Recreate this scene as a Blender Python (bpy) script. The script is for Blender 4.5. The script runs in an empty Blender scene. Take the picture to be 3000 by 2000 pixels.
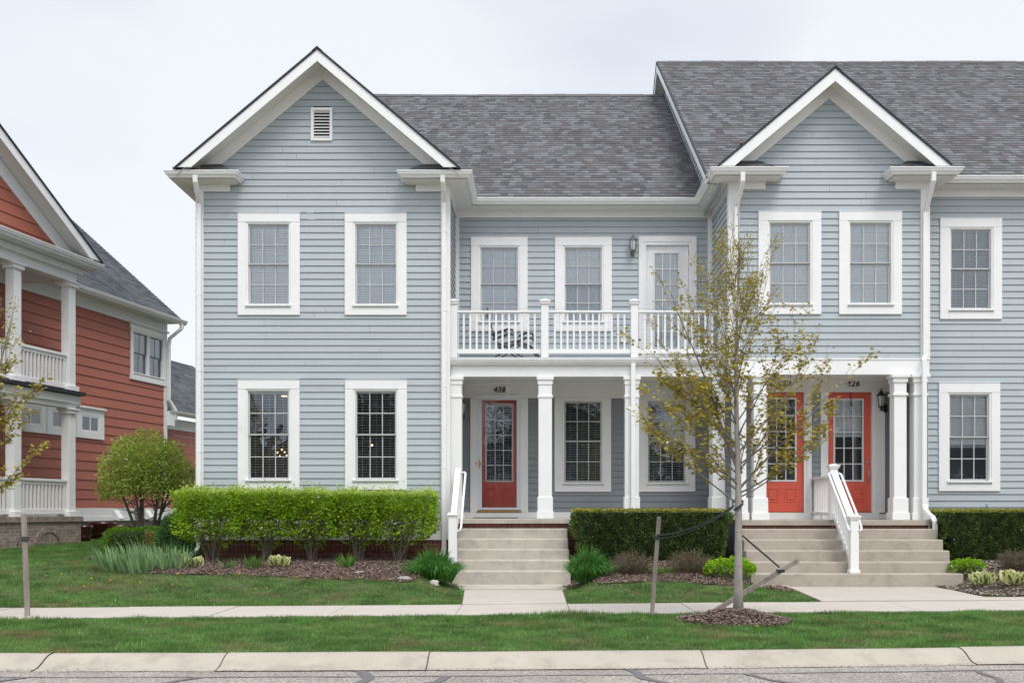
import bpy, math, random
import numpy as np
from mathutils import Vector, Matrix

random.seed(7)
rng = np.random.default_rng(7)
SC = bpy.context.scene
COL = SC.collection
F = 3209.0            # focal length in photo pixels (3000 px wide)
CX, CY, EYE = 1560.0, 1493.0, 1.5

# ------------------------------------------------------------------ camera
cam_d = bpy.data.cameras.new("camera")
cam = bpy.data.objects.new("camera", cam_d)
COL.objects.link(cam)
cam.location = (0, 0, EYE)
cam.rotation_euler = (math.radians(90), 0, 0)
cam_d.sensor_width = 36.0
cam_d.lens = 36.0 * F / 3000.0
cam_d.shift_x = (1500 - CX) / 3000.0
cam_d.shift_y = (CY - 1000) / 3000.0
cam_d.clip_start = 0.1
cam_d.clip_end = 2000
SC.camera = cam

# ------------------------------------------------------------------ light
SUN_EL, SUN_AZ = math.radians(58), math.radians(152)
world = bpy.data.worlds.new("World")
SC.world = world
world.use_nodes = True
wn, wl = world.node_tree.nodes, world.node_tree.links
wn.clear()
w_out = wn.new("ShaderNodeOutputWorld")
w_mix = wn.new("ShaderNodeMixShader")
w_sky = wn.new("ShaderNodeTexSky")
w_sky.sky_type = 'NISHITA'
w_sky.sun_disc = False
w_sky.sun_elevation = SUN_EL
w_sky.sun_rotation = SUN_AZ
w_b1 = wn.new("ShaderNodeBackground"); w_b1.inputs[1].default_value = 0.12
w_b2 = wn.new("ShaderNodeBackground"); w_b2.inputs[1].default_value = 1.0
w_mix.inputs[0].default_value = 0.9
w_tc = wn.new("ShaderNodeTexCoord")
w_sep = wn.new("ShaderNodeSeparateXYZ")
w_map = wn.new("ShaderNodeMapping"); w_map.inputs[3].default_value = (1.0, 1.0, 2.6)
w_no = wn.new("ShaderNodeTexNoise"); w_no.inputs["Scale"].default_value = 1.5; w_no.inputs["Detail"].default_value = 4; w_no.inputs["Roughness"].default_value = 0.45
w_rp = wn.new("ShaderNodeValToRGB")
w_rp.color_ramp.elements[0].position = 0.40; w_rp.color_ramp.elements[0].color = (0.70, 0.755, 0.86, 1)
w_rp.color_ramp.elements[1].position = 0.56; w_rp.color_ramp.elements[1].color = (0.91, 0.935, 0.965, 1)
w_gr = wn.new("ShaderNodeMapRange")          # overcast dome: the zenith is brighter than the horizon
w_gr.inputs[1].default_value = 0.42; w_gr.inputs[2].default_value = 1.0
w_gr.inputs[3].default_value = 0.85; w_gr.inputs[4].default_value = 2.0
w_gy = wn.new("ShaderNodeMapRange")          # brighter cloud on the sun's side
w_gy.inputs[1].default_value = 0.0; w_gy.inputs[2].default_value = -1.0
w_gy.inputs[3].default_value = 1.0; w_gy.inputs[4].default_value = 1.40
w_m = wn.new("ShaderNodeMath"); w_m.operation = 'MULTIPLY'
w_vm = wn.new("ShaderNodeVectorMath"); w_vm.operation = 'SCALE'
wl.new(w_tc.outputs["Generated"], w_sep.inputs[0]); wl.new(w_tc.outputs["Generated"], w_map.inputs[0])
wl.new(w_map.outputs[0], w_no.inputs[0]); wl.new(w_no.outputs[0], w_rp.inputs[0])
wl.new(w_sep.outputs[2], w_gr.inputs[0]); wl.new(w_sep.outputs[1], w_gy.inputs[0])
wl.new(w_gr.outputs[0], w_m.inputs[0]); wl.new(w_gy.outputs[0], w_m.inputs[1])
wl.new(w_rp.outputs[0], w_vm.inputs[0]); wl.new(w_m.outputs[0], w_vm.inputs["Scale"])
wl.new(w_vm.outputs[0], w_b2.inputs[0]); wl.new(w_sky.outputs[0], w_b1.inputs[0])
wl.new(w_b1.outputs[0], w_mix.inputs[1]); wl.new(w_b2.outputs[0], w_mix.inputs[2])
wl.new(w_mix.outputs[0], w_out.inputs[0])

sun_d = bpy.data.lights.new("sun", 'SUN')
sun_d.energy = 1.5
sun_d.angle = math.radians(22)
sun_d.color = (1.0, 0.965, 0.92)
sun = bpy.data.objects.new("sun", sun_d)
COL.objects.link(sun)
sv = Vector((math.sin(SUN_AZ) * math.cos(SUN_EL), math.cos(SUN_AZ) * math.cos(SUN_EL), math.sin(SUN_EL)))
sun.rotation_euler = sv.to_track_quat('Z', 'Y').to_euler()

SC.view_settings.view_transform = 'Standard'
SC.view_settings.look = 'None'
SC.view_settings.gamma = 1.0
SC.view_settings.exposure = 0.32
SC.render.engine = 'CYCLES'
SC.cycles.max_bounces = 8
SC.cycles.transparent_max_bounces = 16
SC.cycles.use_denoising = True

# ------------------------------------------------------------------ measuring helpers
def X(px, Y): return (px - CX) * Y / F
def Z(py, Y): return EYE + (CY - py) * Y / F

def sst(a, b, x):
    t = min(1.0, max(0.0, (x - a) / (b - a)))
    return t * t * (3 - 2 * t)

def curbY(x):
    x = min(9.0, max(-9.0, x))
    return 10.70 + 0.050 * x + 0.006 * x * x
def walkFar(x): return 15.72 + 0.085 * max(-14, min(14, x))
def walkNear(x): return walkFar(x) - 1.55

def gz(x, y):
    """height of the ground"""
    yc = curbY(x)
    if y < yc + 0.02: return -0.06
    wn_, wf = walkNear(x), walkFar(x)
    if y <= wn_: return 0.105 + 0.03 * (y - yc) / (wn_ - yc)
    if y <= wf: return 0.135
    flat = 0.135 + 0.02 * sst(wf, 19.5, y)
    rise = 0.15 + 0.41 * sst(16.0, 20.4, y) + 0.14 * sst(21.5, 27, y)
    if x < -5: rise -= 0.0
    k = 0.0
    k = max(k, sst(-1.95, -1.35, x) * (1 - sst(0.68, 1.15, x)))
    k = max(k, sst(3.35, 3.95, x) * (1 - sst(7.3, 7.9, x)))
    if y > 20.4: k *= 1
    return rise * (1 - k) + flat * k

def G(px, py):
    """point of the ground under a photo pixel"""
    lo, hi = 9.0, 60.0
    for Y in np.arange(9.0, 45.0, 0.02):
        if Z(py, Y) <= gz(X(px, Y), Y):
            return Vector((X(px, Y), Y, gz(X(px, Y), Y)))
    return Vector((X(px, 30), 30, 0.7))

# ------------------------------------------------------------------ materials
MATS = {}
def nt(m):
    m.use_nodes = True
    return m.node_tree.nodes, m.node_tree.links
def new_mat(name):
    m = bpy.data.materials.new(name); MATS[name] = m
    n, l = nt(m)
    return m, n, l, n["Principled BSDF"]

def mat_plain(name, col, rough=0.6, var=0.06, scale=6.0, bump=0.0, bscale=60.0, metal=0.0, spec=0.4, stretch=None, dirt=None, board=0.0):
    m, n, l, b = new_mat(name)
    b.inputs["Roughness"].default_value = rough
    b.inputs["Metallic"].default_value = metal
    b.inputs["Specular IOR Level"].default_value = spec
    tc = n.new("ShaderNodeTexCoord"); mp = n.new("ShaderNodeMapping")
    if stretch: mp.inputs[3].default_value = stretch
    no = n.new("ShaderNodeTexNoise"); no.inputs["Scale"].default_value = scale; no.inputs["Detail"].default_value = 5; no.inputs["Roughness"].default_value = 0.6
    rp = n.new("ShaderNodeValToRGB")
    a = [max(0, c * (1 - var)) for c in col]; c2 = [min(1, c * (1 + var)) for c in col]
    rp.color_ramp.elements[0].position = 0.3; rp.color_ramp.elements[0].color = (*a, 1)
    rp.color_ramp.elements[1].position = 0.7; rp.color_ramp.elements[1].color = (*c2, 1)
    l.new(tc.outputs["Object"], mp.inputs[0]); l.new(mp.outputs[0], no.inputs[0]); l.new(no.outputs[0], rp.inputs[0])
    src = rp.outputs[0]
    if dirt:
        dcol, dscale, lo, hi, amt = dirt
        n2 = n.new("ShaderNodeTexNoise"); n2.inputs["Scale"].default_value = dscale; n2.inputs["Detail"].default_value = 8; n2.inputs["Roughness"].default_value = 0.7
        l.new(tc.outputs["Object"], n2.inputs[0])
        mr = n.new("ShaderNodeMapRange"); mr.inputs[1].default_value = lo; mr.inputs[2].default_value = hi; mr.inputs[4].default_value = amt
        l.new(n2.outputs[0], mr.inputs[0])
        mx = n.new("ShaderNodeMix"); mx.data_type = 'RGBA'; mx.inputs[7].default_value = (*dcol, 1)
        l.new(mr.outputs[0], mx.inputs[0]); l.new(src, mx.inputs[6]); src = mx.outputs[2]
    if board:
        ge = n.new("ShaderNodeNewGeometry"); mr = n.new("ShaderNodeMapRange"); mr.inputs[3].default_value = 1 - board; mr.inputs[4].default_value = 1 + board
        l.new(ge.outputs["Random Per Island"], mr.inputs[0]); vm = n.new("ShaderNodeVectorMath"); vm.operation = 'SCALE'
        l.new(src, vm.inputs[0]); l.new(mr.outputs[0], vm.inputs["Scale"]); src = vm.outputs[0]
    l.new(src, b.inputs["Base Color"])
    if bump:
        nb = n.new("ShaderNodeTexNoise"); nb.inputs["Scale"].default_value = bscale; nb.inputs["Detail"].default_value = 4
        bp = n.new("ShaderNodeBump"); bp.inputs["Strength"].default_value = bump; bp.inputs["Distance"].default_value = 0.01
        l.new(mp.outputs[0], nb.inputs[0]); l.new(nb.outputs[0], bp.inputs["Height"]); l.new(bp.outputs[0], b.inputs["Normal"])
    return m

def mat_leaf(name, cols, trans=0.35, rough=0.5, patch=None, spec=0.3, tone=None):
    """leaf-like material: every separate leaf takes its own colour from the ramp"""
    m, n, l, b = new_mat(name)
    ge = n.new("ShaderNodeNewGeometry")
    rp = n.new("ShaderNodeValToRGB")
    els = rp.color_ramp.elements
    for i, c in enumerate(cols):
        p = i / (len(cols) - 1)
        e = els[0] if i == 0 else (els[1] if i == len(cols) - 1 else els.new(p))
        e.position = p; e.color = (*c, 1)
    l.new(ge.outputs["Random Per Island"], rp.inputs[0])
    src = rp.outputs[0]
    if patch:
        pcol, ps, lo, hi, amt = patch
        tc = n.new("ShaderNodeTexCoord"); no = n.new("ShaderNodeTexNoise")
        no.inputs["Scale"].default_value = ps; no.inputs["Detail"].default_value = 6; no.inputs["Roughness"].default_value = 0.65
        mr = n.new("ShaderNodeMapRange"); mr.inputs[1].default_value = lo; mr.inputs[2].default_value = hi; mr.inputs[4].default_value = amt
        l.new(tc.outputs["Object"], no.inputs[0]); l.new(no.outputs[0], mr.inputs[0])
        mx = n.new("ShaderNodeMix"); mx.data_type = 'RGBA'; mx.inputs[7].default_value = (*pcol, 1)
        l.new(mr.outputs[0], mx.inputs[0]); l.new(src, mx.inputs[6]); src = mx.outputs[2]
    if tone:
        tc = n.new("ShaderNodeTexCoord"); no = n.new("ShaderNodeTexNoise"); no.inputs["Scale"].default_value = tone[0]; no.inputs["Detail"].default_value = 5; no.inputs["Roughness"].default_value = 0.6
        mr = n.new("ShaderNodeMapRange"); mr.inputs[1].default_value = 0.35; mr.inputs[2].default_value = 0.65; mr.inputs[3].default_value = tone[1]; mr.inputs[4].default_value = tone[2]
        l.new(tc.outputs["Object"], no.inputs[0]); l.new(no.outputs[0], mr.inputs[0])
        vm = n.new("ShaderNodeVectorMath"); vm.operation = 'SCALE'; l.new(src, vm.inputs[0]); l.new(mr.outputs[0], vm.inputs["Scale"]); src = vm.outputs[0]
    b.inputs["Roughness"].default_value = rough
    b.inputs["Specular IOR Level"].default_value = spec
    l.new(src, b.inputs["Base Color"])
    tr = n.new("ShaderNodeBsdfTranslucent"); ms = n.new("ShaderNodeMixShader"); ms.inputs[0].default_value = trans
    l.new(src, tr.inputs[0]); l.new(b.outputs[0], ms.inputs[1]); l.new(tr.outputs[0], ms.inputs[2])
    l.new(ms.outputs[0], n["Material Output"].inputs[0])
    return m

def mat_glass(name, tint=(0.93, 0.96, 0.97), refl=0.085, wav=0.10):
    m, n, l, b = new_mat(name)
    n.remove(b)
    t = n.new("ShaderNodeBsdfTransparent"); t.inputs[0].default_value = (*tint, 1)
    g = n.new("ShaderNodeBsdfGlossy"); g.inputs["Roughness"].default_value = 0.01; g.inputs[0].default_value = (0.9, 0.95, 1.0, 1)
    fr = n.new("ShaderNodeFresnel"); fr.inputs[0].default_value = 1.5
    ad = n.new("ShaderNodeMath"); ad.operation = 'ADD'; ad.inputs[1].default_value = refl; ad.use_clamp = True
    tc = n.new("ShaderNodeTexCoord"); no = n.new("ShaderNodeTexNoise"); no.inputs["Scale"].default_value = 2.0
    bp = n.new("ShaderNodeBump"); bp.inputs["Strength"].default_value = wav; bp.inputs["Distance"].default_value = 0.05
    l.new(tc.outputs["Object"], no.inputs[0]); l.new(no.outputs[0], bp.inputs["Height"]); l.new(bp.outputs[0], g.inputs["Normal"])
    ms = n.new("ShaderNodeMixShader")
    l.new(fr.outputs[0], ad.inputs[0]); l.new(ad.outputs[0], ms.inputs[0])
    l.new(t.outputs[0], ms.inputs[1]); l.new(g.outputs[0], ms.inputs[2]); l.new(ms.outputs[0], n["Material Output"].inputs[0])
    return m

def mat_emit(name, col, s):
    m, n, l, b = new_mat(name)
    b.inputs["Base Color"].default_value = (*col, 1)
    b.inputs["Emission Color"].default_value = (*col, 1); b.inputs["Emission Strength"].default_value = s
    return m

def mat_brick(name, c1, c2, mortar, bw=0.215, bh=0.075, soldier=False, coord="Object", rotx=True):
    m, n, l, b = new_mat(name)
    tc = n.new("ShaderNodeTexCoord"); sp = n.new("ShaderNodeSeparateXYZ"); cb = n.new("ShaderNodeCombineXYZ")
    l.new(tc.outputs["Object"], sp.inputs[0])
    ad = n.new("ShaderNodeMath"); ad.operation = 'ADD'
    l.new(sp.outputs[0], ad.inputs[0]); l.new(sp.outputs[1], ad.inputs[1])
    l.new(ad.outputs[0], cb.inputs[0]); l.new(sp.outputs[2], cb.inputs[1])
    br = n.new("ShaderNodeTexBrick")
    br.inputs["Color1"].default_value = (*c1, 1); br.inputs["Color2"].default_value = (*c2, 1); br.inputs["Mortar"].default_value = (*mortar, 1)
    br.inputs["Scale"].default_value = 1.0; br.inputs["Mortar Size"].default_value = 0.006; br.inputs["Mortar Smooth"].default_value = 0.2
    br.inputs["Brick Width"].default_value = bw; br.inputs["Row Height"].default_value = bh
    if soldier: br.offset = 0.0
    l.new(cb.outputs[0], br.inputs[0])
    no = n.new("ShaderNodeTexNoise"); no.inputs["Scale"].default_value = 14; no.inputs["Detail"].default_value = 5
    l.new(tc.outputs["Object"], no.inputs[0])
    mr = n.new("ShaderNodeMapRange"); mr.inputs[1].default_value = 0.3; mr.inputs[2].default_value = 0.7; mr.inputs[3].default_value = 0.75; mr.inputs[4].default_value = 1.2
    l.new(no.outputs[0], mr.inputs[0])
    vm = n.new("ShaderNodeVectorMath"); vm.operation = 'SCALE'
    l.new(br.outputs[0], vm.inputs[0]); l.new(mr.outputs[0], vm.inputs["Scale"]); l.new(vm.outputs[0], b.inputs["Base Color"])
    bp = n.new("ShaderNodeBump"); bp.inputs["Strength"].default_value = 0.6; bp.inputs["Distance"].default_value = 0.008; bp.invert = True
    l.new(br.outputs["Fac"], bp.inputs["Height"]); l.new(bp.outputs[0], b.inputs["Normal"])
    b.inputs["Roughness"].default_value = 0.85
    return m

def mat_shingle(name, cols, tab=0.155, row=0.175):
    """architectural shingles: the geometry has the laps, this gives each tab its own grey"""
    m, n, l, b = new_mat(name)
    uv = n.new("ShaderNodeUVMap"); sp = n.new("ShaderNodeSeparateXYZ"); l.new(uv.outputs[0], sp.inputs[0])
    def math_(op, a, bb=None, v=None):
        k = n.new("ShaderNodeMath"); k.operation = op
        l.new(a, k.inputs[0])
        if bb is not None: l.new(bb, k.inputs[1])
        elif v is not None: k.inputs[1].default_value = v
        return k.outputs[0]
    r = math_('FLOOR', math_('DIVIDE', math_('ADD', sp.outputs[1], v=0.002), v=row))
    wn1 = n.new("ShaderNodeTexWhiteNoise"); wn1.noise_dimensions = '1D'; l.new(r, wn1.inputs["W"])
    u = math_('ADD', math_('DIVIDE', sp.outputs[0], v=tab), math_('MULTIPLY', wn1.outputs[0], v=5.0))
    # uneven tab widths
    w2 = math_('MULTIPLY', math_('SINE', math_('ADD', math_('MULTIPLY', u, v=2.1), math_('MULTIPLY', wn1.outputs[0], v=20.0))), v=0.10)
    c = math_('FLOOR', math_('ADD', u, w2))
    cb = n.new("ShaderNodeCombineXYZ"); l.new(c, cb.inputs[0]); l.new(r, cb.inputs[1])
    wn2 = n.new("ShaderNodeTexWhiteNoise"); wn2.noise_dimensions = '2D'; l.new(cb.outputs[0], wn2.inputs[0])
    rp = n.new("ShaderNodeValToRGB"); rp.color_ramp.interpolation = 'CONSTANT'
    els = rp.color_ramp.elements
    for i, cc in enumerate(cols):
        e = els[0] if i == 0 else (els[1] if i == 1 else els.new(i / len(cols)))
        e.position = i / len(cols); e.color = (*cc, 1)
    l.new(wn2.outputs[0], rp.inputs[0])
    no = n.new("ShaderNodeTexNoise"); no.inputs["Scale"].default_value = 0.35; no.inputs["Detail"].default_value = 3
    l.new(uv.outputs[0], no.inputs[0])
    mr = n.new("ShaderNodeMapRange"); mr.inputs[1].default_value = 0.3; mr.inputs[2].default_value = 0.7; mr.inputs[3].default_value = 0.76; mr.inputs[4].default_value = 0.94
    l.new(no.outputs[0], mr.inputs[0])
    vm = n.new("ShaderNodeVectorMath"); vm.operation = 'SCALE'
    l.new(rp.outputs[0], vm.inputs[0]); l.new(mr.outputs[0], vm.inputs["Scale"]); l.new(vm.outputs[0], b.inputs["Base Color"])
    g = n.new("ShaderNodeTexNoise"); g.inputs["Scale"].default_value = 60; l.new(uv.outputs[0], g.inputs[0])
    bp = n.new("ShaderNodeBump"); bp.inputs["Strength"].default_value = 0.4; bp.inputs["Distance"].default_value = 0.01
    l.new(g.outputs[0], bp.inputs["Height"]); l.new(bp.outputs[0], b.inputs["Normal"])
    b.inputs["Roughness"].default_value = 0.9
    return m

WHITE = mat_plain("white_paint", (0.80, 0.80, 0.79), 0.45, 0.025, 3.0, bump=0.05, bscale=80, dirt=((0.50, 0.48, 0.42), 2.6, 0.58, 0.80, 0.30))
GUTTER = mat_plain("gutter_white", (0.80, 0.80, 0.79), 0.35, 0.03, 5.0, dirt=((0.5, 0.49, 0.45), 4.0, 0.6, 0.8, 0.35))
SOFFIT = mat_plain("soffit_white", (0.76, 0.75, 0.72), 0.55, 0.02, 2.0)
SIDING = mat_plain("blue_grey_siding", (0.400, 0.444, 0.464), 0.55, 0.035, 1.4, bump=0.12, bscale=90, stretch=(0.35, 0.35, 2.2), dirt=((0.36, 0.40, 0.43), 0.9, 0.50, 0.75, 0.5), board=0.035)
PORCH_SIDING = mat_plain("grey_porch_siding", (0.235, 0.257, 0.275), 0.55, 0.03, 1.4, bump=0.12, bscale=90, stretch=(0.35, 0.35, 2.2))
RED_SIDING = mat_plain("terracotta_siding", (0.40, 0.126, 0.084), 0.6, 0.05, 1.2, bump=0.12, bscale=90, stretch=(0.3, 0.3, 2.0), board=0.04)
SHINGLE = mat_shingle("grey_shingles", [(0.118, 0.119, 0.126), (0.090, 0.083, 0.085), (0.158, 0.163, 0.170), (0.103, 0.099, 0.104), (0.070, 0.067, 0.072), (0.132, 0.134, 0.141), (0.108, 0.097, 0.098)])
SHINGLE_DK = mat_shingle("slate_shingles", [(0.062, 0.068, 0.082), (0.085, 0.092, 0.108), (0.050, 0.055, 0.067), (0.10, 0.105, 0.12)], tab=0.3, row=0.15)
SHEDGE = mat_plain("shingle_edge", (0.030, 0.036, 0.042), 0.9, 0.3, 20)
SASH = mat_plain("sash_paint", (0.50, 0.51, 0.50), 0.45, 0.03, 4)
SASH_W = mat_plain("muntin_white", (0.74, 0.75, 0.75), 0.4, 0.02, 4)
GLASS = mat_glass("window_glass")
GLASS_DOOR = mat_glass("storm_glass", (0.95, 0.96, 0.96), 0.0, 0.05)
BLIND = mat_plain("blind_slats", (0.88, 0.89, 0.90), 0.5, 0.03, 5)
BLIND_D = mat_plain("blind_slats_grey", (0.52, 0.55, 0.60), 0.5, 0.06, 3)
CURTAIN = mat_plain("sheer_curtain", (0.55, 0.58, 0.60), 0.8, 0.2, 9, stretch=(6, 1, 0.3))
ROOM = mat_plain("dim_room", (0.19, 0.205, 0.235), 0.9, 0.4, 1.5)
DOOR = mat_plain("coral_door_paint", (0.72, 0.125, 0.080), 0.38, 0.03, 3, bump=0.05, bscale=120)
BRASS = mat_plain("brass", (0.55, 0.38, 0.16), 0.3, 0.05, 10, metal=1.0)
NICKEL = mat_plain("satin_nickel", (0.45, 0.45, 0.47), 0.32, 0.05, 10, metal=1.0)
BLACK = mat_plain("black_metal", (0.015, 0.015, 0.018), 0.45, 0.2, 10)
PEWTER = mat_plain("weathered_lamp_metal", (0.16, 0.17, 0.17), 0.5, 0.15, 10, metal=0.4)
LAMPGLASS = mat_plain("lamp_glass", (0.55, 0.57, 0.55), 0.15, 0.15, 20, spec=0.8)
BRICK = mat_brick("red_brick", (0.20, 0.050, 0.035), (0.12, 0.033, 0.026), (0.20, 0.17, 0.14))
BRICK_SOLDIER = mat_brick("red_soldier_brick", (0.20, 0.050, 0.035), (0.12, 0.033, 0.026), (0.20, 0.17, 0.14), bw=0.075, bh=0.215, soldier=True)
TANBRICK = mat_brick("tan_brick", (0.36, 0.285, 0.23), (0.22, 0.17, 0.14), (0.42, 0.37, 0.32))
TANSOLDIER = mat_brick("tan_soldier_brick", (0.33, 0.265, 0.21), (0.20, 0.155, 0.125), (0.38, 0.33, 0.28), bw=0.075, bh=0.25, soldier=True)
STEP_L = mat_plain("pale_step_concrete", (0.47, 0.43, 0.37), 0.85, 0.08, 3.0, bump=0.35, bscale=150, dirt=((0.26, 0.245, 0.23), 3.5, 0.47, 0.72, 0.7))
STEP_R = mat_plain("tan_step_concrete", (0.40, 0.352, 0.295), 0.85, 0.06, 3.0, bump=0.35, bscale=150, dirt=((0.22, 0.19, 0.16), 4, 0.48, 0.75, 0.7))
WALKC = mat_plain("sidewalk_concrete", (0.44, 0.395, 0.350), 0.85, 0.05, 2.0, bump=0.3, bscale=120, dirt=((0.36, 0.33, 0.30), 3, 0.5, 0.8, 0.5))
CURBC = mat_plain("curb_concrete", (0.39, 0.345, 0.290), 0.85, 0.07, 2.0, bump=0.5, bscale=70, dirt=((0.20, 0.17, 0.14), 2.2, 0.50, 0.72, 0.7))
TAR = mat_plain("tar_seal", (0.13, 0.12, 0.125), 0.95, 0.2, 20)
JOINT = mat_plain("joint_gap", (0.07, 0.06, 0.05), 0.95, 0.3, 30)
SOIL = mat_plain("lawn_soil", (0.075, 0.085, 0.032), 1.0, 0.35, 3.0, dirt=((0.16, 0.12, 0.06), 1.3, 0.5, 0.75, 0.7))
MULCH = mat_plain("mulch_base", (0.10, 0.065, 0.047), 1.0, 0.4, 30, bump=1.0, bscale=60)
CHIP = mat_leaf("mulch_chips", [(0.106, 0.072, 0.059), (0.235, 0.167, 0.134), (0.424, 0.334, 0.276), (0.176, 0.117, 0.097), (0.648, 0.556, 0.475), (0.283, 0.21, 0.174)], 0.0, 0.9)
CHIP_DK = mat_leaf("dark_mulch_chips", [(0.05, 0.036, 0.030), (0.10, 0.072, 0.058), (0.24, 0.185, 0.15), (0.07, 0.05, 0.04), (0.48, 0.42, 0.35)], 0.0, 0.9)
GRASS = mat_leaf("grass_blades", [(0.064, 0.198, 0.037), (0.098, 0.279, 0.053), (0.134, 0.346, 0.065), (0.08, 0.236, 0.05), (0.216, 0.356, 0.098)], 0.4, 0.45, patch=((0.33, 0.26, 0.13), 1.2, 0.52, 0.70, 0.8), tone=(2.6, 0.60, 1.25))
BARK = mat_plain("grey_bark", (0.33, 0.30, 0.28), 0.9, 0.22, 9, bump=0.5, bscale=40, stretch=(1, 1, 0.4))
LIMB = mat_plain("dark_grey_limb", (0.185, 0.16, 0.155), 0.9, 0.2, 12)
BARK_D = mat_plain("brown_bark", (0.13, 0.10, 0.08), 0.9, 0.25, 12, bump=0.5, bscale=40)
STEMS = mat_plain("shrub_stems", (0.20, 0.155, 0.13), 0.9, 0.25, 12)
WOOD = mat_plain("weathered_wood", (0.30, 0.255, 0.225), 0.9, 0.25, 5, bump=0.5, bscale=50, stretch=(4, 4, 0.5), dirt=((0.09, 0.08, 0.10), 5, 0.56, 0.7, 0.8))
STRAP = mat_plain("dark_green_strap", (0.035, 0.05, 0.045), 0.8, 0.2, 10)
MAPLE = mat_leaf("maple_leaves", [(0.417, 0.312, 0.05), (0.578, 0.415, 0.086), (0.738, 0.403, 0.158), (0.482, 0.376, 0.058), (0.834, 0.403, 0.229), (0.321, 0.299, 0.043)], 0.3)
EUON = mat_leaf("bright_leaves", [(0.184, 0.35, 0.015), (0.287, 0.466, 0.023), (0.39, 0.581, 0.045), (0.15, 0.285, 0.015), (0.344, 0.508, 0.026)], 0.4, 0.4, tone=(3.2, 0.55, 1.3))
EUON_TOP = mat_leaf("bright_top_leaves", [(0.391, 0.546, 0.058), (0.517, 0.651, 0.091), (0.322, 0.493, 0.039), (0.46, 0.546, 0.156)], 0.4, 0.4)
YEW = mat_leaf("yew_needles", [(0.066, 0.119, 0.022), (0.13, 0.203, 0.029), (0.238, 0.309, 0.044), (0.405, 0.38, 0.055), (0.102, 0.154, 0.026)], 0.15, tone=(3.5, 0.65, 1.25))
YEW_TOP = mat_leaf("yew_new_growth", [(0.272, 0.304, 0.045), (0.51, 0.4, 0.075), (0.119, 0.176, 0.03), (0.374, 0.32, 0.053)], 0.2)
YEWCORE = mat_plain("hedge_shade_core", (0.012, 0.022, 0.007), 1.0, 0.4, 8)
BOX = mat_leaf("boxwood_leaves", [(0.14, 0.286, 0.016), (0.266, 0.429, 0.026), (0.364, 0.52, 0.039), (0.098, 0.195, 0.016)], 0.3)
BOXDRY = mat_leaf("dry_boxwood_leaves", [(0.42, 0.30, 0.11), (0.30, 0.25, 0.07), (0.2, 0.28, 0.04)], 0.3)
CEDAR = mat_leaf("cedar_sprays", [(0.065, 0.192, 0.036), (0.104, 0.264, 0.042), (0.046, 0.132, 0.024)], 0.2)
DOMELEAF = mat_leaf("small_tree_leaves", [(0.308, 0.396, 0.064), (0.475, 0.535, 0.108), (0.665, 0.496, 0.279), (0.238, 0.317, 0.054), (0.38, 0.475, 0.076)], 0.35, tone=(3.5, 0.65, 1.25))
IRIS = mat_leaf("iris_blades", [(0.188, 0.304, 0.157), (0.3, 0.426, 0.214), (0.394, 0.532, 0.242), (0.225, 0.365, 0.142)], 0.2, tone=(3.5, 0.65, 1.25))
DAYLILY = mat_leaf("daylily_blades", [(0.10, 0.28, 0.045), (0.16, 0.40, 0.07), (0.24, 0.52, 0.11), (0.07, 0.20, 0.04)], 0.3, tone=(3.5, 0.65, 1.25))
DAFF = mat_leaf("bulb_blades", [(0.07, 0.19, 0.03), (0.12, 0.26, 0.04), (0.16, 0.30, 0.05)], 0.3)
HOSTA_W = mat_leaf("hosta_cream", [(0.72, 0.70, 0.34), (0.80, 0.78, 0.50), (0.62, 0.66, 0.30)], 0.25)
HOSTA_G = mat_leaf("hosta_green", [(0.14, 0.27, 0.09), (0.20, 0.33, 0.10), (0.10, 0.20, 0.07)], 0.25)
LIME = mat_leaf("lime_leaves", [(0.28, 0.48, 0.02), (0.42, 0.62, 0.035), (0.52, 0.68, 0.06), (0.22, 0.40, 0.02)], 0.35)
SPIREA = mat_leaf("spirea_leaves", [(0.10, 0.20, 0.03), (0.15, 0.26, 0.04), (0.20, 0.22, 0.08), (0.16, 0.12, 0.07)], 0.3)
TWIG = mat_plain("spirea_twigs", (0.15, 0.10, 0.085), 0.9, 0.3, 12)
POT = mat_plain("maroon_glazed_pot", (0.065, 0.012, 0.014), 0.25, 0.2, 4, spec=0.6)
POT_IN = mat_plain("potting_soil", (0.05, 0.035, 0.025), 1, 0.4, 30)
ROCK = mat_plain("grey_rock", (0.30, 0.28, 0.26), 0.9, 0.2, 6, bump=0.6, bscale=30)
PEBBLE = mat_leaf("river_pebbles", [(0.55, 0.52, 0.46), (0.40, 0.38, 0.36), (0.66, 0.62, 0.54), (0.33, 0.30, 0.28), (0.50, 0.42, 0.35)], 0.0, 0.6)
DEAD = mat_leaf("dead_leaves", [(0.28, 0.13, 0.06), (0.18, 0.08, 0.04), (0.38, 0.22, 0.11), (0.10, 0.04, 0.03)], 0.1)
YELLOW = mat_leaf("dandelion_yellow", [(0.80, 0.55, 0.02), (0.85, 0.66, 0.03)], 0.1)
GREENPL = mat_plain("green_plastic", (0.03, 0.12, 0.075), 0.5, 0.1, 5)
DECKM = mat_plain("grey_deck_edge", (0.50, 0.51, 0.52), 0.6, 0.05, 5)
FABRIC = mat_plain("pale_sling_fabric", (0.52, 0.50, 0.52), 0.9, 0.05, 20)
METERG = mat_plain("grey_meter_box", (0.22, 0.26, 0.28), 0.5, 0.05, 5)
WIRE = mat_plain("wire", (0.18, 0.19, 0.20), 0.5, 0.1, 5, metal=0.5)
BIRD = mat_plain("sparrow_brown", (0.22, 0.16, 0.12), 0.9, 0.3, 60)
BIRD_W = mat_plain("sparrow_pale", (0.55, 0.52, 0.48), 0.9, 0.2, 60)
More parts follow.
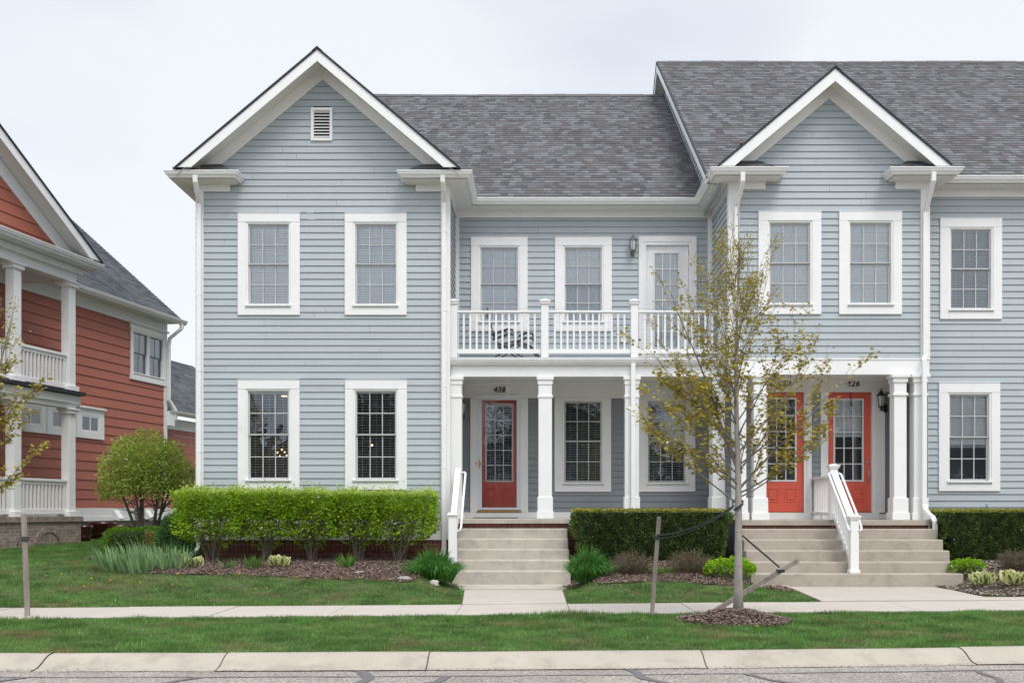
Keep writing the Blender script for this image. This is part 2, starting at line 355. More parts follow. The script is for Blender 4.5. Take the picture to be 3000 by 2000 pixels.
BARKCAP = mat_plain("dark_drip_edge", (0.02, 0.022, 0.03), 0.6, 0.1, 5)
BULB = mat_emit("warm_bulb", (1.0, 0.62, 0.30), 5.0)

def mat_asphalt():
    m, n, l, b = new_mat("asphalt")
    tc = n.new("ShaderNodeTexCoord")
    v = n.new("ShaderNodeTexVoronoi"); v.inputs["Scale"].default_value = 90
    rp = n.new("ShaderNodeValToRGB")
    els = rp.color_ramp.elements
    els[0].position = 0.0; els[0].color = (0.13, 0.115, 0.105, 1)
    els[1].position = 1.0; els[1].color = (0.52, 0.46, 0.40, 1)
    e = els.new(0.5); e.color = (0.25, 0.225, 0.205, 1)
    l.new(tc.outputs["Object"], v.inputs[0])
    sc = n.new("ShaderNodeSeparateColor"); l.new(v.outputs["Color"], sc.inputs[0]); l.new(sc.outputs[0], rp.inputs[0])
    no = n.new("ShaderNodeTexNoise"); no.inputs["Scale"].default_value = 1.2; no.inputs["Detail"].default_value = 6
    l.new(tc.outputs["Object"], no.inputs[0])
    mr = n.new("ShaderNodeMapRange"); mr.inputs[1].default_value = 0.3; mr.inputs[2].default_value = 0.7; mr.inputs[3].default_value = 0.8; mr.inputs[4].default_value = 1.15
    l.new(no.outputs[0], mr.inputs[0])
    vm = n.new("ShaderNodeVectorMath"); vm.operation = 'SCALE'
    l.new(rp.outputs[0], vm.inputs[0]); l.new(mr.outputs[0], vm.inputs["Scale"]); l.new(vm.outputs[0], b.inputs["Base Color"])
    b.inputs["Roughness"].default_value = 0.9
    bp = n.new("ShaderNodeBump"); bp.inputs["Strength"].default_value = 0.7; bp.inputs["Distance"].default_value = 0.01
    l.new(v.outputs["Distance"], bp.inputs["Height"]); l.new(bp.outputs[0], b.inputs["Normal"])
    return m
ASPHALT = mat_asphalt()

# ------------------------------------------------------------------ mesh helpers
class MB:
    def __init__(self):
        self.v, self.f, self.uv, self.mi, self.sm = [], [], [], [], []
    def face(self, pts, uv=None, mi=0, sm=False):
        b = len(self.v); self.v += [tuple(p) for p in pts]
        self.f.append(tuple(range(b, b + len(pts)))); self.uv.append(uv); self.mi.append(mi); self.sm.append(sm)
    def box(self, x0, x1, y0, y1, z0, z1, mi=0):
        if x1 < x0: x0, x1 = x1, x0
        if y1 < y0: y0, y1 = y1, y0
        if z1 < z0: z0, z1 = z1, z0
        b = len(self.v)
        self.v += [(x0, y0, z0), (x1, y0, z0), (x1, y1, z0), (x0, y1, z0), (x0, y0, z1), (x1, y0, z1), (x1, y1, z1), (x0, y1, z1)]
        for q in ((0, 3, 2, 1), (4, 5, 6, 7), (0, 1, 5, 4), (1, 2, 6, 5), (2, 3, 7, 6), (3, 0, 4, 7)):
            self.f.append(tuple(b + i for i in q)); self.uv.append(None); self.mi.append(mi); self.sm.append(False)
    def prism(self, poly, a0, a1, axis='y', mi=0):
        """polygon in the plane across axis, extruded a0..a1"""
        def P(p, a):
            if axis == 'y': return (p[0], a, p[1])
            if axis == 'x': return (a, p[0], p[1])
            return (p[0], p[1], a)
        b = len(self.v); n = len(poly)
        self.v += [P(p, a0) for p in poly] + [P(p, a1) for p in poly]
        F_ = [tuple(range(b, b + n)), tuple(range(b + 2 * n - 1, b + n - 1, -1))]
        F_ += [(b + i, b + n + i, b + n + (i + 1) % n, b + (i + 1) % n) for i in range(n)]
        for q in F_:
            self.f.append(q); self.uv.append(None); self.mi.append(mi); self.sm.append(False)
    def tube(self, pts, rad, seg=8, mi=0, cap=True, squash=None):
        pts = [Vector(p) for p in pts]
        n = len(pts)
        if not isinstance(rad, (list, tuple)): rad = [rad] * n
        b = len(self.v)
        ref = None
        for i, p in enumerate(pts):
            t = (pts[min(i + 1, n - 1)] - pts[max(i - 1, 0)])
            if t.length < 1e-9: t = Vector((0, 0, 1))
            t.normalize()
            if ref is None:
                ref = Vector((1, 0, 0)) if abs(t.x) < 0.8 else Vector((0, 1, 0))
            a = (ref - t * ref.dot(t)).normalized(); c = t.cross(a); ref = a
            for k in range(seg):
                th = 2 * math.pi * k / seg
                q = p + a * (math.cos(th) * rad[i]) + c * (math.sin(th) * rad[i] * (squash or 1))
                self.v.append(tuple(q))
        for i in range(n - 1):
            for k in range(seg):
                k2 = (k + 1) % seg
                self.f.append((b + i * seg + k, b + i * seg + k2, b + (i + 1) * seg + k2, b + (i + 1) * seg + k))
                self.uv.append(None); self.mi.append(mi); self.sm.append(True)
        if cap:
            self.f.append(tuple(b + k for k in range(seg))[::-1]); self.uv.append(None); self.mi.append(mi); self.sm.append(False)
            self.f.append(tuple(b + (n - 1) * seg + k for k in range(seg))); self.uv.append(None); self.mi.append(mi); self.sm.append(False)
    def bar(self, p, q, w, h, mi=0, roll_up=(0, 0, 1)):
        """box beam from p to q; w across, h along the up side"""
        p, q = Vector(p), Vector(q); t = (q - p).normalized(); up = Vector(roll_up)
        s = t.cross(up)
        if s.length < 1e-6: s = t.cross(Vector((1, 0, 0)))
        s.normalize(); u = s.cross(t)
        b = len(self.v)
        for c in (p, q):
            for a, d in ((-1, -1), (1, -1), (1, 1), (-1, 1)):
                self.v.append(tuple(c + s * (a * w / 2) + u * (d * h / 2)))
        for f in ((0, 1, 2, 3), (7, 6, 5, 4), (0, 4, 5, 1), (1, 5, 6, 2), (2, 6, 7, 3), (3, 7, 4, 0)):
            self.f.append(tuple(b + i for i in f)); self.uv.append(None); self.mi.append(mi); self.sm.append(False)
    def lathe(self, prof, cx, cy, seg=16, mi=0, smooth=True):
        b = len(self.v)
        for r, z in prof:
            for k in range(seg):
                th = 2 * math.pi * (k + 0.5) / seg
                self.v.append((cx + r * math.cos(th), cy + r * math.sin(th), z))
        for i in range(len(prof) - 1):
            for k in range(seg):
                k2 = (k + 1) % seg
                self.f.append((b + i * seg + k, b + i * seg + k2, b + (i + 1) * seg + k2, b + (i + 1) * seg + k))
                self.uv.append(None); self.mi.append(mi); self.sm.append(smooth)
    def lap(self, O, U, V, N, poly, expo, lip, holes=(), v0=None, under=0.006, joint=0):
        """lapped courses (clapboards, shingles) on the plane O + u U + v V; poly is convex in (u, v)"""
        O, U, V, N = Vector(O), Vector(U), Vector(V), Vector(N)
        vmin = min(p[1] for p in poly); vmax = max(p[1] for p in poly)
        if v0 is None: v0 = vmin
        def span(v):
            xs = []
            n = len(poly)
            for i in range(n):
                (ua, va), (ub, vb) = poly[i], poly[(i + 1) % n]
                if abs(va - vb) < 1e-9:
                    if abs(v - va) < 1e-6: xs += [ua, ub]
                elif min(va, vb) - 1e-9 <= v <= max(va, vb) + 1e-9:
                    xs.append(ua + (ub - ua) * (v - va) / (vb - va))
            return (min(xs), max(xs)) if xs else None
        k = math.floor((vmin - v0) / expo)
        while v0 + k * expo < vmax - 1e-6:
            a, c = max(vmin, v0 + k * expo), min(vmax, v0 + (k + 1) * expo)
            k += 1
            if c - a < 1e-4: continue
            sa, sc_ = span(a + 1e-6), span(c - 1e-6)
            if not sa or not sc_: continue
            cuts = [(h[0], h[1]) for h in holes if c > h[2] and a < h[3]]
            segs = [(sa[0], sa[1], sc_[0], sc_[1])]
            for h0, h1 in cuts:
                nx = []
                for (a0, a1, c0, c1) in segs:
                    if h1 <= min(a0, c0) or h0 >= max(a1, c1): nx.append((a0, a1, c0, c1)); continue
                    if h0 > min(a0, c0): nx.append((a0, h0, c0, h0))
                    if h1 < max(a1, c1): nx.append((h1, a1, h1, c1))
                segs = nx
            if joint:
                nx = []
                for (a0, a1, c0, c1) in segs:
                    x = max(a0, c0) + random.uniform(0.5, joint)
                    while x < min(a1, c1) - 0.4:
                        nx.append((a0, x - .0015, c0, x - .0015)); a0 = c0 = x + .0015; x += joint * random.uniform(.8, 1.05)
                    nx.append((a0, a1, c0, c1))
                segs = nx
            for (a0, a1, c0, c1) in segs:
                if a1 - a0 < 1e-4 and c1 - c0 < 1e-4: continue
                A0 = O + U * a0 + V * a + N * lip; A1 = O + U * a1 + V * a + N * lip
                C1 = O + U * c1 + V * c + N * 0.001; C0 = O + U * c0 + V * c + N * 0.001
                self.face([A0, A1, C1, C0], uv=[(a0, a), (a1, a), (c1, c - 0.003), (c0, c - 0.003)])
                B0 = O + U * a0 + V * (a + under); B1 = O + U * a1 + V * (a + under)
                self.face([B0, B1, A1, A0], uv=[(a0, a), (a1, a), (a1, a), (a0, a)])
    def sweep(self, path, prof, mi=0, closed_prof=True):
        """profile (out, z) carried along a horizontal path, mitred; out is to the left of travel"""
        path = [Vector((p[0], p[1], 0)) for p in path]
        n = len(path); nr = []
        for i in range(n - 1):
            d = (path[i + 1] - path[i]).normalized(); nr.append(Vector((-d.y, d.x, 0)))
        b = len(self.v); m = len(prof)
        for i in range(n):
            if i == 0: mt = nr[0]
            elif i == n - 1: mt = nr[-1]
            else: mt = (nr[i - 1] + nr[i]) / (1 + nr[i - 1].dot(nr[i]))
            for o, z in prof:
                q = path[i] + mt * o
                self.v.append((q.x, q.y, z))
        rng_ = range(m) if closed_prof else range(m - 1)
        for i in range(n - 1):
            for k in rng_:
                k2 = (k + 1) % m
                self.f.append((b + i * m + k, b + i * m + k2, b + (i + 1) * m + k2, b + (i + 1) * m + k))
                self.uv.append(None); self.mi.append(mi); self.sm.append(False)
        if closed_prof:
            self.f.append(tuple(b + k for k in range(m))); self.uv.append(None); self.mi.append(mi); self.sm.append(False)
            self.f.append(tuple(b + (n - 1) * m + k for k in range(m))[::-1]); self.uv.append(None); self.mi.append(mi); self.sm.append(False)

BASES = {}
def link(o, parent):
    COL.objects.link(o)
    if parent is not None: o.parent = parent
    return o
def build(name, mb, mat, parent=None, bevel=0.0, base=None):
    me = bpy.data.meshes.new(name)
    if parent is not None and base is None:
        r = parent
        while r.parent is not None: r = r.parent
        base = BASES.get(r.name, (0, 0, 0))
    if base is None: base = (0, 0, 0)
    bx, by, bz = base
    me.from_pydata([(x - bx, y - by, z - bz) for x, y, z in mb.v], [], mb.f)
    mats = mat if isinstance(mat, (list, tuple)) else [mat]
    for m in mats: me.materials.append(m)
    me.polygons.foreach_set("material_index", mb.mi)
    me.polygons.foreach_set("use_smooth", mb.sm)
    if any(u is not None for u in mb.uv):
        uvl = me.uv_layers.new(name="UVMap")
        dat = []
        for f, u in zip(mb.f, mb.uv):
            dat += [c for p in (u if u is not None else [(0, 0)] * len(f)) for c in p]
        uvl.data.foreach_set("uv", dat)
    me.update()
    o = bpy.data.objects.new(name, me)
    link(o, parent)
    if parent is None: o.location = base
    if bevel:
        bv = o.modifiers.new("bevel", 'BEVEL'); bv.width = bevel; bv.segments = 2; bv.limit_method = 'ANGLE'; bv.angle_limit = math.radians(40)
    return o
def tag(o, label=None, cat=None, group=None, kind=None):
    if label: o["label"] = label
    if cat: o["category"] = cat
    if group: o["group"] = group
    if kind: o["kind"] = kind
    return o
def thing(name, label, cat, loc, rotz=0.0, group=None, local=False):
    """an Empty at the thing's base; its parts are written in world coordinates unless local"""
    o = bpy.data.objects.new(name, None); COL.objects.link(o)
    o.location = loc; o.rotation_euler = (0, 0, rotz); o.empty_display_size = 0.1
    BASES[o.name] = (0, 0, 0) if local else tuple(loc)
    return tag(o, label, cat, group)

def inst_mesh(name, tv, tf, P, R, S, mat, parent=None, base=None, smooth=False, S3=None):
    """n copies of a small template merged into one mesh, by numpy"""
    tv = np.asarray(tv, float); n = len(P); k = len(tv)
    P = np.asarray(P, float); S = np.asarray(S, float).reshape(n, 1, 1)
    V = np.repeat(tv[None], n, 0)
    if S3 is not None: V = V * np.asarray(S3, float)[:, None, :]
    V = V * S
    V = np.einsum('nij,nkj->nki', R, V) + P[:, None, :]
    if base is None:
        base = (0, 0, 0)
        if parent is not None:
            r = parent
            while r.parent is not None: r = r.parent
            base = BASES.get(r.name, (0, 0, 0))
    V = (V - np.asarray(base)[None, None, :]).reshape(-1, 3)
    me = bpy.data.meshes.new(name)
    me.vertices.add(n * k); me.vertices.foreach_set("co", V.astype(np.float32).ravel())
    lens = np.array([len(f) for f in tf]); flat = np.concatenate([np.array(f) for f in tf])
    L = (flat[None, :] + (np.arange(n) * k)[:, None]).ravel()
    me.loops.add(len(L)); me.loops.foreach_set("vertex_index", L.astype(np.int32))
    tot = np.tile(lens, n); st = np.concatenate([[0], np.cumsum(tot)[:-1]])
    me.polygons.add(len(tot)); me.polygons.foreach_set("loop_start", st.astype(np.int32)); me.polygons.foreach_set("loop_total", tot.astype(np.int32))
    if smooth: me.polygons.foreach_set("use_smooth", np.ones(len(tot), bool))
    me.materials.append(mat); me.update(calc_edges=True); me.validate()
    o = bpy.data.objects.new(name, me); link(o, parent)
    if parent is None: o.location = base
    return o

def frames(D, roll=None):
    """rotation matrices whose y axis is D"""
    D = np.asarray(D, float); D = D / np.linalg.norm(D, axis=1, keepdims=True)
    n = len(D)
    up = np.tile([0, 0, 1.0], (n, 1)); up[np.abs(D[:, 2]) > 0.95] = [1, 0, 0]
    Xa = np.cross(D, up); Xa /= np.linalg.norm(Xa, axis=1, keepdims=True)
    Za = np.cross(Xa, D)
    if roll is None: roll = rng.uniform(-math.pi, math.pi, n)
    c, s = np.cos(roll)[:, None], np.sin(roll)[:, None]
    X2 = Xa * c + Za * s; Z2 = -Xa * s + Za * c
    return np.stack([X2, D, Z2], axis=2)
def rand_dirs(n, zlo=-1, zhi=1):
    z = rng.uniform(zlo, zhi, n); t = rng.uniform(0, 2 * math.pi, n); r = np.sqrt(np.maximum(0, 1 - z * z))
    return np.stack([r * np.cos(t), r * np.sin(t), z], 1)

OVAL_V = [(0, 0, 0), (-0.28, 0.35, 0.05), (-0.2, 0.75, 0.03), (0, 1, -0.05), (0.2, 0.75, 0.03), (0.28, 0.35, 0.05), (0, 0.5, -0.04)]
OVAL_F = [(0, 6, 2, 1), (6, 3, 2), (0, 5, 4, 6), (6, 4, 3)]
DIA_V = [(0, 0, 0), (-0.26, 0.5, 0.06), (0, 1, 0), (0.26, 0.5, 0.06)]
DIA_F = [(0, 3, 2, 1)]
MAP_V = [(0, 0, 0), (-0.25, 0.12, 0), (-0.55, 0.15, -0.12), (-0.33, 0.42, 0.0), (-0.45, 0.78, -0.1), (-0.15, 0.62, 0), (0, 1.05, -0.12), (0.15, 0.62, 0), (0.45, 0.78, -0.1), (0.33, 0.42, 0.0), (0.55, 0.15, -0.12), (0.25, 0.12, 0), (0, 0.4, 0.05)]
MAP_F = [(0, 12, 3, 1), (1, 3, 2), (3, 12, 5), (3, 5, 4), (5, 12, 7, 6), (7, 12, 9), (7, 9, 8), (9, 12, 0, 11), (11, 10, 9)]
BLADE_V = [(-0.5, 0, 0), (0.5, 0, 0), (0, 1, 0)]
BLADE_F = [(0, 1, 2)]
CHIP_V = [(-0.5, -0.12, 0), (0.5, -0.18, 0.02), (0.45, 0.16, 0.05), (-0.42, 0.2, 0.0)]
CHIP_F = [(0, 1, 2, 3)]

def xyY(y):
    """y given, plane facade; returns the two pixel->metre converters"""
    return (lambda px: X(px, y)), (lambda py: Z(py, y))

# ================================================================== building parts
def window_m(parent, y, c, o, blind='closed', cols=3, rows=2, sash_mat=None, casing_mat=None, room=True, split=0.5, deep=0.9):
    """double-hung window; c = casing (x0,x1,z0,z1), o = opening; y = wall face"""
    sash_mat = sash_mat or SASH; casing_mat = casing_mat or WHITE
    cx0, cx1, cz0, cz1 = c; ox0, ox1, oz0, oz1 = o
    f = 0.035                                             # inner brick mould
    m = MB(); yf = y - 0.042
    hz = cz1 - (cz1 - oz1 - f)                            # underside of the head board
    m.box(cx0, cx1, yf - 0.004, y + 0.02, hz, cz1)        # head
    m.box(cx0, ox0 - f, yf, y + 0.02, cz0, hz)            # jambs
    m.box(ox1 + f, cx1, yf, y + 0.02, cz0, hz)
    m.box(ox0 - f, ox1 + f, yf - 0.002, y + 0.02, cz0, oz0 - 0.075)
    m.box(cx0 - 0.004, cx1 + 0.004, yf - 0.012, y, cz1, cz1 + 0.010)   # drip cap
    # brick mould, stepped inwards
    m.box(ox0 - f, ox0, y - 0.028, y + 0.03, oz0 - 0.03, oz1 + f)
    m.box(ox1, ox1 + f, y - 0.028, y + 0.03, oz0 - 0.03, oz1 + f)
    m.box(ox0, ox1, y - 0.028, y + 0.03, oz1, oz1 + f)
    # reveal
    m.box(ox0 - 0.02, ox0 - 0.001, y + 0.03, y + 0.13, oz0 - 0.02, oz1 + 0.02)
    m.box(ox1 + 0.001, ox1 + 0.02, y + 0.03, y + 0.13, oz0 - 0.02, oz1 + 0.02)
    m.box(ox0 - 0.02, ox1 + 0.02, y + 0.03, y + 0.13, oz1 + 0.001, oz1 + 0.02)
    w = build("window", m, casing_mat, parent, bevel=0.003)
    s = MB(); s.box(ox0 - f - 0.012, ox1 + f + 0.012, y - 0.075, y + 0.03, oz0 - 0.040, oz0 - 0.004)
    s.box(ox0 - f, ox1 + f, y - 0.030, y + 0.03, oz0 - 0.072, oz0 - 0.042)
    build("sill", s, casing_mat, w, bevel=0.003)
    zm = oz0 + (oz1 - oz0) * split
    st = 0.030; mw = 0.017
    for up in (True, False):
        a, b_ = (zm, oz1) if up else (oz0, zm + 0.02)
        ys = y + (0.012 if up else 0.045)
        s = MB()
        sl = st if up else st + 0.004
        s.box(ox0, ox0 + sl, ys, ys + 0.03, a, b_); s.box(ox1 - sl, ox1, ys, ys + 0.03, a, b_)
        s.box(ox0 + sl, ox1 - sl, ys, ys + 0.03, b_ - st, b_)
        s.box(ox0 + sl, ox1 - sl, ys, ys + 0.03, a, a + (0.022 if up else 0.03))
        gx0, gx1 = ox0 + sl, ox1 - sl; g0, g1 = a + 0.025, b_ - st
        for k in range(1, cols):
            xx = gx0 + (gx1 - gx0) * k / cols
            s.box(xx - mw / 2, xx + mw / 2, ys + 0.004, ys + 0.024, g0, g1)
        for k in range(1, rows):
            zz = g0 + (g1 - g0) * k / rows
            s.box(gx0, gx1, ys + 0.0055, ys + 0.0225, zz - mw / 2, zz + mw / 2)
        sh = build("sash", s, sash_mat, w)
        p = MB(); p.face([(gx0, ys + 0.014, g0), (gx1, ys + 0.014, g0), (gx1, ys + 0.014, g1), (gx0, ys + 0.014, g1)])
        build("pane", p, GLASS, w)
    make_blind(w, ox0, ox1, oz0, oz1, y + 0.088, blind)
    if room:
        make_room(w, ox0, ox1, oz0, oz1, y + 0.13, deep)
    return w

def make_blind(w, ox0, ox1, oz0, oz1, yb, blind):
    if blind is None: return
    m = MB(); mt = BLIND
    z_lo = oz0; half = 0.0
    if blind == 'half': z_lo = oz0 + (oz1 - oz0) * 0.42
    if blind == 'third': z_lo = oz0 + (oz1 - oz0) * 0.54
    if blind == 'curtain':
        z_lo = oz0 + (oz1 - oz0) * 0.5
        c = MB(); n = 36
        for k in range(n):
            xa, xb = ox0 + (ox1 - ox0) * k / n, ox0 + (ox1 - ox0) * (k + 1) / n
            ya = yb + 0.05 + 0.012 * math.sin(k * 1.3); yc = yb + 0.05 + 0.012 * math.sin((k + 1) * 1.3)
            c.face([(xa, ya, oz0), (xb, yc, oz0), (xb, yc, z_lo + 0.1), (xa, ya, z_lo + 0.1)])
        build("curtain", c, CURTAIN, w)
    sp = 0.042 if blind not in ('fine',) else 0.026
    if blind == 'open':
        sp = 0.050; tilt = math.radians(17); dep = 0.042
    elif blind == 'grey':
        sp = 0.045; tilt = math.radians(48); dep = 0.046; mt = BLIND_D
    elif blind == 'fine':
        tilt = math.radians(74); dep = 0.0262
    else:
        sp = 0.0465; tilt = math.radians(76); dep = 0.0445
    if blind in ('third', 'half'): sp = 0.026; dep = 0.028; tilt = math.radians(70)
    z = oz1 - 0.05
    while z > z_lo + 0.02:
        j = random.uniform(-0.03, 0.03)
        dy, dz = math.cos(tilt + j) * dep / 2, math.sin(tilt + j) * dep / 2 * -1
        x0, x1 = ox0 + 0.015, ox1 - 0.015
        sag = random.uniform(-0.0015, 0.0015)
        m.face([(x0, yb - dy, z + dz), (x1, yb - dy, z + dz + sag), (x1, yb + dy, z - dz + sag), (x0, yb + dy, z - dz)])
        z -= sp
    m.box(ox0 + 0.01, ox1 - 0.01, yb - 0.015, yb + 0.03, oz1 - 0.045, oz1 - 0.003)
    m.box(ox0 + 0.012, ox1 - 0.012, yb - 0.012, yb + 0.012, z_lo + 0.002, z_lo + 0.018)
    for t in (0.16, 0.84, 0.5):
        xx = ox0 + (ox1 - ox0) * t
        m.box(xx - 0.002, xx + 0.002, yb - 0.028, yb - 0.026, z_lo + 0.01, oz1 - 0.02)
    if blind == 'half':
        for k in range(6):
            zz = z_lo - 0.012 * k
            m.box(ox0 + 0.02, ox1 - 0.02, yb - 0.02, yb + 0.02, zz, zz + 0.004)
    build("blind", m, mt, w)

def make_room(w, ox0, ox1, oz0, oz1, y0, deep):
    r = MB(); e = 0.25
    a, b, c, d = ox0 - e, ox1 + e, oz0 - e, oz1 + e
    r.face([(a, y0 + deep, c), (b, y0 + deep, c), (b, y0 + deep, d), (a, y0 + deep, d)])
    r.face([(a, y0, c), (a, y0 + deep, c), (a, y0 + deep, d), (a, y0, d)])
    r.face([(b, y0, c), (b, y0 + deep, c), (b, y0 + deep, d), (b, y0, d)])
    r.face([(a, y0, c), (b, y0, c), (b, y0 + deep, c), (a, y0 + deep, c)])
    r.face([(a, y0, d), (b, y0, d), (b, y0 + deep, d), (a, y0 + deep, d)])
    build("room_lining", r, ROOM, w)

def window_px(parent, y, c, o, blind, **kw):
    C_ = (X(c[0], y), X(c[1], y), Z(c[3], y), Z(c[2], y)); O_ = (X(o[0], y), X(o[1], y), Z(o[3], y), Z(o[2], y))
    window_m(parent, y, C_, O_, blind, **kw)
    return O_

def hole(o, e=0.02): return (o[0] - e, o[1] + e, o[2] - e - 0.02, o[3] + e)

def door_m(parent, y, lx0, lx1, z0, z1, gl, mat, rows=5, blind=None, panels=True, lites_mat=None, recess=0.05):
    """door leaf with a lite grid; gl = (x0,x1,z0,z1) outer edge of the white lite frame"""
    m = MB(); g0, g1, h0, h1 = gl; yd = y + recess
    m.box(lx0, g0, yd, yd + 0.04, z0, z1); m.box(g1, lx1, yd, yd + 0.04, z0, z1)
    m.box(g0, g1, yd, yd + 0.04, z0, h0); m.box(g0, g1, yd, yd + 0.04, h1, z1)
    if panels:
        pz0, pz1 = z0 + 0.20, h0 - 0.13; w_ = (g1 - g0)
        for (a, b) in ((g0 + 0.0, g0 + w_ * 0.40), (g1 - w_ * 0.40, g1)):
            m.box(a, b, yd - 0.012, yd, pz0, pz0 + 0.02); m.box(a, b, yd - 0.012, yd, pz1 - 0.02, pz1)
            m.box(a, a + 0.02, yd - 0.012, yd, pz0 + 0.02, pz1 - 0.02); m.box(b - 0.02, b, yd - 0.012, yd, pz0 + 0.02, pz1 - 0.02)
            m.box(a + 0.05, b - 0.05, yd - 0.015, yd, pz0 + 0.05, pz1 - 0.05)
    d = build("door", m, mat, parent, bevel=0.004)
    l = MB(); t = 0.035
    l.box(g0, g0 + t, yd - 0.012, yd + 0.03, h0, h1); l.box(g1 - t, g1, yd - 0.012, yd + 0.03, h0, h1)
    l.box(g0 + t, g1 - t, yd - 0.012, yd + 0.03, h0, h0 + t); l.box(g0 + t, g1 - t, yd - 0.012, yd + 0.03, h1 - t, h1)
    for k in (1, 2):
        xx = g0 + t + (g1 - g0 - 2 * t) * k / 3
        l.box(xx - 0.010, xx + 0.010, yd - 0.006, yd + 0.02, h0 + t, h1 - t)
    for k in range(1, rows):
        zz = h0 + t + (h1 - h0 - 2 * t) * k / rows
        l.box(g0 + t, g1 - t, yd - 0.0045, yd + 0.0185, zz - 0.010, zz + 0.010)
    build("lite_grid", l, lites_mat or SASH_W, d, bevel=0.002)
    p = MB(); yp = yd + 0.008
    p.face([(g0 + t, yp, h0 + t), (g1 - t, yp, h0 + t), (g1 - t, yp, h1 - t), (g0 + t, yp, h1 - t)])
    build("pane", p, GLASS, d)
    make_blind(d, g0 + 0.02, g1 - 0.02, h0 + 0.02, h1 - 0.02, yd + 0.07, blind)
    make_room(d, g0, g1, h0, h1, yd + 0.042, 1.6)
    return d

def gutter_prof(zt, h=0.12, w=0.12):
    return [(0.002, zt - 0.012), (0.002, zt - h), (w * 0.38, zt - h), (w * 0.50, zt - h * 0.80), (w * 0.82, zt - h * 0.48), (w * 0.86, zt - h * 0.22), (w, zt - h * 0.14), (w, zt), (w * 0.93, zt), (w * 0.93, zt - 0.02), (0.03, zt - 0.03)]

def column(parent, cx, w, yf, d, z0, z1, name="column", k=1.0):
    """boxed porch column with a stepped capital, necking and plinth; yf = front face"""
    m = MB(); x0, x1 = cx - w / 2, cx + w / 2; yb = yf + d
    m.box(x0, x1, yf, yb, z0, z1)
    def ring(e, a, b):
        e *= k
        m.box(x0 - e, x1 + e, yf - e, yb + e, a, b)
    m2 = MB()
    H = z1 - z0
    ring(0.034, z1 - 0.065, z1 - 0.001); ring(0.014, z1 - 0.155, z1 - 0.065)
    ring(0.016, z1 - 0.405, z1 - 0.355)
    ring(0.018, z0 + 0.14, z0 + 0.42); ring(0.032, z0 + 0.001, z0 + 0.14)
    return build(name, m, WHITE, parent, bevel=0.006)

def lantern(parent, x, y, z, metal, side=0, s=1.0):
    """carriage lantern: x,z of the glass body centre, y = wall face"""
    yl = y - 0.16 * s
    m = MB()
    m.lathe([(0.0, z + 0.27 * s), (0.008 * s, z + 0.26 * s), (0.012 * s, z + 0.22 * s), (0.03 * s, z + 0.20 * s), (0.045 * s, z + 0.17 * s), (0.085 * s, z + 0.125 * s), (0.095 * s, z + 0.115 * s), (0.095 * s, z + 0.10 * s), (0.07 * s, z + 0.095 * s)], x, yl, 12)
    m.lathe([(0.06 * s, z - 0.12 * s), (0.06 * s, z - 0.135 * s), (0.035 * s, z - 0.155 * s), (0.018 * s, z - 0.19 * s), (0.022 * s, z - 0.20 * s), (0.0, z - 0.235 * s)], x, yl, 12)
    for k in range(6):
        th = math.pi / 3 * k + 0.3
        m.tube([(x + 0.078 * s * math.cos(th), yl + 0.078 * s * math.sin(th), z + 0.10 * s), (x + 0.056 * s * math.cos(th), yl + 0.056 * s * math.sin(th), z - 0.125 * s)], 0.006 * s, 5)
    xb = x + side * 0.13 * s
    m.tube([(x, yl, z - 0.17 * s), (x + side * 0.03, yl + 0.03, z - 0.20 * s), (x + side * 0.09, yl + 0.09 * s, z - 0.19 * s), (xb, y - 0.01, z - 0.15 * s)], 0.013 * s, 8)
    m.lathe([(0.0, 0.0), (0.05 * s, 0.0)], 0, 0, 4) if False else None
    m.box(xb - 0.045 * s, xb + 0.045 * s, y - 0.03, y - 0.005, z - 0.24 * s, z - 0.07 * s)
    o = build("wall_lantern", m, metal, parent)
    g = MB(); g.lathe([(0.072 * s, z + 0.098 * s), (0.050 * s, z - 0.122 * s)], x, yl, 12)
    build("lamp_glass", g, LAMPGLASS, o)
    return o

def tube_rect(m, pts, w=0.09, d=0.07):
    """rectangular downspout"""
    for a, b in zip(pts[:-1], pts[1:]):
        a, b = Vector(a), Vector(b)
        t = (b - a).normalized()
        up = (0, 1, 0) if abs(t.y) < 0.7 else (0, 0, 1)
        m.bar(a - t * 0.012, b + t * 0.012, w, d, roll_up=up)

def house_number(parent, text, x, z, y, size=0.12):
    cu = bpy.data.curves.new("house_number", 'FONT'); cu.body = text; cu.size = size; cu.extrude = 0.006
    cu.align_x = 'CENTER'; cu.align_y = 'CENTER'; cu.shear = 0.22; cu.space_character = 1.12; cu.offset = 0.0016
    tmp = bpy.data.objects.new("tmp_text", cu); COL.objects.link(tmp)
    bpy.context.view_layer.update()
    me = bpy.data.meshes.new_from_object(tmp.evaluated_get(bpy.context.evaluated_depsgraph_get()))
    bpy.data.objects.remove(tmp); me.materials.clear(); me.materials.append(BLACK); me.name = "house_number"
    o = bpy.data.objects.new("house_number", me); link(o, parent)
    bx, by, bz = BASES.get(parent.name, (0, 0, 0))
    o.location = (x - bx, y - by, z - bz); o.rotation_euler = (math.radians(90), 0, 0); o.scale = (1.25, 1.35, 1.0)
    return o

EX = 0.1271    # clapboard exposure

# ================================================================== LEFT TOWNHOUSE (number 438)
YA, YB, YP = 21.0, 22.8, 21.2
XL, XR = -6.446, -1.61            # front wing
XE = 3.42                         # party line with the neighbour
M_MAIN = 0.667
L = thing("townhouse", "blue-grey clapboard townhouse 438 with wide gable, balcony and red door behind a storm door", "house", (-1.5, 21.0, 0.2), group="attached grey townhouses")

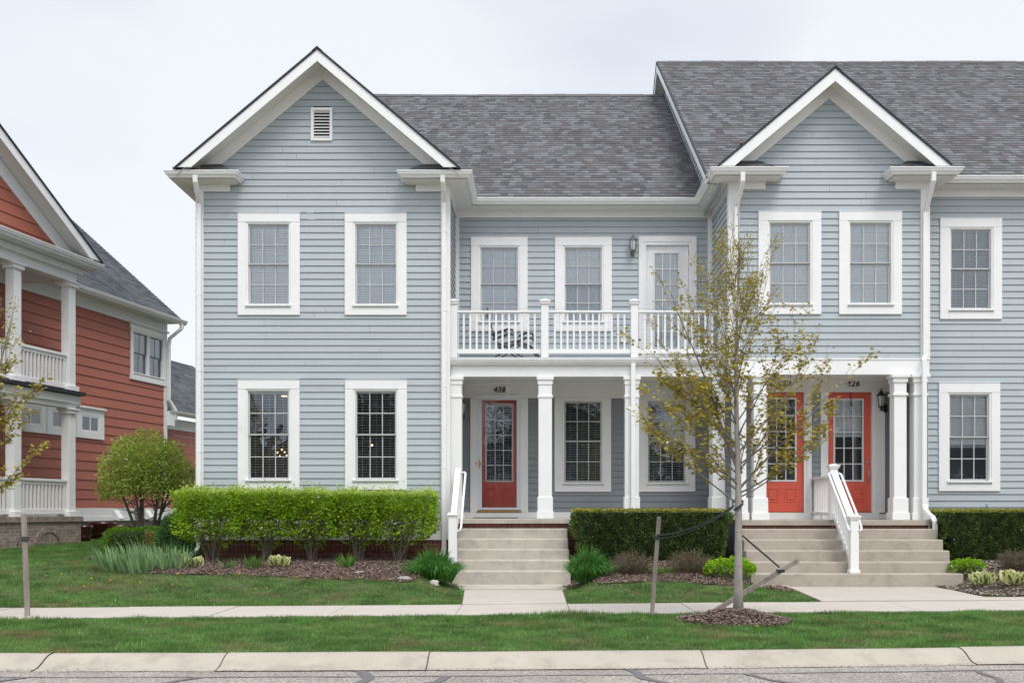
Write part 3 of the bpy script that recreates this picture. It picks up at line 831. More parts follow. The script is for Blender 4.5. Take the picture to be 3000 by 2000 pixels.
openA = []
for c, o, b in [((697.9, 879.3, 626.4, 923.2), (727.5, 847.1, 656.9, 892), 'closed'), ((1010.6, 1192, 626.4, 923.2), (1041, 1161.5, 656.9, 892), 'closed'),
                ((697.9, 878.5, 1113, 1433), (727, 847, 1145, 1402.7), 'open'), ((1011.6, 1192.8, 1113, 1434), (1041.5, 1161.5, 1145, 1403), 'open')]:
    openA.append(window_px(L, YA, c, o, b, deep=2.4))
XC = -4.020; ZT = 10.125; MG = 0.84
m = MB()
apz = ZT - 0.16
eL = 7.80
polyA = [(XL, 1.22), (XR, 1.22), (XR, 7.60), (XR, eL), (XC, apz), (XL, eL)]
hxs = (apz - eL) / MG
polyA = [(XL, 1.22), (XR, 1.22), (XR, min(7.9, apz - MG * (XR - XC))), (XC, apz), (XL, min(7.9, apz - MG * (XC - XL)))]
vent = (X(918, YA), X(969, YA), Z(408, YA), Z(323, YA))
m.lap((0, YA, 0), (1, 0, 0), (0, 0, 1), (0, -1, 0), polyA, EX, 0.019, joint=3.6, holes=[hole(o) for o in openA] + [vent], v0=1.22)
build("front_wing_siding", m, SIDING, L)
m = MB()   # return wall of the wing (faces right) and the outer left wall
m.lap((XR, YA, 0), (0, 1, 0), (0, 0, 1), (1, 0, 0), [(0, 1.22), (1.8, 1.22), (1.8, 7.75), (0, 7.75)], EX, 0.019, joint=3.6, v0=1.22)
m.lap((XL, 30.5, 0), (0, -1, 0), (0, 0, 1), (-1, 0, 0), [(0, 1.22), (9.5, 1.22), (9.5, 7.75), (0, 7.75)], EX, 0.019, joint=3.6, v0=1.22)
build("side_siding", m, SIDING, L)
# back wall of porch and balcony
ch = []
for c, o, b in [((1380, 1545.8, 695.7, 970.4), (1407.7, 1516.7, 725, 940.6), 'fine'), ((1625.8, 1792.3, 695.7, 970.4), (1654.5, 1762.8, 725, 940.6), 'curtain'),
                ((1624.4, 1790.2, 1166, 1439.7), (1653, 1762.9, 1174.4, 1412), 'open'), ((1870.6, 2036.5, 1166, 1439.7), (1898, 2008.7, 1174.4, 1412), 'open')]:
    ch.append(window_px(L, YB, c, o, b, deep=1.4))
ZF, ZD = 1.333, 4.44              # porch floor, balcony deck
d438 = (X(1398, YB), X(1527, YB), Z(1499.8, YB), Z(1160, YB))
dbal = (X(1893, YB), X(2017, YB), ZD + 0.06, Z(719, YB))
m = MB()
m.lap((0, YB, 0), (1, 0, 0), (0, 0, 1), (0, -1, 0), [(XR, ZD), (3.746, ZD), (3.746, 7.62), (XR, 7.62)], EX, 0.019, joint=3.6, holes=[hole(ch[0]), hole(ch[1]), (dbal[0] - .04, dbal[1] + .04, ZD - .1, dbal[3] + .03)], v0=ZD + 0.02)
build("balcony_wall_siding", m, SIDING, L)
m = MB()
m.lap((0, YB, 0), (1, 0, 0), (0, 0, 1), (0, -1, 0), [(XR, ZF), (3.746, ZF), (3.746, 3.9), (XR, 3.9)], EX, 0.019, joint=3.6, holes=[hole(ch[2]), hole(ch[3]), (d438[0] - .02, d438[1] + .02, ZF - .1, d438[3] + .03)], v0=ZF + 0.09)
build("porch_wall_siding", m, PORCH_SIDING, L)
# rough shell behind everything so no light comes through
m = MB()
m.face([(XL, 30.5, 0), (XL, 30.5, 7.8), (XE, 30.5, 7.8), (XE, 30.5, 0)])
m.face([(XL + 0.02, YA + .3, 0), (XL + 0.02, 30.5, 0), (XL + 0.02, 30.5, 7.8), (XL + 0.02, YA + .3, 7.8)])
m.box(XL + 0.02, XR - 0.02, YA + 2.8, YA + 2.9, 0, 7.8)
build("back_wall", m, SIDING, L)

# white trim boards
m = MB()
m.box(XL - 0.004, XL + 0.145, YA - 0.032, YA + 0.1, 0.93, 7.745)
m.box(XR - 0.145, XR + 0.004, YA - 0.032, YA + 0.1, 0.93, 7.745)
m.box(XR + 0.004, XR + 0.030, YA - 0.030, YA + 0.14, 0.93, 7.745)
m.box(XL + 0.145, XR - 0.145, YA - 0.030, YA + 0.05, 0.925, 1.215)
m.box(XL + 0.145, XR - 0.145, YA - 0.050, YA + 0.05, 1.215, 1.245)
m.box(XL - 0.008, XL - 0.03, YA - 0.03, 30.4, 0.925, 1.22)
m.box(XL - 0.002, -5.79, YA - 0.046, YA - 0.002, 7.59, 7.745)
m.box(-2.235, XR + 0.002, YA - 0.046, YA - 0.002, 7.59, 7.745)
m.box(XR + 0.003, XR + 0.030, YA + 0.14, YB - 0.03, 7.59, 7.745)
m.box(XR + 0.030, 3.746, YB - 0.034, YB + 0.02, 7.575, 7.745)
m.box(3.746 - 0.10, 3.746, YB - 0.036, YB + 0.02, ZD, 7.575)
m.box(XR + 0.001, XR + 0.085, YB - 0.036, YB + 0.02, ZD, 7.575)
build("trim_board", m, WHITE, L, bevel=0.003)

# gable: shingle edge, rake fascia, sloped soffit, frieze on the wall
def gable(parent, xc, zt, mg, half, yf, yw, fz, zs, zfr0, zfr1, ze, yback, zr=None):
    m = MB()
    for s in (-1, 1):
        def q(z): return xc + s * (zt - z) / mg
        def band(top, bot, y0, y1, cut, mb):
            poly = [(xc, zt - top), (xc, zt - bot), (xc + s * max(0, (zt - bot - cut)) / mg, cut), (xc + s * (zt - top - cut) / mg, cut)]
            if s < 0: poly = poly[::-1]
            mb.prism(poly, y0, y1)
        band(0.035, fz, yf, yf + 0.025, ze, m)
        band(zfr0, zfr1, yw - 0.028, yw + 0.01, ze + 0.035, m)
    f = build("rake_board", m, WHITE, parent, bevel=0.003)
    m = MB()
    for s in (-1, 1):
        x1 = xc + s * half
        a, b = (xc, zt - zs), (x1, zt - zs - half * mg)
        m.face([(a[0], yf + 0.025, a[1]), (a[0], yw, a[1]), (b[0], yw, b[1]), (b[0], yf + 0.025, b[1])])
    build("rake_soffit", m, SOFFIT, parent)
    m = MB(); sl = math.sqrt(1 + mg * mg)
    for s in (-1, 1):
        L_ = half * sl
        U = (0, s, 0); V = Vector((-s, 0, mg)).normalized(); N = Vector((s * mg, 0, 1)).normalized()
        O = Vector((xc + s * half, yf - 0.02 if s > 0 else yback, zt - half * mg))
        if s > 0: poly = [(0, 0), (yback - yf + 0.02, 0), (yback - yf + 0.02, L_), (0, L_)]
        else: poly = [(0, 0), (yback - yf + 0.02, 0), (yback - yf + 0.02, L_), (0, L_)]; U = (0, -1, 0)
        m.lap(O, U, V, N, poly, 0.175, 0.009)
    m.prism([(xc - 0.10, zt - 0.065), (xc, zt + 0.022), (xc + 0.10, zt - 0.065), (xc, zt + 0.005)], yf - 0.03, yback)
    for s in (-1, 1):      # the last course down to the gutter, behind the return
        xa, za = xc + s * half, zt - half * mg; m.face([(xa, yf + .3, za), (xa + s * .12, yf + .3, za - .12 * mg), (xa + s * .12, yback, za - .12 * mg), (xa, yback, za)], uv=[(0, 0), (0, .1), (9, .1), (9, 0)])
    r = build("gable_roof", m, SHINGLE, parent)
    m = MB()
    for s in (-1, 1):
        poly = [(xc, zt + 0.012), (xc, zt - 0.034), (xc + s * (half), zt - 0.034 - half * mg), (xc + s * (half + 0.02), zt + 0.012 - (half + 0.02) * mg)]
        if s < 0: poly = poly[::-1]
        m.prism(poly, yf - 0.022, yf + 0.20)
    build("shingle_edge", m, SHEDGE, r)

gable(L, XC, ZT, MG, 2.66, 20.45, YA, 0.25, 0.135, 0.134, 0.385, 7.895, 27.0)

# main roof of the left house
def pitch_roof(parent, x0, x1, ye, ze, yr, mm, name="main_roof", mat=None, expo=0.175):
    m = MB(); zr = ze + mm * (yr - ye); sl = math.hypot(yr - ye, zr - ze)
    V = Vector((0, 1, mm)).normalized(); N = Vector((0, -mm, 1)).normalized()
    m.lap((x0, ye, ze), (1, 0, 0), V, N, [(0, 0), (x1 - x0, 0), (x1 - x0, sl), (0, sl)], expo, 0.009)
    V2 = Vector((0, -1, mm)).normalized(); N2 = Vector((0, mm, 1)).normalized()
    m.lap((x1, 2 * yr - ye, ze), (-1, 0, 0), V2, N2, [(0, 0), (x1 - x0, 0), (x1 - x0, sl), (0, sl)], expo, 0.009)
    k = 0; x = x0
    while x < x1:      # ridge caps with small irregular lifts
        xe = min(x1, x + 0.30); j = 0.004 * math.sin(k * 1.9) + 0.007 * math.sin(k * 0.3)
        m.prism([(yr - 0.13, zr - 0.13 * mm + 0.02), (yr, zr + 0.035 + j), (yr + 0.13, zr - 0.13 * mm + 0.02), (yr, zr + 0.01)], x, xe, axis='x'); x = xe; k += 1
    return build(name, m, mat or SHINGLE, parent)
pitch_roof(L, -6.60, XE + 0.18, 22.36, 7.845, 29.65, M_MAIN)
m = MB()
m.prism([(22.5, 7.75), (29.75, 12.6), (30.5, 12.3), (30.5, 7.75)], XL - 0.02, XL + 0.05, axis='x')
build("gable_end_siding", m, SIDING, L)

# little hipped roofs over the eave returns
def return_roof(parent, x0, x1, yf, yw, hip):
    m = MB(); z0, z1 = 7.85, 8.13
    a = 0.36
    if hip == 'right':
        p = [(x0, yf, z0), (x1, yf, z0), (x1 - a, yw, z1), (x0, yw, z1)]; q = [(x1, yf, z0), (x1, yw, z0), (x1 - a, yw, z1)]
    else:
        p = [(x0, yf, z0), (x1, yf, z0), (x1, yw, z1), (x0 + a, yw, z1)]; q = [(x0, yw, z0), (x0, yf, z0), (x0 + a, yw, z1)]
    def sub(P, n=3):
        for k in range(n):
            t0, t1 = k / n, (k + 1) / n
            A = Vector(P[0]).lerp(Vector(P[3]), t0); B = Vector(P[1]).lerp(Vector(P[2]), t0)
            C = Vector(P[1]).lerp(Vector(P[2]), t1); D = Vector(P[0]).lerp(Vector(P[3]), t1)
            up = Vector((0, -0.003, 0.012))
            m.face([A + up, B + up, C, D], uv=[(A.x, t0 * .42), (B.x, t0 * .42), (C.x, t1 * .42 - .002), (D.x, t1 * .42 - .002)])
            m.face([A, B, B + up, A + up], uv=[(A.x, t0 * .42)] * 4)
    sub(p); m.face(q, uv=[(0, 0), (0.4, 0), (0.2, 0.3)])
    build("return_roof", m, SHINGLE, parent)
return_roof(L, -6.80, -5.62, 20.56, YA, 'right')
return_roof(L, -2.43, -1.24, 20.56, YA, 'left')

def eaves(parent, path, zt=7.86, wide=0.42, gut="gutter"):
    m = MB(); m.sweep(path, gutter_prof(zt)); build(gut, m, GUTTER, parent)
    m = MB(); m.sweep(path, [(0.0, zt - 0.02), (-0.02, zt - 0.02), (-0.02, zt - 0.135), (0.0, zt - 0.135)]); 
    m.sweep(path, [(0.0, zt - 0.14), (0.0, zt - 0.128), (-wide, zt - 0.128), (-wide, zt - 0.14)])
    m.sweep(path, [(-0.10, zt - 0.148), (-0.10, zt - 0.1405), (-0.16, zt - 0.1405), (-0.16, zt - 0.148)])
    build("eave_soffit", m, SOFFIT, parent)
eaves(L, [(-5.626, YA), (-5.626, 20.62), (-6.796, 20.62), (-6.796, 30.4)], wide=0.36)
eaves(L, [(3.42, 21.55), (3.42, 22.42), (-1.246, 22.42), (-1.246, 20.62), (-2.425, 20.62), (-2.425, YA)], wide=0.37)

# attic vent
vx0, vx1, vz0, vz1 = X(911.6, YA), X(975, YA), Z(414, YA), Z(317, YA)
m = MB(); t = 0.055
m.box(vx0, vx1, YA - 0.045, YA + 0.03, vz1 - t, vz1); m.box(vx0, vx1, YA - 0.045, YA + 0.03, vz0, vz0 + t)
m.box(vx0, vx0 + t, YA - 0.045, YA + 0.03, vz0 + t, vz1 - t); m.box(vx1 - t, vx1, YA - 0.045, YA + 0.03, vz0 + t, vz1 - t)
v = build("attic_vent", m, WHITE, L, bevel=0.002)
m = MB()
for k in range(9):
    z = vz0 + t + (vz1 - vz0 - 2 * t) * (k + 0.25) / 9
    m.prism([(YA - 0.030, z), (YA - 0.030, z + 0.010), (YA + 0.02, z + 0.045), (YA + 0.02, z + 0.035)], vx0 + t, vx1 - t, axis='x')
build("louvres", m, WHITE, v)
m = MB(); m.box(vx0 + t, vx1 - t, YA + 0.05, YA + 0.06, vz0 + t, vz1 - t); build("vent_backing", m, BLACK, v)

# brick foundation
m = MB(); m.box(XL + 0.02, XR + 0.01, YA - 0.012, YA + 0.2, 0.1, 0.71); m.box(XL + 0.02, XL + 0.03, YA, 30.4, 0.1, 0.92)
m.box(0.5, 3.73, 21.03, 21.10, 0.1, 1.235)
build("brick_foundation", m, BRICK, L)
m = MB(); m.box(XL + 0.02, XR + 0.01, YA - 0.014, YA + 0.2, 0.712, 0.922); build("brick_course", m, BRICK_SOLDIER, L)
m = MB(); m.box(XR + 0.05, 0.9, 21.015, 21.10, 1.153, 1.237); build("brick_course", m, BRICK, L)
m = MB(); m.box(XR + 0.04, 3.74, 20.95, YB, 1.238, ZF); build("porch_slab", m, STEP_L, L, bevel=0.01)

# porch: beam, ceiling, columns, skirting
m = MB()
m.box(XR + 0.032, 3.74, YP, YP + 0.24, 4.078, 4.285)
m.box(XR + 0.033, 3.74, YP - 0.010, YP + 0.02, 4.262, 4.292)
m.box(XR + 0.032, 3.74, YP + 0.24, YB - 0.045, 4.16, 4.20)       # ceiling
m.box(XR + 0.032, 3.74, YB - 0.07, YB - 0.042, 4.09, 4.16)       # crown
m.box(XR + 0.032, 3.74, YB - 0.042, YB + 0.01, 3.822, 4.16)      # frieze
m.box(XR + 0.032, d438[0] - 0.02, YB - 0.040, YB + 0.01, ZF, 1.452)
m.box(d438[1] + 0.02, 3.74, YB - 0.040, YB + 0.01, ZF, 1.452)
m.box(d438[0] - 0.02, d438[1] + 0.02, YB - 0.044, YB + 0.01, ZF, 1.440)
m.box(XR + 0.034, 3.738, YP + 0.012, YB, 4.2, 4.40)
build("porch_beam", m, WHITE, L, bevel=0.004)
m = MB(); m.box(XR + 0.032, 3.74, YP - 0.06, YB, 4.405, 4.445); build("balcony_deck", m, DECKM, L)
m = MB(); m.sweep([(3.742, YP - 0.012), (XR + 0.034, YP - 0.012)], gutter_prof(4.405, 0.11, 0.11)); build("gutter", m, GUTTER, L)
for px0, px1 in ((1317, 1352.5), (1577.5, 1617), (1831.7, 1872)):
    yf = YP - 0.02
    column(L, (X(px0, yf) + X(px1, yf)) / 2, (px1 - px0) * yf / F, yf, 0.26, ZF, 4.077)
yf = YP - 0.02
column(L, (X(2088, yf) + X(2124, yf)) / 2, 36 * yf / F, yf, 0.45, ZF, 4.077)

# front door with storm door
door_m(L, YB, d438[0] + 0.07, d438[1] - 0.07, d438[2] + 0.03, d438[3] - 0.06, (X(1421, YB), X(1504, YB), Z(1411, YB), Z(1181, YB)), DOOR, blind='open', recess=0.06)
m = MB(); y = YB - 0.03; a0, a1, b0, b1 = d438
g = (X(1412, YB), X(1513.7, YB), Z(1486, YB), Z(1171.8, YB))
m.box(a0 + .02, g[0], y, y + 0.03, b0 + 0.05, b1 - .02); m.box(g[1], a1 - .02, y, y + 0.03, b0 + 0.05, b1 - .02)
m.box(g[0], g[1], y, y + 0.03, b0 + 0.05, g[2]); m.box(g[0], g[1], y, y + 0.03, g[3], b1 - .02)
sd = build("storm_door", m, mat_plain("storm_door_white", (0.68, 0.73, 0.78), 0.35, 0.02), L, bevel=0.005)
m = MB(); m.face([(g[0], y + .012, g[2]), (g[1], y + .012, g[2]), (g[1], y + .012, g[3]), (g[0], y + .012, g[3])]); build("pane", m, GLASS_DOOR, sd)
m = MB(); hx, hz = X(1405, YB), Z(1358, YB)
m.box(hx - 0.014, hx + 0.014, y - 0.012, y, hz - 0.09, hz + 0.09); m.tube([(hx, y - 0.01, hz + 0.0), (hx, y - 0.05, hz), (hx + 0.04, y - 0.055, hz + 0.006), (hx + 0.105, y - 0.05, hz - 0.005)], 0.009, 8)
m.box(X(1394, YB), X(1397.5, YB), y - 0.02, y - 0.016, Z(1362, YB), Z(1352, YB))
build("handle", m, BRASS, sd)
m = MB(); m.box(a0, a1, YB - 0.05, YB - 0.012, b0, b0 + 0.045); build("threshold", m, BRASS, L)
m = MB()
m.box(X(1378, YB), a0, YB - 0.046, YB + 0.1, 1.452, 3.82); m.box(a1, X(1547, YB), YB - 0.046, YB + 0.1, 1.452, 3.82)
m.box(a0, a0 + 0.02, YB - 0.046, YB + 0.1, b0 + .045, b1); m.box(a1 - .02, a1, YB - 0.046, YB + 0.1, b0 + .045, b1)
m.box(a0 - 0.02, a1 + 0.02, YB - 0.075, YB - 0.02, b1 - .02, b1 + 0.022)
build("door_casing", m, WHITE, L, bevel=0.003)
m = MB(); m.box(X(1390, 22.2), X(1518, 22.2), 21.75, 22.35, ZF + 0.002, ZF + 0.016)
tag(build("doormat", m, BLACK, None, base=(-0.7, 22.05, ZF)), "thin black doormat on the porch floor before the storm door", "doormat")
house_number(L, "438", X(1462.7, YB), Z(1142.5, YB), YB - 0.052)
lantern(L, X(1357, YB) + 0.0, YB, Z(1196, YB), PEWTER, 0, 0.88)

# balcony door
m = MB(); c0, c1 = X(1870.7, YB), X(2040.3, YB); zt = Z(692.6, YB); e0, e1 = dbal[0] - 0.005, dbal[1] + 0.005
m.box(c0, e0 - .045, YB - 0.044, YB + 0.02, ZD, zt); m.box(e1 + .045, c1, YB - 0.044, YB + 0.02, ZD, zt); m.box(e0 - .045, e1 + .045, YB - 0.044, YB + 0.02, dbal[3] + 0.07, zt)
m.box(e0 - .045, e0, YB - 0.032, YB + 0.1, ZD, dbal[3] + 0.07); m.box(e1, e1 + .045, YB - 0.032, YB + 0.1, ZD, dbal[3] + 0.07); m.box(e0, e1, YB - 0.032, YB + 0.1, dbal[3] + 0.004, dbal[3] + 0.07)
build("door_casing", m, WHITE, L, bevel=0.003)
bd = door_m(L, YB, dbal[0], dbal[1], dbal[2], dbal[3], (X(1914, YB), X(1992, YB), Z(1020, YB), Z(736, YB)), WHITE, rows=6, blind="fine", panels=False, recess=0.035)
m = MB(); kx, kz = X(1900, YB), Z(934, YB); m.lathe([(0, 0)], 0, 0, 3) if False else None
m.tube([(kx, YB + 0.03, kz), (kx, YB - 0.01, kz), (kx, YB - 0.03, kz)], [0.02, 0.012, 0.028], 10); m.tube([(kx, YB + 0.035, kz + .1), (kx, YB + 0.01, kz + .1)], 0.022, 10)
build("knob", m, NICKEL, bd)
lantern(L, X(1853, YB), YB, Z(722, YB), PEWTER, 0, 0.90)
m = MB(); m.box(X(1818, YB), X(1835, YB), YB - 0.05, YB - 0.018, Z(1002, YB), Z(990, YB)); build("outlet_cover", m, WHITE, L)

# balcony railing
rl = MB(); yr = YP + 0.07
posts = [(1315.8, 1340), (1585.6, 1607), (1847.8, 1869), (2106, 2127)]
ztop, zb0, zb1 = Z(880, yr) - 0.0, Z(1035.5, yr), Z(1023, yr)
for a, b in posts:
    xa, xb = X(a, yr), X(b, yr)
    rl.box(xa, xb, yr - 0.07, yr + 0.07, 4.445, ztop - 0.08)
    rl.box(xa - 0.022, xb + 0.022, yr - 0.092, yr + 0.092, ztop - 0.08, ztop - 0.035)
    rl.box(xa - 0.036, xb + 0.036, yr - 0.106, yr + 0.106, ztop - 0.035, ztop - 0.004)
    rl.prism([(xa - 0.02, ztop - 0.004), (xb + 0.02, ztop - 0.004), ((xa + xb) / 2 + .02, ztop + 0.02), ((xa + xb) / 2 - .02, ztop + 0.02)], yr - 0.08, yr + 0.08)
rt = Z(910.3, yr); rb = Z(915.8, yr)
for (a, b), (c, d) in zip(posts[:-1], posts[1:]):
    x0, x1 = X(b, yr), X(c, yr)
    rl.box(x0, x1, yr - 0.045, yr + 0.045, rb, rt); rl.box(x0, x1, yr - 0.028, yr + 0.028, rb - 0.012, rb)
    rl.box(x0, x1, yr - 0.030, yr + 0.030, zb0, zb1)
R_ = build("balcony_railing", rl, WHITE, L, bevel=0.004)
for (a, b), (c, d) in zip(posts[:-1], posts[1:]):
    x0, x1 = X(b, yr), X(c, yr); n = int(round((x1 - x0) / 0.1265)) - 1
    for k in range(1, n + 1):
        bm_ = MB(); xx = x0 + (x1 - x0) * k / (n + 1)
        bm_.box(xx - 0.019, xx + 0.019, yr - 0.019, yr + 0.019, zb1, rb - 0.012)
        build("baluster", bm_, WHITE, R_, bevel=0.003)
m = MB(); ym = yr + 0.05
xx = X(1345, yr)
while xx < 3.6:
    m.box(xx - 0.0013, xx + 0.0013, ym, ym + 0.002, 4.45, rb); xx += 0.05
for k in range(8):
    zz = 4.47 + k * 0.135
    m.box(X(1345, yr), 3.6, ym + 0.0025, ym + 0.005, zz - 0.0013, zz + 0.0013)
tag(build("wire_mesh", m, WIRE, None, base=(1.0, ym, 4.45)), "thin wire mesh strung behind the white balcony railing", "wire mesh")

# downspouts of the left house
def downspout(parent, pts, w=0.085, d=0.065, mat=None):
    m = MB(); tube_rect(m, pts, w, d)
    return build("downspout", m, mat or GUTTER, parent, bevel=0.006)
yd_ = YA - 0.075
downspout(L, [(X(572, 20.56), 20.56, 7.76), (X(572, 20.56), 20.57, 7.66), (X(577, 20.7), 20.70, 7.52), (-6.37, yd_, 7.36), (-6.37, yd_, 0.80), (-6.40, yd_ - 0.05, 0.72), (-6.46, 20.75, 0.66), (-6.66, 20.35, 0.56)])
downspout(L, [(X(1297, 20.56), 20.56, 7.76), (X(1297, 20.56), 20.57, 7.66), (X(1301, 20.7), 20.70, 7.54), (-1.69, yd_, 7.38), (-1.69, yd_, 0.80), (-1.70, yd_ - 0.03, 0.68), (-1.86, 20.70, 0.50), (-1.93, 20.55, 0.45)])
yq = YP - 0.08
downspout(L, [(X(1855, yq), yq, 4.31), (X(1855, yq), yq, 1.50), (X(1857, yq), yq - 0.06, 1.40)])
m = MB()
for zz in (7.1, 5.6, 4.15, 2.6): m.box(-6.42, -6.32, yd_ - 0.036, yd_ + 0.05, zz, zz + 0.02); m.box(-1.74, -1.64, yd_ - 0.036, yd_ + 0.05, zz - .3, zz - .28)
build("pipe_strap", m, GUTTER, L)

# steps of 438
def steps(parent, x0, x1, y0, yb, zs, base_z, mat, flare=0.0):
    m = MB()
    for k, z in enumerate(zs):
        ye = y0 - 0.28 * (k + 1)
        m.box(x0 - flare * k - 0.0005 * k, x1 + flare * k + 0.0005 * k, ye, yb, base_z - 0.3 - 0.001 * k, z)
    return build("front_steps", m, mat, parent, bevel=0.020)
steps(L, -1.42, 0.665, 20.95, 21.01, [1.148, 0.963, 0.778, 0.594, 0.410], 0.2, STEP_L, 0.004)

# left stair rail with newel
m = MB(); nx = -1.43
m.box(nx - 0.075, nx + 0.075, 19.60, 19.75, 0.412, 1.40); m.box(nx - 0.10, nx + 0.10, 19.575, 19.775, 1.40, 1.43); m.box(nx - 0.085, nx + 0.085, 19.59, 19.76, 1.43, 1.455)
m.box(nx - 0.09, nx + 0.09, 19.585, 19.765, 0.412, 0.50)
m.bar((nx, 19.74, 1.30), (nx, 21.05, 2.28), 0.11, 0.05, roll_up=(0, 0, 1)); m.bar((nx, 19.74, 0.55), (nx, 21.0, 1.47), 0.05, 0.08)
hr = build("stair_railing", m, WHITE, L, bevel=0.005)
m = MB()
for k in range(9):
    yy = 19.85 + k * 0.125; t = (yy - 19.74) / 1.31
    m.box(nx - 0.018, nx + 0.018, yy - 0.018, yy + 0.018, 0.56 + 0.92 * t, 1.28 + 0.98 * t)
build("balusters", m, WHITE, hr)
m = MB(); hx = nx + 0.15
m.tube([(nx + .05, 21.0, 2.20), (hx - 0.02, 20.98, 2.22), (hx, 20.93, 2.20), (hx, 20.0, 1.50), (hx, 19.75, 1.30), (hx, 19.64, 1.20), (hx - 0.01, 19.62, 1.14), (hx - 0.05, 19.65, 1.12), (hx - 0.10, 19.66, 1.12)], 0.021, 10)
build("pipe_handrail", m, WHITE, hr)

# lamps that glow inside the lower front rooms
def bulb_thing(name, label, cat, pts, r, cord=None):
    m = MB()
    for (x, y, z) in pts:
        m.lathe([(0.0, z + r), (r * 0.7, z + r * 0.7), (r, z), (r * 0.7, z - r * 0.7), (0, z - r)], x, y, 8)
    o = build(name, m, BULB, None, base=pts[0]); tag(o, label, cat)
    if cord:
        m = MB()
        for (x, y, z) in pts: m.tube([(x, y, z + r), (cord[0], y, cord[1])], 0.006, 5)
        build("stem", m, BRASS, o, base=pts[0])
        for c in o.children: pass
    return o
yi = YA + 1.0
m = MB(); zc = Z(1160, yi); xc_ = X(833, yi)
m.lathe([(0.0, zc + .004), (0.055, zc + .004), (0.055, zc - .004), (0.0, zc - .004)], xc_, yi, 14)
m.box(xc_ - .3, xc_ + .3, yi - .3, yi + .3, zc + .006, zc + .016)
o = build("ceiling_light", m, BULB, None, base=(xc_, yi, zc)); o.data.materials.append(ROOM)
for p in o.data.polygons[-6:]: p.material_index = 1
tag(o, "round lit ceiling light behind the top right pane of the lower left window", "ceiling light")
bulb_thing("chandelier", "chandelier with small warm bulbs seen through the lower left front window", "chandelier",
           [(X(813, yi), yi, Z(1325, yi)), (X(834, yi), yi, Z(1324, yi)), (X(824, yi), yi + .05, Z(1316, yi)), (X(838, yi), yi + .05, Z(1333, yi)), (X(818, yi), yi + .05, Z(1335, yi))], 0.012, cord=(X(825, yi), Z(1290, yi)))
bulb_thing("pendant_lamp", "single warm pendant lamp seen through the lower window nearest the stairs", "pendant lamp", [(X(1090, yi), yi, Z(1304, yi))], 0.02, cord=(X(1090, yi), Z(1270, yi)))

# ================================================================== RIGHT TOWNHOUSE (numbers 432 and 426)
YC, YD, YE = 20.8, 21.3, 22.0
CL, CR = 3.746, 7.51
XEND = 15.0
T = thing("townhouse", "taller blue-grey townhouse with narrow front gable over paired red doors 432 and 426", "house", (6.0, 20.8, 0.2), group="attached grey townhouses")
oc = [window_px(T, YC, (2221, 2404.8, 620.6, 921), (2254, 2373, 653, 889), 'fine'), window_px(T, YC, (2457, 2640.8, 620.6, 921), (2489, 2609.7, 653, 889), 'fine')]
od = [window_px(T, YD, (2752.5, 2933.5, 640.8, 935), (2784, 2902.4, 672, 904.7), 'grey'), window_px(T, YD, (2748.7, 2928, 1122, 1438), (2780, 2897, 1155, 1407), 'half')]
XG, ZG = 5.628, 9.73
m = MB()
apz = ZG - 0.21
zs_ = min(7.9, apz - MG * (CR - XG))
m.lap((0, YC, 0), (1, 0, 0), (0, 0, 1), (0, -1, 0), [(CL, 4.36), (CR, 4.36), (CR, zs_), (XG, apz), (CL, zs_)], EX, 0.019, joint=3.6, holes=[hole(o) for o in oc], v0=4.36)
m.lap((0, YD, 0), (1, 0, 0), (0, 0, 1), (0, -1, 0), [(CR - 0.1, 1.30), (XEND, 1.30), (XEND, 7.62), (CR - 0.1, 7.62)], EX, 0.019, joint=3.6, holes=[hole(o) for o in od], v0=1.30)
m.lap((CL, YB, 0), (0, -1, 0), (0, 0, 1), (-1, 0, 0), [(0, 4.42), (2.0, 4.42), (2.0, 7.75), (0, 7.75)], EX, 0.019, joint=3.6, v0=4.42)
m.lap((CR, YC, 0), (0, 1, 0), (0, 0, 1), (1, 0, 0), [(0, 4.36), (0.5, 4.36), (0.5, 7.75), (0, 7.75)], EX, 0.019, joint=3.6, v0=4.36)
# strip of wall that stands above the lower roof of 438
m.lap((XE + 0.16, 30.8, 0), (0, -1, 0), (0, 0, 1), (-1, 0, 0), [(0.5, 7.6), (10.0, 7.6), (10.0, 7.78), (2.0, 13.05), (1.2, 12.9)], EX, 0.019, joint=3.6, v0=7.62)
build("siding", m, SIDING, T)
d426 = (X(2425.6, YE), X(2552.6, YE), Z(1499.3, YE), Z(1146.7, YE))
d432 = (X(2227.0, YE), X(2354.0, YE), Z(1499.3, YE), Z(1146.7, YE))
ZR = 1.31
m = MB()
m.lap((0, YE, 0), (1, 0, 0), (0, 0, 1), (0, -1, 0), [(CL, ZR), (CR, ZR), (CR, 3.9), (CL, 3.9)], 0.1155, 0.017, joint=3.6, holes=[(d426[0] - .03, d426[1] + .03, 1, 3.8), (d432[0] - .03, d432[1] + .03, 1, 3.8)], v0=ZR)
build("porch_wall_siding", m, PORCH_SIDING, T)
m = MB()
m.lap((CR - 0.02, YE, 0), (0, -1, 0), (0, 0, 1), (-1, 0, 0), [(0, ZR), (0.75, ZR), (0.75, 4.1), (0, 4.1)], 0.1155, 0.017, joint=3.6, v0=ZR)
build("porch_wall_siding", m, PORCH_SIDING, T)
m = MB()
m.face([(XE, 31, 0), (XE, 31, 7.8), (XEND, 31, 7.8), (XEND, 31, 0)]); m.face([(XEND, YD, 0), (XEND, 31, 0), (XEND, 31, 7.8), (XEND, YD, 7.8)])
m.box(CL + 0.05, XEND - .1, YD + 1.9, YD + 2.0, 0, 7.8); m.box(CR, CR + 0.01, YC + .01, YE, 1.0, 4.36)
build("back_wall", m, SIDING, T)
m = MB()
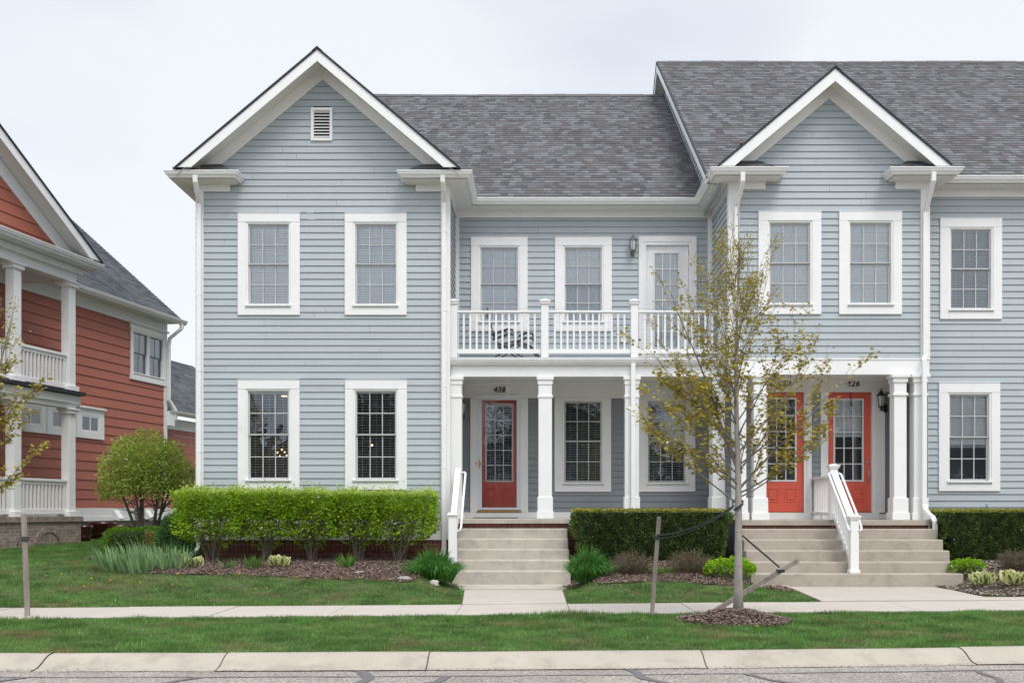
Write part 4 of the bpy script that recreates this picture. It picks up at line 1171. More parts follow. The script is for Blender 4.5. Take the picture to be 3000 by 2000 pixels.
m.box(CL - 0.004, X(2166, YC), YC - 0.032, YC + 0.1, 4.36, 7.745)
m.box(X(2696, YC), CR + 0.004, YC - 0.032, YC + 0.1, 4.36, 7.745)
m.box(CL - 0.030, CL - 0.004, YC - 0.031, YC + 0.13, 4.42, 7.745)
m.box(CR + 0.004, CR + 0.03, YC - 0.031, YC + 0.13, 4.36, 7.745)
m.box(CL - 0.002, X(2241.5, YC), YC - 0.046, YC - 0.002, 7.575, 7.745)
m.box(X(2621.5, YC), CR + 0.002, YC - 0.046, YC - 0.002, 7.575, 7.745)
m.box(CL - 0.032, CL - 0.003, YC + 0.13, YB - 0.04, 7.575, 7.745)
m.box(CR + 0.03, XEND, YD - 0.034, YD + 0.02, 7.575, 7.745)
m.box(CR - 0.02, XEND, YD - 0.030, YD + 0.02, 1.02, 1.30)
# beam over the porch
m.box(CL - 0.02, CR + 0.02, YC - 0.025, YC + 0.22, 4.066, 4.355)
m.box(CL - 0.03, CR + 0.03, YC - 0.038, YC + 0.02, 4.345, 4.372)
m.box(CL, CR - 0.03, YC + 0.22, YE - 0.04, 4.15, 4.19)
m.box(CL, CR - 0.03, YE - 0.07, YE - 0.042, 4.08, 4.15)
m.box(CL, CR - 0.03, YE - 0.042, YE + 0.01, 3.862, 4.15)
for a, b in ((CL, d432[0] - .14), (d432[1] + .14, d426[0] - .14), (d426[1] + .14, CR)): m.box(a, b, YE - 0.040, YE + 0.01, ZR, 1.42)
for d in (d432, d426): m.box(d[0] - .14, d[1] + .14, YE - 0.075, YE + 0.01, ZR, 1.445)
build("trim_board", m, WHITE, T, bevel=0.003)
gable(T, XG, ZG, MG, 2.15, 20.35, YC, 0.27, 0.19, 0.18, 0.43, 7.885, 25.0)
pitch_roof(T, XE - 0.08, XEND + 0.3, 20.88, 7.845, 29.3, M_MAIN)
m = MB()   # rake board of the firewall gable
zr = 7.845 + M_MAIN * (29.3 - 20.88)
m.prism([(20.78, 7.80), (29.3, zr - 0.02), (37, 7.9), (37, 7.7), (29.3, zr - 0.25), (21.0, 7.74), (20.78, 7.74)], XE - 0.10, XE - 0.075, axis='x')
build("rake_board", m, WHITE, T)
m = MB(); m.face([(XE - .09, 20.9, 7.70), (XE + .17, 20.9, 7.70), (XE + .17, 29.3, zr - .16), (XE - .09, 29.3, zr - .16)]); m.face([(XE - .09, 29.3, zr - .16), (XE + .17, 29.3, zr - .16), (XE + .17, 37, 7.7), (XE - .09, 37, 7.7)])
build("rake_soffit", m, SOFFIT, T)
m = MB(); m.prism([(20.8, 7.83), (29.3, zr + 0.02), (37, 7.9), (37, 7.85), (29.3, zr - 0.03), (20.8, 7.79)], XE - 0.115, XE - 0.08, axis='x'); build("shingle_edge", m, SHEDGE, T)
return_roof(T, 3.43, 4.62, 20.36, YC, 'right')
return_roof(T, 6.76, 7.89, 20.36, YC, 'left')
eaves(T, [(4.63, YC), (4.63, 20.42), (3.42, 20.42), (3.42, 21.56)], wide=0.34)
eaves(T, [(XEND, 20.95), (7.89, 20.95), (7.89, 20.42), (6.75, 20.42), (6.75, YC)], wide=0.37)
# porch slab, bricks, columns
m = MB(); m.box(3.83, 7.42, 20.47, YE, 1.21, ZR); build("porch_slab", m, STEP_R, T, bevel=0.01)
m = MB(); m.box(3.86, 7.40, 20.53, 20.62, 1.135, 1.209); m.box(7.30, XEND, YD - 0.01, YD + 0.2, 0.1, 1.0); build("brick_foundation", m, BRICK, T)
for xc in (4.303, 3.923, 6.953, 7.333):
    column(T, xc, 0.236, 20.70, 0.27, ZR, 4.065, k=1.55)
for d, bl in ((d432, None), (d426, 'third')):
    w_ = d[1] - d[0]
    gl = (X(2442.7, YE), X(2531.5, YE), Z(1410, YE), Z(1166.6, YE)) if d is d426 else (X(2245, YE), X(2334.7, YE), Z(1410, YE), Z(1164, YE))
    dr = door_m(T, YE, d[0], d[1], d[2] + 0.005, d[3], gl, DOOR, blind=bl, recess=0.03)
    m = MB(); e0, e1 = d[0] - .003, d[1] + .003
    m.box(e0 - .055, e0, YE - 0.035, YE + 0.1, 1.445, d[3] + .05); m.box(e1, e1 + .055, YE - 0.035, YE + 0.1, 1.445, d[3] + .05); m.box(e0, e1, YE - 0.035, YE + 0.1, d[3] + .003, d[3] + .05)
    m.box(e0 - .15, e0 - .055, YE - 0.050, YE + 0.02, 1.445, 3.862)
    m.box(e1 + .055, e1 + (.15 if d is d432 else .26), YE - 0.050, YE + 0.02, 1.445, 3.862)
    build("door_casing", m, WHITE, T, bevel=0.003)
    m = MB(); m.box(e0, e1, YE - 0.05, YE + 0.05, 1.446, 1.458); build("threshold", m, BRASS, T)
    m = MB(); hx = X(2543.5, YE) if d is d426 else X(2236, YE); y = YE + 0.03
    zk = Z(1353.5, YE); m.tube([(hx, y, zk), (hx, y - 0.02, zk), (hx, y - 0.028, zk)], [0.032, 0.030, 0.016], 14)
    z1, z2 = Z(1373, YE), Z(1411, YE)
    m.tube([(hx, y, z1), (hx, y - 0.012, z1)], 0.026, 12, squash=1.0); m.tube([(hx, y, z2), (hx, y - 0.012, z2)], 0.022, 12)
    m.tube([(hx, y - .01, z1 - .01), (hx + .012, y - 0.045, z1 - .035), (hx + .008, y - 0.06, (z1 + z2) / 2 + .02), (hx - .006, y - 0.045, z2 + .05), (hx, y - 0.01, z2)], [.010, .011, .013, .009, .008], 8)
    build("handle", m, NICKEL, dr)
m = MB(); x_ = X(2491, YE); m.bar((x_, YE - 0.02, Z(1147, YE)), (x_ + .015, YE - 0.02, Z(1187, YE)), 0.018, 0.01); m.bar((x_ + .015, YE - 0.025, Z(1178, YE)), (x_ + .02, YE - 0.03, Z(1190, YE)), 0.035, 0.015)
tag(build("wreath_hanger", m, BLACK, None, base=(x_, YE, 3.8)), "black wreath hanger hooked over the top of the red door 426", "door hanger")
house_number(T, "432", X(2295, YE), Z(1124.5, YE), YE - 0.052, 0.13)
house_number(T, "426", X(2496.6, YE), Z(1124.6, YE), YE - 0.052, 0.13)
lantern(T, X(2581, YE - .15), YE - .02, Z(1173, YE - .15), BLACK, 1, 0.92)
m = MB(); m.box(X(2659, YE - .2), X(2663, YE - .2) + .05, YE - .25, YE - .2, 1.40, 1.55); m.box(4.15, 4.21, 21.5, 21.56, 1.62, 1.78); build("outlet_cover", m, BLACK, T)
yz = YC - 0.07
downspout(T, [(X(2176, 20.36), 20.36, 7.76), (X(2176, 20.36), 20.37, 7.62), (X(2168, 20.55), 20.55, 7.45), (X(2157.5, yz), yz, 7.24), (X(2157.5, yz), yz, 4.4), (X(2160, 20.62), 20.62, 4.3), (X(2160, 20.62), 20.62, 1.55), (X(2164, 20.5), 20.5, 1.38), (X(2163, 20.36), 20.36, 1.25), (X(2157, 20.36), 20.36, .75)])
m = downspout(T, [(X(2735, 20.36), 20.36, 7.76), (X(2735, 20.36), 20.37, 7.62), (X(2724, 20.55), 20.55, 7.40), (X(2710, yz), yz, 7.14), (X(2710, yz), yz, 4.4), (X(2708, 20.60), 20.60, 4.3), (X(2707.5, 20.60), 20.60, 1.60), (X(2712, 20.55), 20.55, 1.49), (X(2724, 20.45), 20.45, 1.40), (X(2733, 20.36), 20.36, 1.36), (X(2739, 20.33), 20.33, 1.28), (X(2739, 20.33), 20.33, 0.95)])
steps(T, 3.85, 7.45, 20.45, 20.55, [1.150, 0.960, 0.772, 0.582, 0.392], 0.2, STEP_R, 0.012)
# centre stair railing
m = MB(); px = 5.63
def newel(m, x, y, z0, z1, w=0.145):
    m.box(x - w / 2, x + w / 2, y - w / 2, y + w / 2, z0, z1 - 0.085); m.box(x - w / 2 - .02, x + w / 2 + .02, y - w / 2 - .02, y + w / 2 + .02, z1 - 0.085, z1 - 0.05)
    m.box(x - w / 2 - .035, x + w / 2 + .035, y - w / 2 - .035, y + w / 2 + .035, z1 - 0.05, z1 - 0.02); m.box(x - w / 2 + .02, x + w / 2 - .02, y - w / 2 + .02, y + w / 2 - .02, z1 - 0.02, z1)
    m.box(x - w / 2 - .02, x + w / 2 + .02, y - w / 2 - .02, y + w / 2 + .02, z0, z0 + 0.06)
newel(m, px, 20.46 + .05, ZR, 2.36); newel(m, px, 19.20, 0.394, 1.42)
m.bar((px, 20.45, 2.18), (px, 19.27, 1.30), 0.12, 0.055); m.bar((px, 20.45, 2.12), (px, 19.27, 1.24), 0.05, 0.05); m.bar((px, 20.45, 1.42), (px, 19.27, 0.54), 0.05, 0.09)
m.box(px - 0.055, px + 0.055, 20.58, YE - 0.06, 2.10, 2.145); m.box(px - 0.03, px + 0.03, 20.58, YE - 0.06, 1.40, 1.46)
hr = build("stair_railing", m, WHITE, T, bevel=0.005)
for k in range(9):
    m = MB(); yy = 19.38 + k * 0.12; t = (yy - 19.27) / 1.18
    m.box(px - 0.017, px + 0.017, yy - 0.017, yy + 0.017, 0.58 + 0.88 * t, 1.22 + 0.88 * t); build("baluster", m, WHITE, hr)
for k in range(10):
    m = MB(); yy = 20.70 + k * 0.125; m.box(px - 0.017, px + 0.017, yy - 0.017, yy + 0.017, 1.46, 2.10); build("baluster", m, WHITE, hr)
for s in (-1, 1):
    m = MB(); hx = px + s * 0.115
    m.tube([(px + s * .05, 20.46, 2.17), (hx - s * .02, 20.44, 2.18), (hx, 20.38, 2.155), (hx, 19.5, 1.50), (hx, 19.24, 1.30), (hx, 19.13, 1.19), (hx - s * .01, 19.11, 1.15), (hx - s * .045, 19.13, 1.13)], 0.021, 10)
    build("pipe_handrail", m, WHITE, hr)

# ================================================================== RED HOUSE on the left, turned away from the street
TH = math.atan2(1.0, 0.19)
RO = (-18.1 + 0.19 * 28, 28.0, 0.0)
H = thing("brick_red_house", "terracotta-red clapboard house with white double porch and tan brick base", "house", RO, TH, local=True)
m = MB()
wins = [(4.70, 6.38, 5.60, 6.80), (2.05, 2.85, 3.68, 4.10), (0.75, 1.55, 3.68, 4.10), (-0.55, 0.25, 3.68, 4.10)]
m.lap((0, 0, 0), (1, 0, 0), (0, 0, 1), (0, -1, 0), [(-8, 1.55), (6.60, 1.55), (6.60, 7.1), (-8, 7.1)], 0.262, 0.022, joint=3.6, holes=[(4.60, 6.48, 5.60, 6.80)], v0=1.55)
m.lap((0, 0.3, 0), (1, 0, 0), (0, 0, 1), (0, -1, 0), [(6.60, 1.55), (13, 1.55), (13, 4.35), (6.60, 4.35)], 0.262, 0.022, joint=3.6, v0=1.55)
m.lap((-8, 9, 0), (0, -1, 0), (0, 0, 1), (-1, 0, 0), [(0, 1.55), (9, 1.55), (9, 7.4), (4.5, 11.0), (0, 7.4)], 0.262, 0.022, joint=3.6, v0=1.55)
build("siding", m, RED_SIDING, H)
m = MB(); m.box(-7.9, 6.55, 2.8, 2.9, 0, 7.3); m.box(6.5, 13, 3.3, 3.35, 0, 5); m.face([(6.6, 0, 0), (6.6, 9, 0), (6.6, 9, 7.3), (6.6, 0, 7.3)]); m.face([(-8, 9, 0), (13, 9, 0), (13, 9, 7.3), (-8, 9, 7.3)])
m.face([(6.6, 0, 7.3), (6.6, 9, 7.3), (6.6, 4.5, 11.2)])
build("back_wall", m, RED_SIDING, H)
m = MB()
m.box(-8, 6.62, -0.035, 0.02, 1.32, 1.55); m.box(-8, 6.62, -0.05, 0.02, 1.19, 1.32); m.box(6.62, 13, 0.262, 0.32, 1.19, 1.55)
m.box(6.45, 6.63, -0.04, 0.05, 1.55, 7.05); m.box(-8, 6.63, -0.045, 0.02, 7.05, 7.40); m.box(6.6, 13, 0.255, 0.32, 4.1, 4.45)
m.box(-8, 6.75, -0.40, 0.0, 7.36, 7.40)
m.prism([(6.62, 4.60), (6.62, 4.15), (6.95, 4.15), (6.95, 4.45)], -0.12, 0.25)
build("trim_board", m, WHITE, H, bevel=0.004)
# main roof and the lower roof behind it
def hroof(x0, x1, ye, ze, mm, L_, name):
    m = MB(); V = Vector((0, 1, mm)).normalized(); N = Vector((0, -mm, 1)).normalized()
    m.lap((x0, ye, ze), (1, 0, 0), V, N, [(0, 0), (x1 - x0, 0), (x1 - x0, L_), (0, L_)], 0.15, 0.016)
    yr, zr = ye + V.y * L_, ze + V.z * L_
    m.face([(x0, yr, zr), (x1, yr, zr), (x1, 2 * yr - ye, ze), (x0, 2 * yr - ye, ze)], uv=[(0, 0), (9, 0), (9, 6), (0, 6)])
    return build(name, m, SHINGLE_DK, H)
hroof(-8.3, 6.98, -0.42, 7.47, 0.87, 6.6, "main_roof")
hroof(6.6, 13.3, -0.05, 4.62, 0.87, 3.55, "rear_roof")
m = MB(); m.prism([(-0.42, 7.45), (4.56, 11.78), (4.56, 11.55), (-0.42, 7.25)], 6.94, 6.97, axis='x'); build("rake_board", m, WHITE, H)
m = MB(); m.sweep([(7.0, -0.42), (-8.2, -0.42)], gutter_prof(7.48, 0.14, 0.13)); m.sweep([(13.2, -0.03), (6.63, -0.03)], gutter_prof(4.64, 0.13, 0.13)); build("gutter", m, GUTTER, H)
m = MB(); tube_rect(m, [(6.72, -0.48, 7.34), (6.72, -0.47, 7.2), (6.64, -0.12, 6.90), (6.62, -0.10, 6.7), (6.62, -0.10, 4.95), (6.80, -0.10, 4.82), (7.0, -0.12, 4.66)], 0.1, 0.08)
tube_rect(m, [(7.02, -0.12, 4.5), (7.02, -0.10, 4.38), (6.75, 0.16, 4.15), (6.70, 0.2, 4.0), (6.70, 0.2, 1.2)], 0.1, 0.08); build("downspout", m, GUTTER, H)
# windows
w = wins[0]
mid = (w[0] + w[1]) / 2
m = MB(); m.box(w[0] - .2, w[1] + .2, -0.06, 0.0, w[3] + .08, w[3] + .24); m.box(w[0] - .25, w[1] + .25, -0.12, 0, w[3] + .24, w[3] + .29); build("window_head", m, WHITE, H)
m = MB(); m.box(w[0] - .2, w[1] + .2, -0.06, 0, w[2] - .22, w[2] - .06); build("window_apron", m, WHITE, H)
for a, b in ((w[0], mid - .05), (mid + .05, w[1])):
    window_m(H, 0.0, (a - .16, b + .16 if b > mid + .1 else b + .05, w[2] - .1, w[3] + .1) if a < mid else (a - .05, b + .16, w[2] - .1, w[3] + .1), (a, b, w[2], w[3]), 'fine', cols=2, rows=1, sash_mat=METERG)
for w in wins[1:]:
    m = MB(); x0, x1, z0, z1 = w; m.box(x0, x1, -0.034, 0.0, z0, z1, mi=1)
    m.box(x0 - .27, x1 + .27, -0.06, -0.005, z1 + .02, z1 + .20); m.box(x0 - .27, x1 + .27, -0.06, -0.005, z0 - .20, z0 - .02)
    m.box(x0 - .27, x0 - .02, -0.06, -0.005, z0 - .02, z1 + .02); m.box(x1 + .02, x1 + .27, -0.06, -0.005, z0 - .02, z1 + .02); m.box(x0 - .33, x1 + .30, -0.12, -0.005, z1 + .20, z1 + .25)
    m.box(x0 - .018, x0 + .03, -0.05, -0.036, z0, z1); m.box(x1 - .03, x1 + .018, -0.05, -0.036, z0, z1); m.box(x0, x1, -0.052, -0.036, z0 - .018, z0 + .03); m.box(x0, x1, -0.052, -0.036, z1 - .03, z1 + .018)
    m.box((x0 + x1) / 2 - .02, (x0 + x1) / 2 + .02, -0.055, -0.036, z0, z1)
    wo = build("window", m, [WHITE, ROOM], H)
    p = MB(); p.face([(x0, -0.040, z0), (x1, -0.040, z0), (x1, -0.040, z1), (x0, -0.040, z1)]); build("pane", p, GLASS, wo)
# porch
PC = -1.70
m = MB()
m.box(-7.8, -0.70, PC, PC + 0.25, 7.08, 7.36); m.box(-7.8, -0.58, PC - 0.10, PC + 0.3, 7.30, 7.45); m.box(-7.8, -0.72, PC + 0.25, -0.06, 7.30, 7.34); m.box(-0.98, -0.72, PC + 0.2, -0.05, 7.12, 7.30)
m.box(-7.8, -0.70, PC, PC + 0.25, 3.98, 4.25); m.box(-7.8, -0.62, PC - 0.06, PC + 0.3, 4.10, 4.30); m.box(-7.8, -0.72, PC + 0.25, -0.06, 4.16, 4.20)
build("porch_beam", m, WHITE, H, bevel=0.005)
m = MB(); m.box(-7.8, -0.55, PC - 0.16, -0.05, 4.31, 4.40); build("porch_deck", m, BARKCAP, H)
m = MB(); m.box(-7.8, -0.66, PC - 0.10, -0.05, 0.3, 1.22); build("porch_base", m, TANBRICK, H)
m = MB(); m.box(-7.82, -0.62, PC - 0.14, -0.05, 1.222, 1.34); 
m2 = MB()
for ax in (-1.95, -4.2):
    n = 13
    for k in range(n):
        t0 = math.pi * k / n; t1 = math.pi * (k + 0.9) / n; r0, r1 = 0.42, 0.56; zc = 0.60; h = 0.9
        P_ = [(ax + r * math.cos(t), zc + r * h * math.sin(t)) for r, t in ((r0, t0), (r1, t0), (r1, t1), (r0, t1))]
        m.prism(P_, PC - 0.125, PC - 0.09)
    m2.prism([(ax - .41, .45)] + [(ax + .41 * math.cos(math.pi - math.pi * k / 12), .60 + .41 * .9 * math.sin(math.pi * k / 12)) for k in range(13)] + [(ax + .41, .45)], PC - 0.108, PC - 0.09)
build("brick_cap", m, TANSOLDIER, H); build("arch_infill", m2, TANSOLDIER, H)
m = MB(); m.box(-0.66, 6.60, 0.02, 0.2, 0.3, 1.19); m.box(6.60, 13, 0.28, 0.4, 0.3, 1.19); build("brick_foundation", m, TANBRICK, H)
for z0, z1 in ((1.34, 3.98), (4.40, 7.08)):
    for s in (-0.86, -2.93, -5.0, -7.1):
        mm = MB(); a, b = s - .13, s + .13; c, d = PC + 0.0, PC + 0.22
        mm.box(a, b, c, d, z0, z1)
        for e, za, zb in ((.05, z1 - .13, z1 - .04), (.08, z1 - .04, z1 - .001), (.06, z0 + .001, z0 + .13)): mm.box(a - e, b + e, c - e, d + e, za, zb)
        build("column", mm, WHITE, H, bevel=0.006)
    zr0 = z0 + 0.06
    for s0, s1 in ((-2.80, -0.99), (-4.87, -3.06)):
        mm = MB(); yc = PC + .11
        mm.box(s0, s1, yc - .06, yc + .06, zr0 + .78, zr0 + .84); mm.box(s0, s1, yc - .03, yc + .03, zr0 + .70, zr0 + .78); mm.box(s0, s1, yc - .03, yc + .03, zr0, zr0 + .12)
        ra = build("porch_railing", mm, WHITE, H, bevel=0.004)
        n = 13
        for k in range(n):
            b_ = MB(); xx = s0 + (s1 - s0) * (k + .5) / n; b_.box(xx - .025, xx + .025, yc - .025, yc + .025, zr0 + .12, zr0 + .70); build("baluster", b_, WHITE, ra)
# porch gable
gx, gz_, gm = -4.55, 10.02, 0.548
m = MB()
m.lap((0, PC + 0.02, 0), (1, 0, 0), (0, 0, 1), (0, -1, 0), [(gx - 3.9, 7.66), (gx + 3.9, 7.66), (gx, gz_ - 0.45)], 0.262, 0.022, joint=3.6, v0=7.60)
build("gable_siding", m, RED_SIDING, H)
m = MB()
for s in (-1, 1):
    def bd_(t, b_, y0, y1, cut, e=0):
        p_ = [(gx, gz_ - t), (gx, gz_ - b_), (gx + s * (gz_ - b_ - cut) / gm, cut), (gx + s * (gz_ - t - cut) / gm, cut)]
        m.prism(p_ if s > 0 else p_[::-1], y0, y1)
    bd_(0.03, 0.26, PC - 0.42, PC - 0.39, 7.68); bd_(0.22, 0.58, PC - 0.02, PC + 0.03, 7.66)
build("rake_board", m, WHITE, H)
m = MB()
for s in (-1, 1): m.face([(gx, PC - .40, gz_ - .2), (gx, PC, gz_ - .2), (gx + s * 4.1, PC, gz_ - .2 - 4.1 * gm), (gx + s * 4.1, PC - .40, gz_ - .2 - 4.1 * gm)])
build("rake_soffit", m, SOFFIT, H)
m = MB()
for s in (-1, 1):
    Ls = 4.3 * math.hypot(1, gm); V = Vector((-s, 0, gm)).normalized(); N = Vector((s * gm, 0, 1)).normalized()
    O = (gx + s * 4.3, PC - .44 if s > 0 else 3.0, gz_ - 4.3 * gm)
    m.lap(O, (0, s, 0), V, N, [(0, 0), (3 - PC + .44, 0), (3 - PC + .44, Ls), (0, Ls)], 0.15, 0.015)
r = build("gable_roof", m, SHINGLE_DK, H)
m = MB()
for s in (-1, 1):
    p_ = [(gx, gz_ + .01), (gx, gz_ - .03), (gx + s * 4.3, gz_ - .03 - 4.3 * gm), (gx + s * 4.32, gz_ - 4.3 * gm)]
    m.prism(p_ if s > 0 else p_[::-1], PC - .45, PC - .2)
build("shingle_edge", m, SHEDGE, r)
m = MB(); V = Vector((0, 1, .5)).normalized(); m.lap((-8.3, PC - .30, 7.60), (1, 0, 0), V, Vector((0, -.5, 1)).normalized(), [(0, 0), (7.9, 0), (7.75, .38), (0, .38)], 0.13, 0.015); build("return_roof", m, SHINGLE_DK, H)
m = MB(); m.sweep([(-0.30, PC + 0.1), (-0.30, PC - .32), (-8.2, PC - .32)][::1], gutter_prof(7.62, 0.14, 0.13)); m.sweep([(-0.30, PC + .1), (-0.30, PC - .32), (-8.2, PC - .32)], [(0, 7.48), (0, 7.46), (-.38, 7.46), (-.38, 7.48)]); build("porch_gutter", m, GUTTER, H)
# dryer vents and meter box on the white base board
for s in (3.75, 5.45):
    m = MB(); m.prism([(-0.05, 1.50), (-0.22, 1.26), (-0.20, 1.18), (-0.05, 1.22)], s - .12, s + .12, axis='x'); build("vent_hood", m, WHITE, H, bevel=0.008)
m = MB(); m.box(4.72, 5.02, -0.20, -0.05, 1.28, 1.62); m.tube([(4.87, -0.12, 1.28), (4.84, -0.14, 1.1), (4.80, -0.12, .6)], 0.02, 6); build("meter_box", m, METERG, H, bevel=0.01)

# ================================================================== GROUND, ROAD, CURB, PAVEMENTS
def struct(name, mb, mat, **k): return tag(build(name, mb, mat, **k), kind="structure")
xs = np.concatenate([np.linspace(-150, -16, 12), np.arange(-15, 15.01, 0.25), np.linspace(16, 150, 12)])
ys = np.concatenate([np.linspace(-120, 9, 10), np.arange(9.4, 24.01, 0.1), np.arange(24.5, 46, 1.0), np.linspace(50, 250, 12)])
m = MB()
GZ = {}
for j, y in enumerate(ys):
    for i, x in enumerate(xs):
        m.v.append((x, y, gz(x, y)))
nx_ = len(xs)
for j in range(len(ys) - 1):
    for i in range(nx_ - 1):
        m.f.append((j * nx_ + i, j * nx_ + i + 1, (j + 1) * nx_ + i + 1, (j + 1) * nx_ + i)); m.uv.append(None); m.mi.append(0); m.sm.append(True)
struct("lawn", m, SOIL)
# road sheet
m = MB(); xr = list(np.linspace(-150, -12, 6)) + list(np.arange(-11, 11.1, 0.5)) + list(np.linspace(12, 150, 6))
yr_ = [-30] + list(np.linspace(-20, 8, 4))
for a, b in zip(xr[:-1], xr[1:]):
    m.face([(a, -30, 0), (b, -30, 0), (b, curbY(b) - 0.36, 0), (a, curbY(a) - 0.36, 0)])
struct("road", m, ASPHALT)
# gutter pan seam and tar-sealed cracks on the road
m = MB()
def ribbon(mb, pts, w, z=0.004, jit=0.0):
    P_ = [Vector((p[0], p[1], 0)) for p in pts]
    L_ = []
    for i, p in enumerate(P_):
        t = (P_[min(i + 1, len(P_) - 1)] - P_[max(0, i - 1)]).normalized(); nrm = Vector((-t.y, t.x, 0)); ww = w * (1 + random.uniform(-jit, jit))
        L_.append((p + nrm * ww / 2, p - nrm * ww / 2))
    for (a, b), (c, d) in zip(L_[:-1], L_[1:]):
        mb.face([(b.x, b.y, z), (d.x, d.y, z), (c.x, c.y, z), (a.x, a.y, z)])
ribbon(m, [(x, curbY(x) - 0.78 + 0.012 * math.sin(x * 5)) for x in np.arange(-10, 10, 0.12)], 0.035, jit=0.5)
ribbon(m, [(x, curbY(x) - 0.385 + 0.006 * math.sin(x * 7)) for x in np.arange(-10, 10, 0.12)], 0.03, z=0.003, jit=0.9)
for x0, d, w in ((-4.6, -0.5, .10), (-2.95, -0.75, .09), (-1.55, 0.12, .11), (-0.75, -0.55, .10), (0.85, 0.45, .09), (1.9, 0.9, .07), (4.2, -0.3, .06)):
    pts = [(x0 + d * t + 0.05 * math.sin(t * 9 + x0), curbY(x0) - 0.42 - t * 1.3 if x0 in (-1.55, 0.85) else curbY(x0) - 0.80 - t * 1.3) for t in np.linspace(0, 1, 14)]
    ribbon(m, pts, w, z=0.006, jit=0.35)
tag(build("tar_seal", m, TAR), kind="structure")
# pale gutter strip beyond the seam
# rolled curb: swept profile
m = MB()
prof = [(-0.44, 0.008), (-0.36, 0.012), (-0.30, 0.022), (-0.22, 0.052), (-0.14, 0.088), (-0.07, 0.108), (0.0, 0.116), (0.06, 0.116), (0.06, -0.05)]
joints = [-23.9, -20.6, -17.5, -14.4, -11.3, -8.1, -6.4, -4.65, -2.95, -1.0, 1.66, 4.3, 7.0, 9.3, 11.4, 14.6, 18]
for a, b in zip(joints[:-1], joints[1:]):
    n = 12; X_ = np.linspace(a + 0.006, b - 0.006, n); base = len(m.v); dz = random.uniform(-0.004, 0.004)
    for x in X_:
        for (o, z) in prof: m.v.append((x, curbY(x) + o, z + dz + 0.0015 * math.sin(x * 3)))
    k = len(prof)
    for i in range(n - 1):
        for j in range(k - 1):
            m.f.append((base + i * k + j, base + (i + 1) * k + j, base + (i + 1) * k + j + 1, base + i * k + j + 1)); m.uv.append(None); m.mi.append(0); m.sm.append(True)
struct("curb", m, CURBC)
m = MB()
for x in joints:
    if abs(x) < 9:
        pts = [(x, curbY(x) + o, z + 0.001) for o, z in prof[:8]]
        m.tube(pts, 0.0045, 5)
(lambda *a: None)([(-4.25, curbY(-4) + .0, .124), (-4.4, curbY(-4) - .10, .108), (-4.60, curbY(-4.6) - .13, .095)] if False else [(-1.55 - 2.75, curbY(-4.3), .124), (-4.45, curbY(-4.4) - .12, .10), (-4.60, curbY(-4.6) - .15, .09)], 0.005, 5)
tag(build("curb_joint", m, JOINT), kind="structure")
# sidewalk slabs
m = MB(); js = [-30, -24, -19, -15.2, -13.6, -12.0, -10.4, -8.75, -7.15, -5.6, -4.12, -2.62, -1.0, 0.5, 2.15, 3.6, 5.2, 6.8, 8.4, 10.0, 12, 16, 22, 30]
for a, b in zip(js[:-1], js[1:]):
    dz = random.uniform(-0.003, 0.003); g = 0.005
    xs_ = np.linspace(a + g, b - g, 5)
    for x0, x1 in zip(xs_[:-1], xs_[1:]):
        z = 0.152 + dz
        A, B_, C, D = (x0, walkNear(x0), z), (x1, walkNear(x1), z), (x1, walkFar(x1), z), (x0, walkFar(x0), z)
        m.face([A, B_, C, D]); m.face([(A[0], A[1], .05), (B_[0], B_[1], .05), B_, A]); m.face([D, C, (C[0], C[1], .05), (D[0], D[1], .05)])
    m.face([(a + g, walkNear(a), .05), (a + g, walkNear(a), z), (a + g, walkFar(a), z), (a + g, walkFar(a), .05)]); m.face([(b - g, walkNear(b), .05), (b - g, walkFar(b), .05), (b - g, walkFar(b), z), (b - g, walkNear(b), z)])
struct("sidewalk", m, WALKC)
def slab(name, poly, z, mat=WALKC, th=0.1):
    mm = MB(); mm.prism(poly, z - th, z, axis='z'); return struct(name, mm, mat)
yA = 15.70
slab("front_walk", [(-1.00, walkFar(-1.0) + .008), (0.49, walkFar(.49) + .008), (0.50, 18.42), (-1.14, 18.42)], 0.158)
slab("front_walk", [(-1.22, 18.43), (0.56, 18.43), (0.69, 19.58), (-1.38, 19.58)], 0.172, STEP_L)
rw = [G(2408, 1764), G(2325, 1719), G(2757, 1719), G(2845, 1751)]
xk = [v_.x for v_ in rw]
mid_b, mid_t = 5.75, 5.35
slab("front_walk", [(4.25, walkFar(4.25) + .008), (mid_b, walkFar(mid_b) + .008), (mid_t, 19.10), (4.40, 19.10), (4.42, 18.45)], 0.166)
slab("front_walk", [(mid_b + .01, walkFar(mid_b) + .008), (6.95, walkFar(6.95) + .008), (6.98, 17.6), (7.05, 19.10), (mid_t + .01, 19.10)], 0.163)
slab("front_walk", [(6.96, walkFar(6.96) + .008), (14, walkFar(14) + .008), (14, walkFar(14) + .6), (6.98, walkFar(7) + .55)], 0.160)

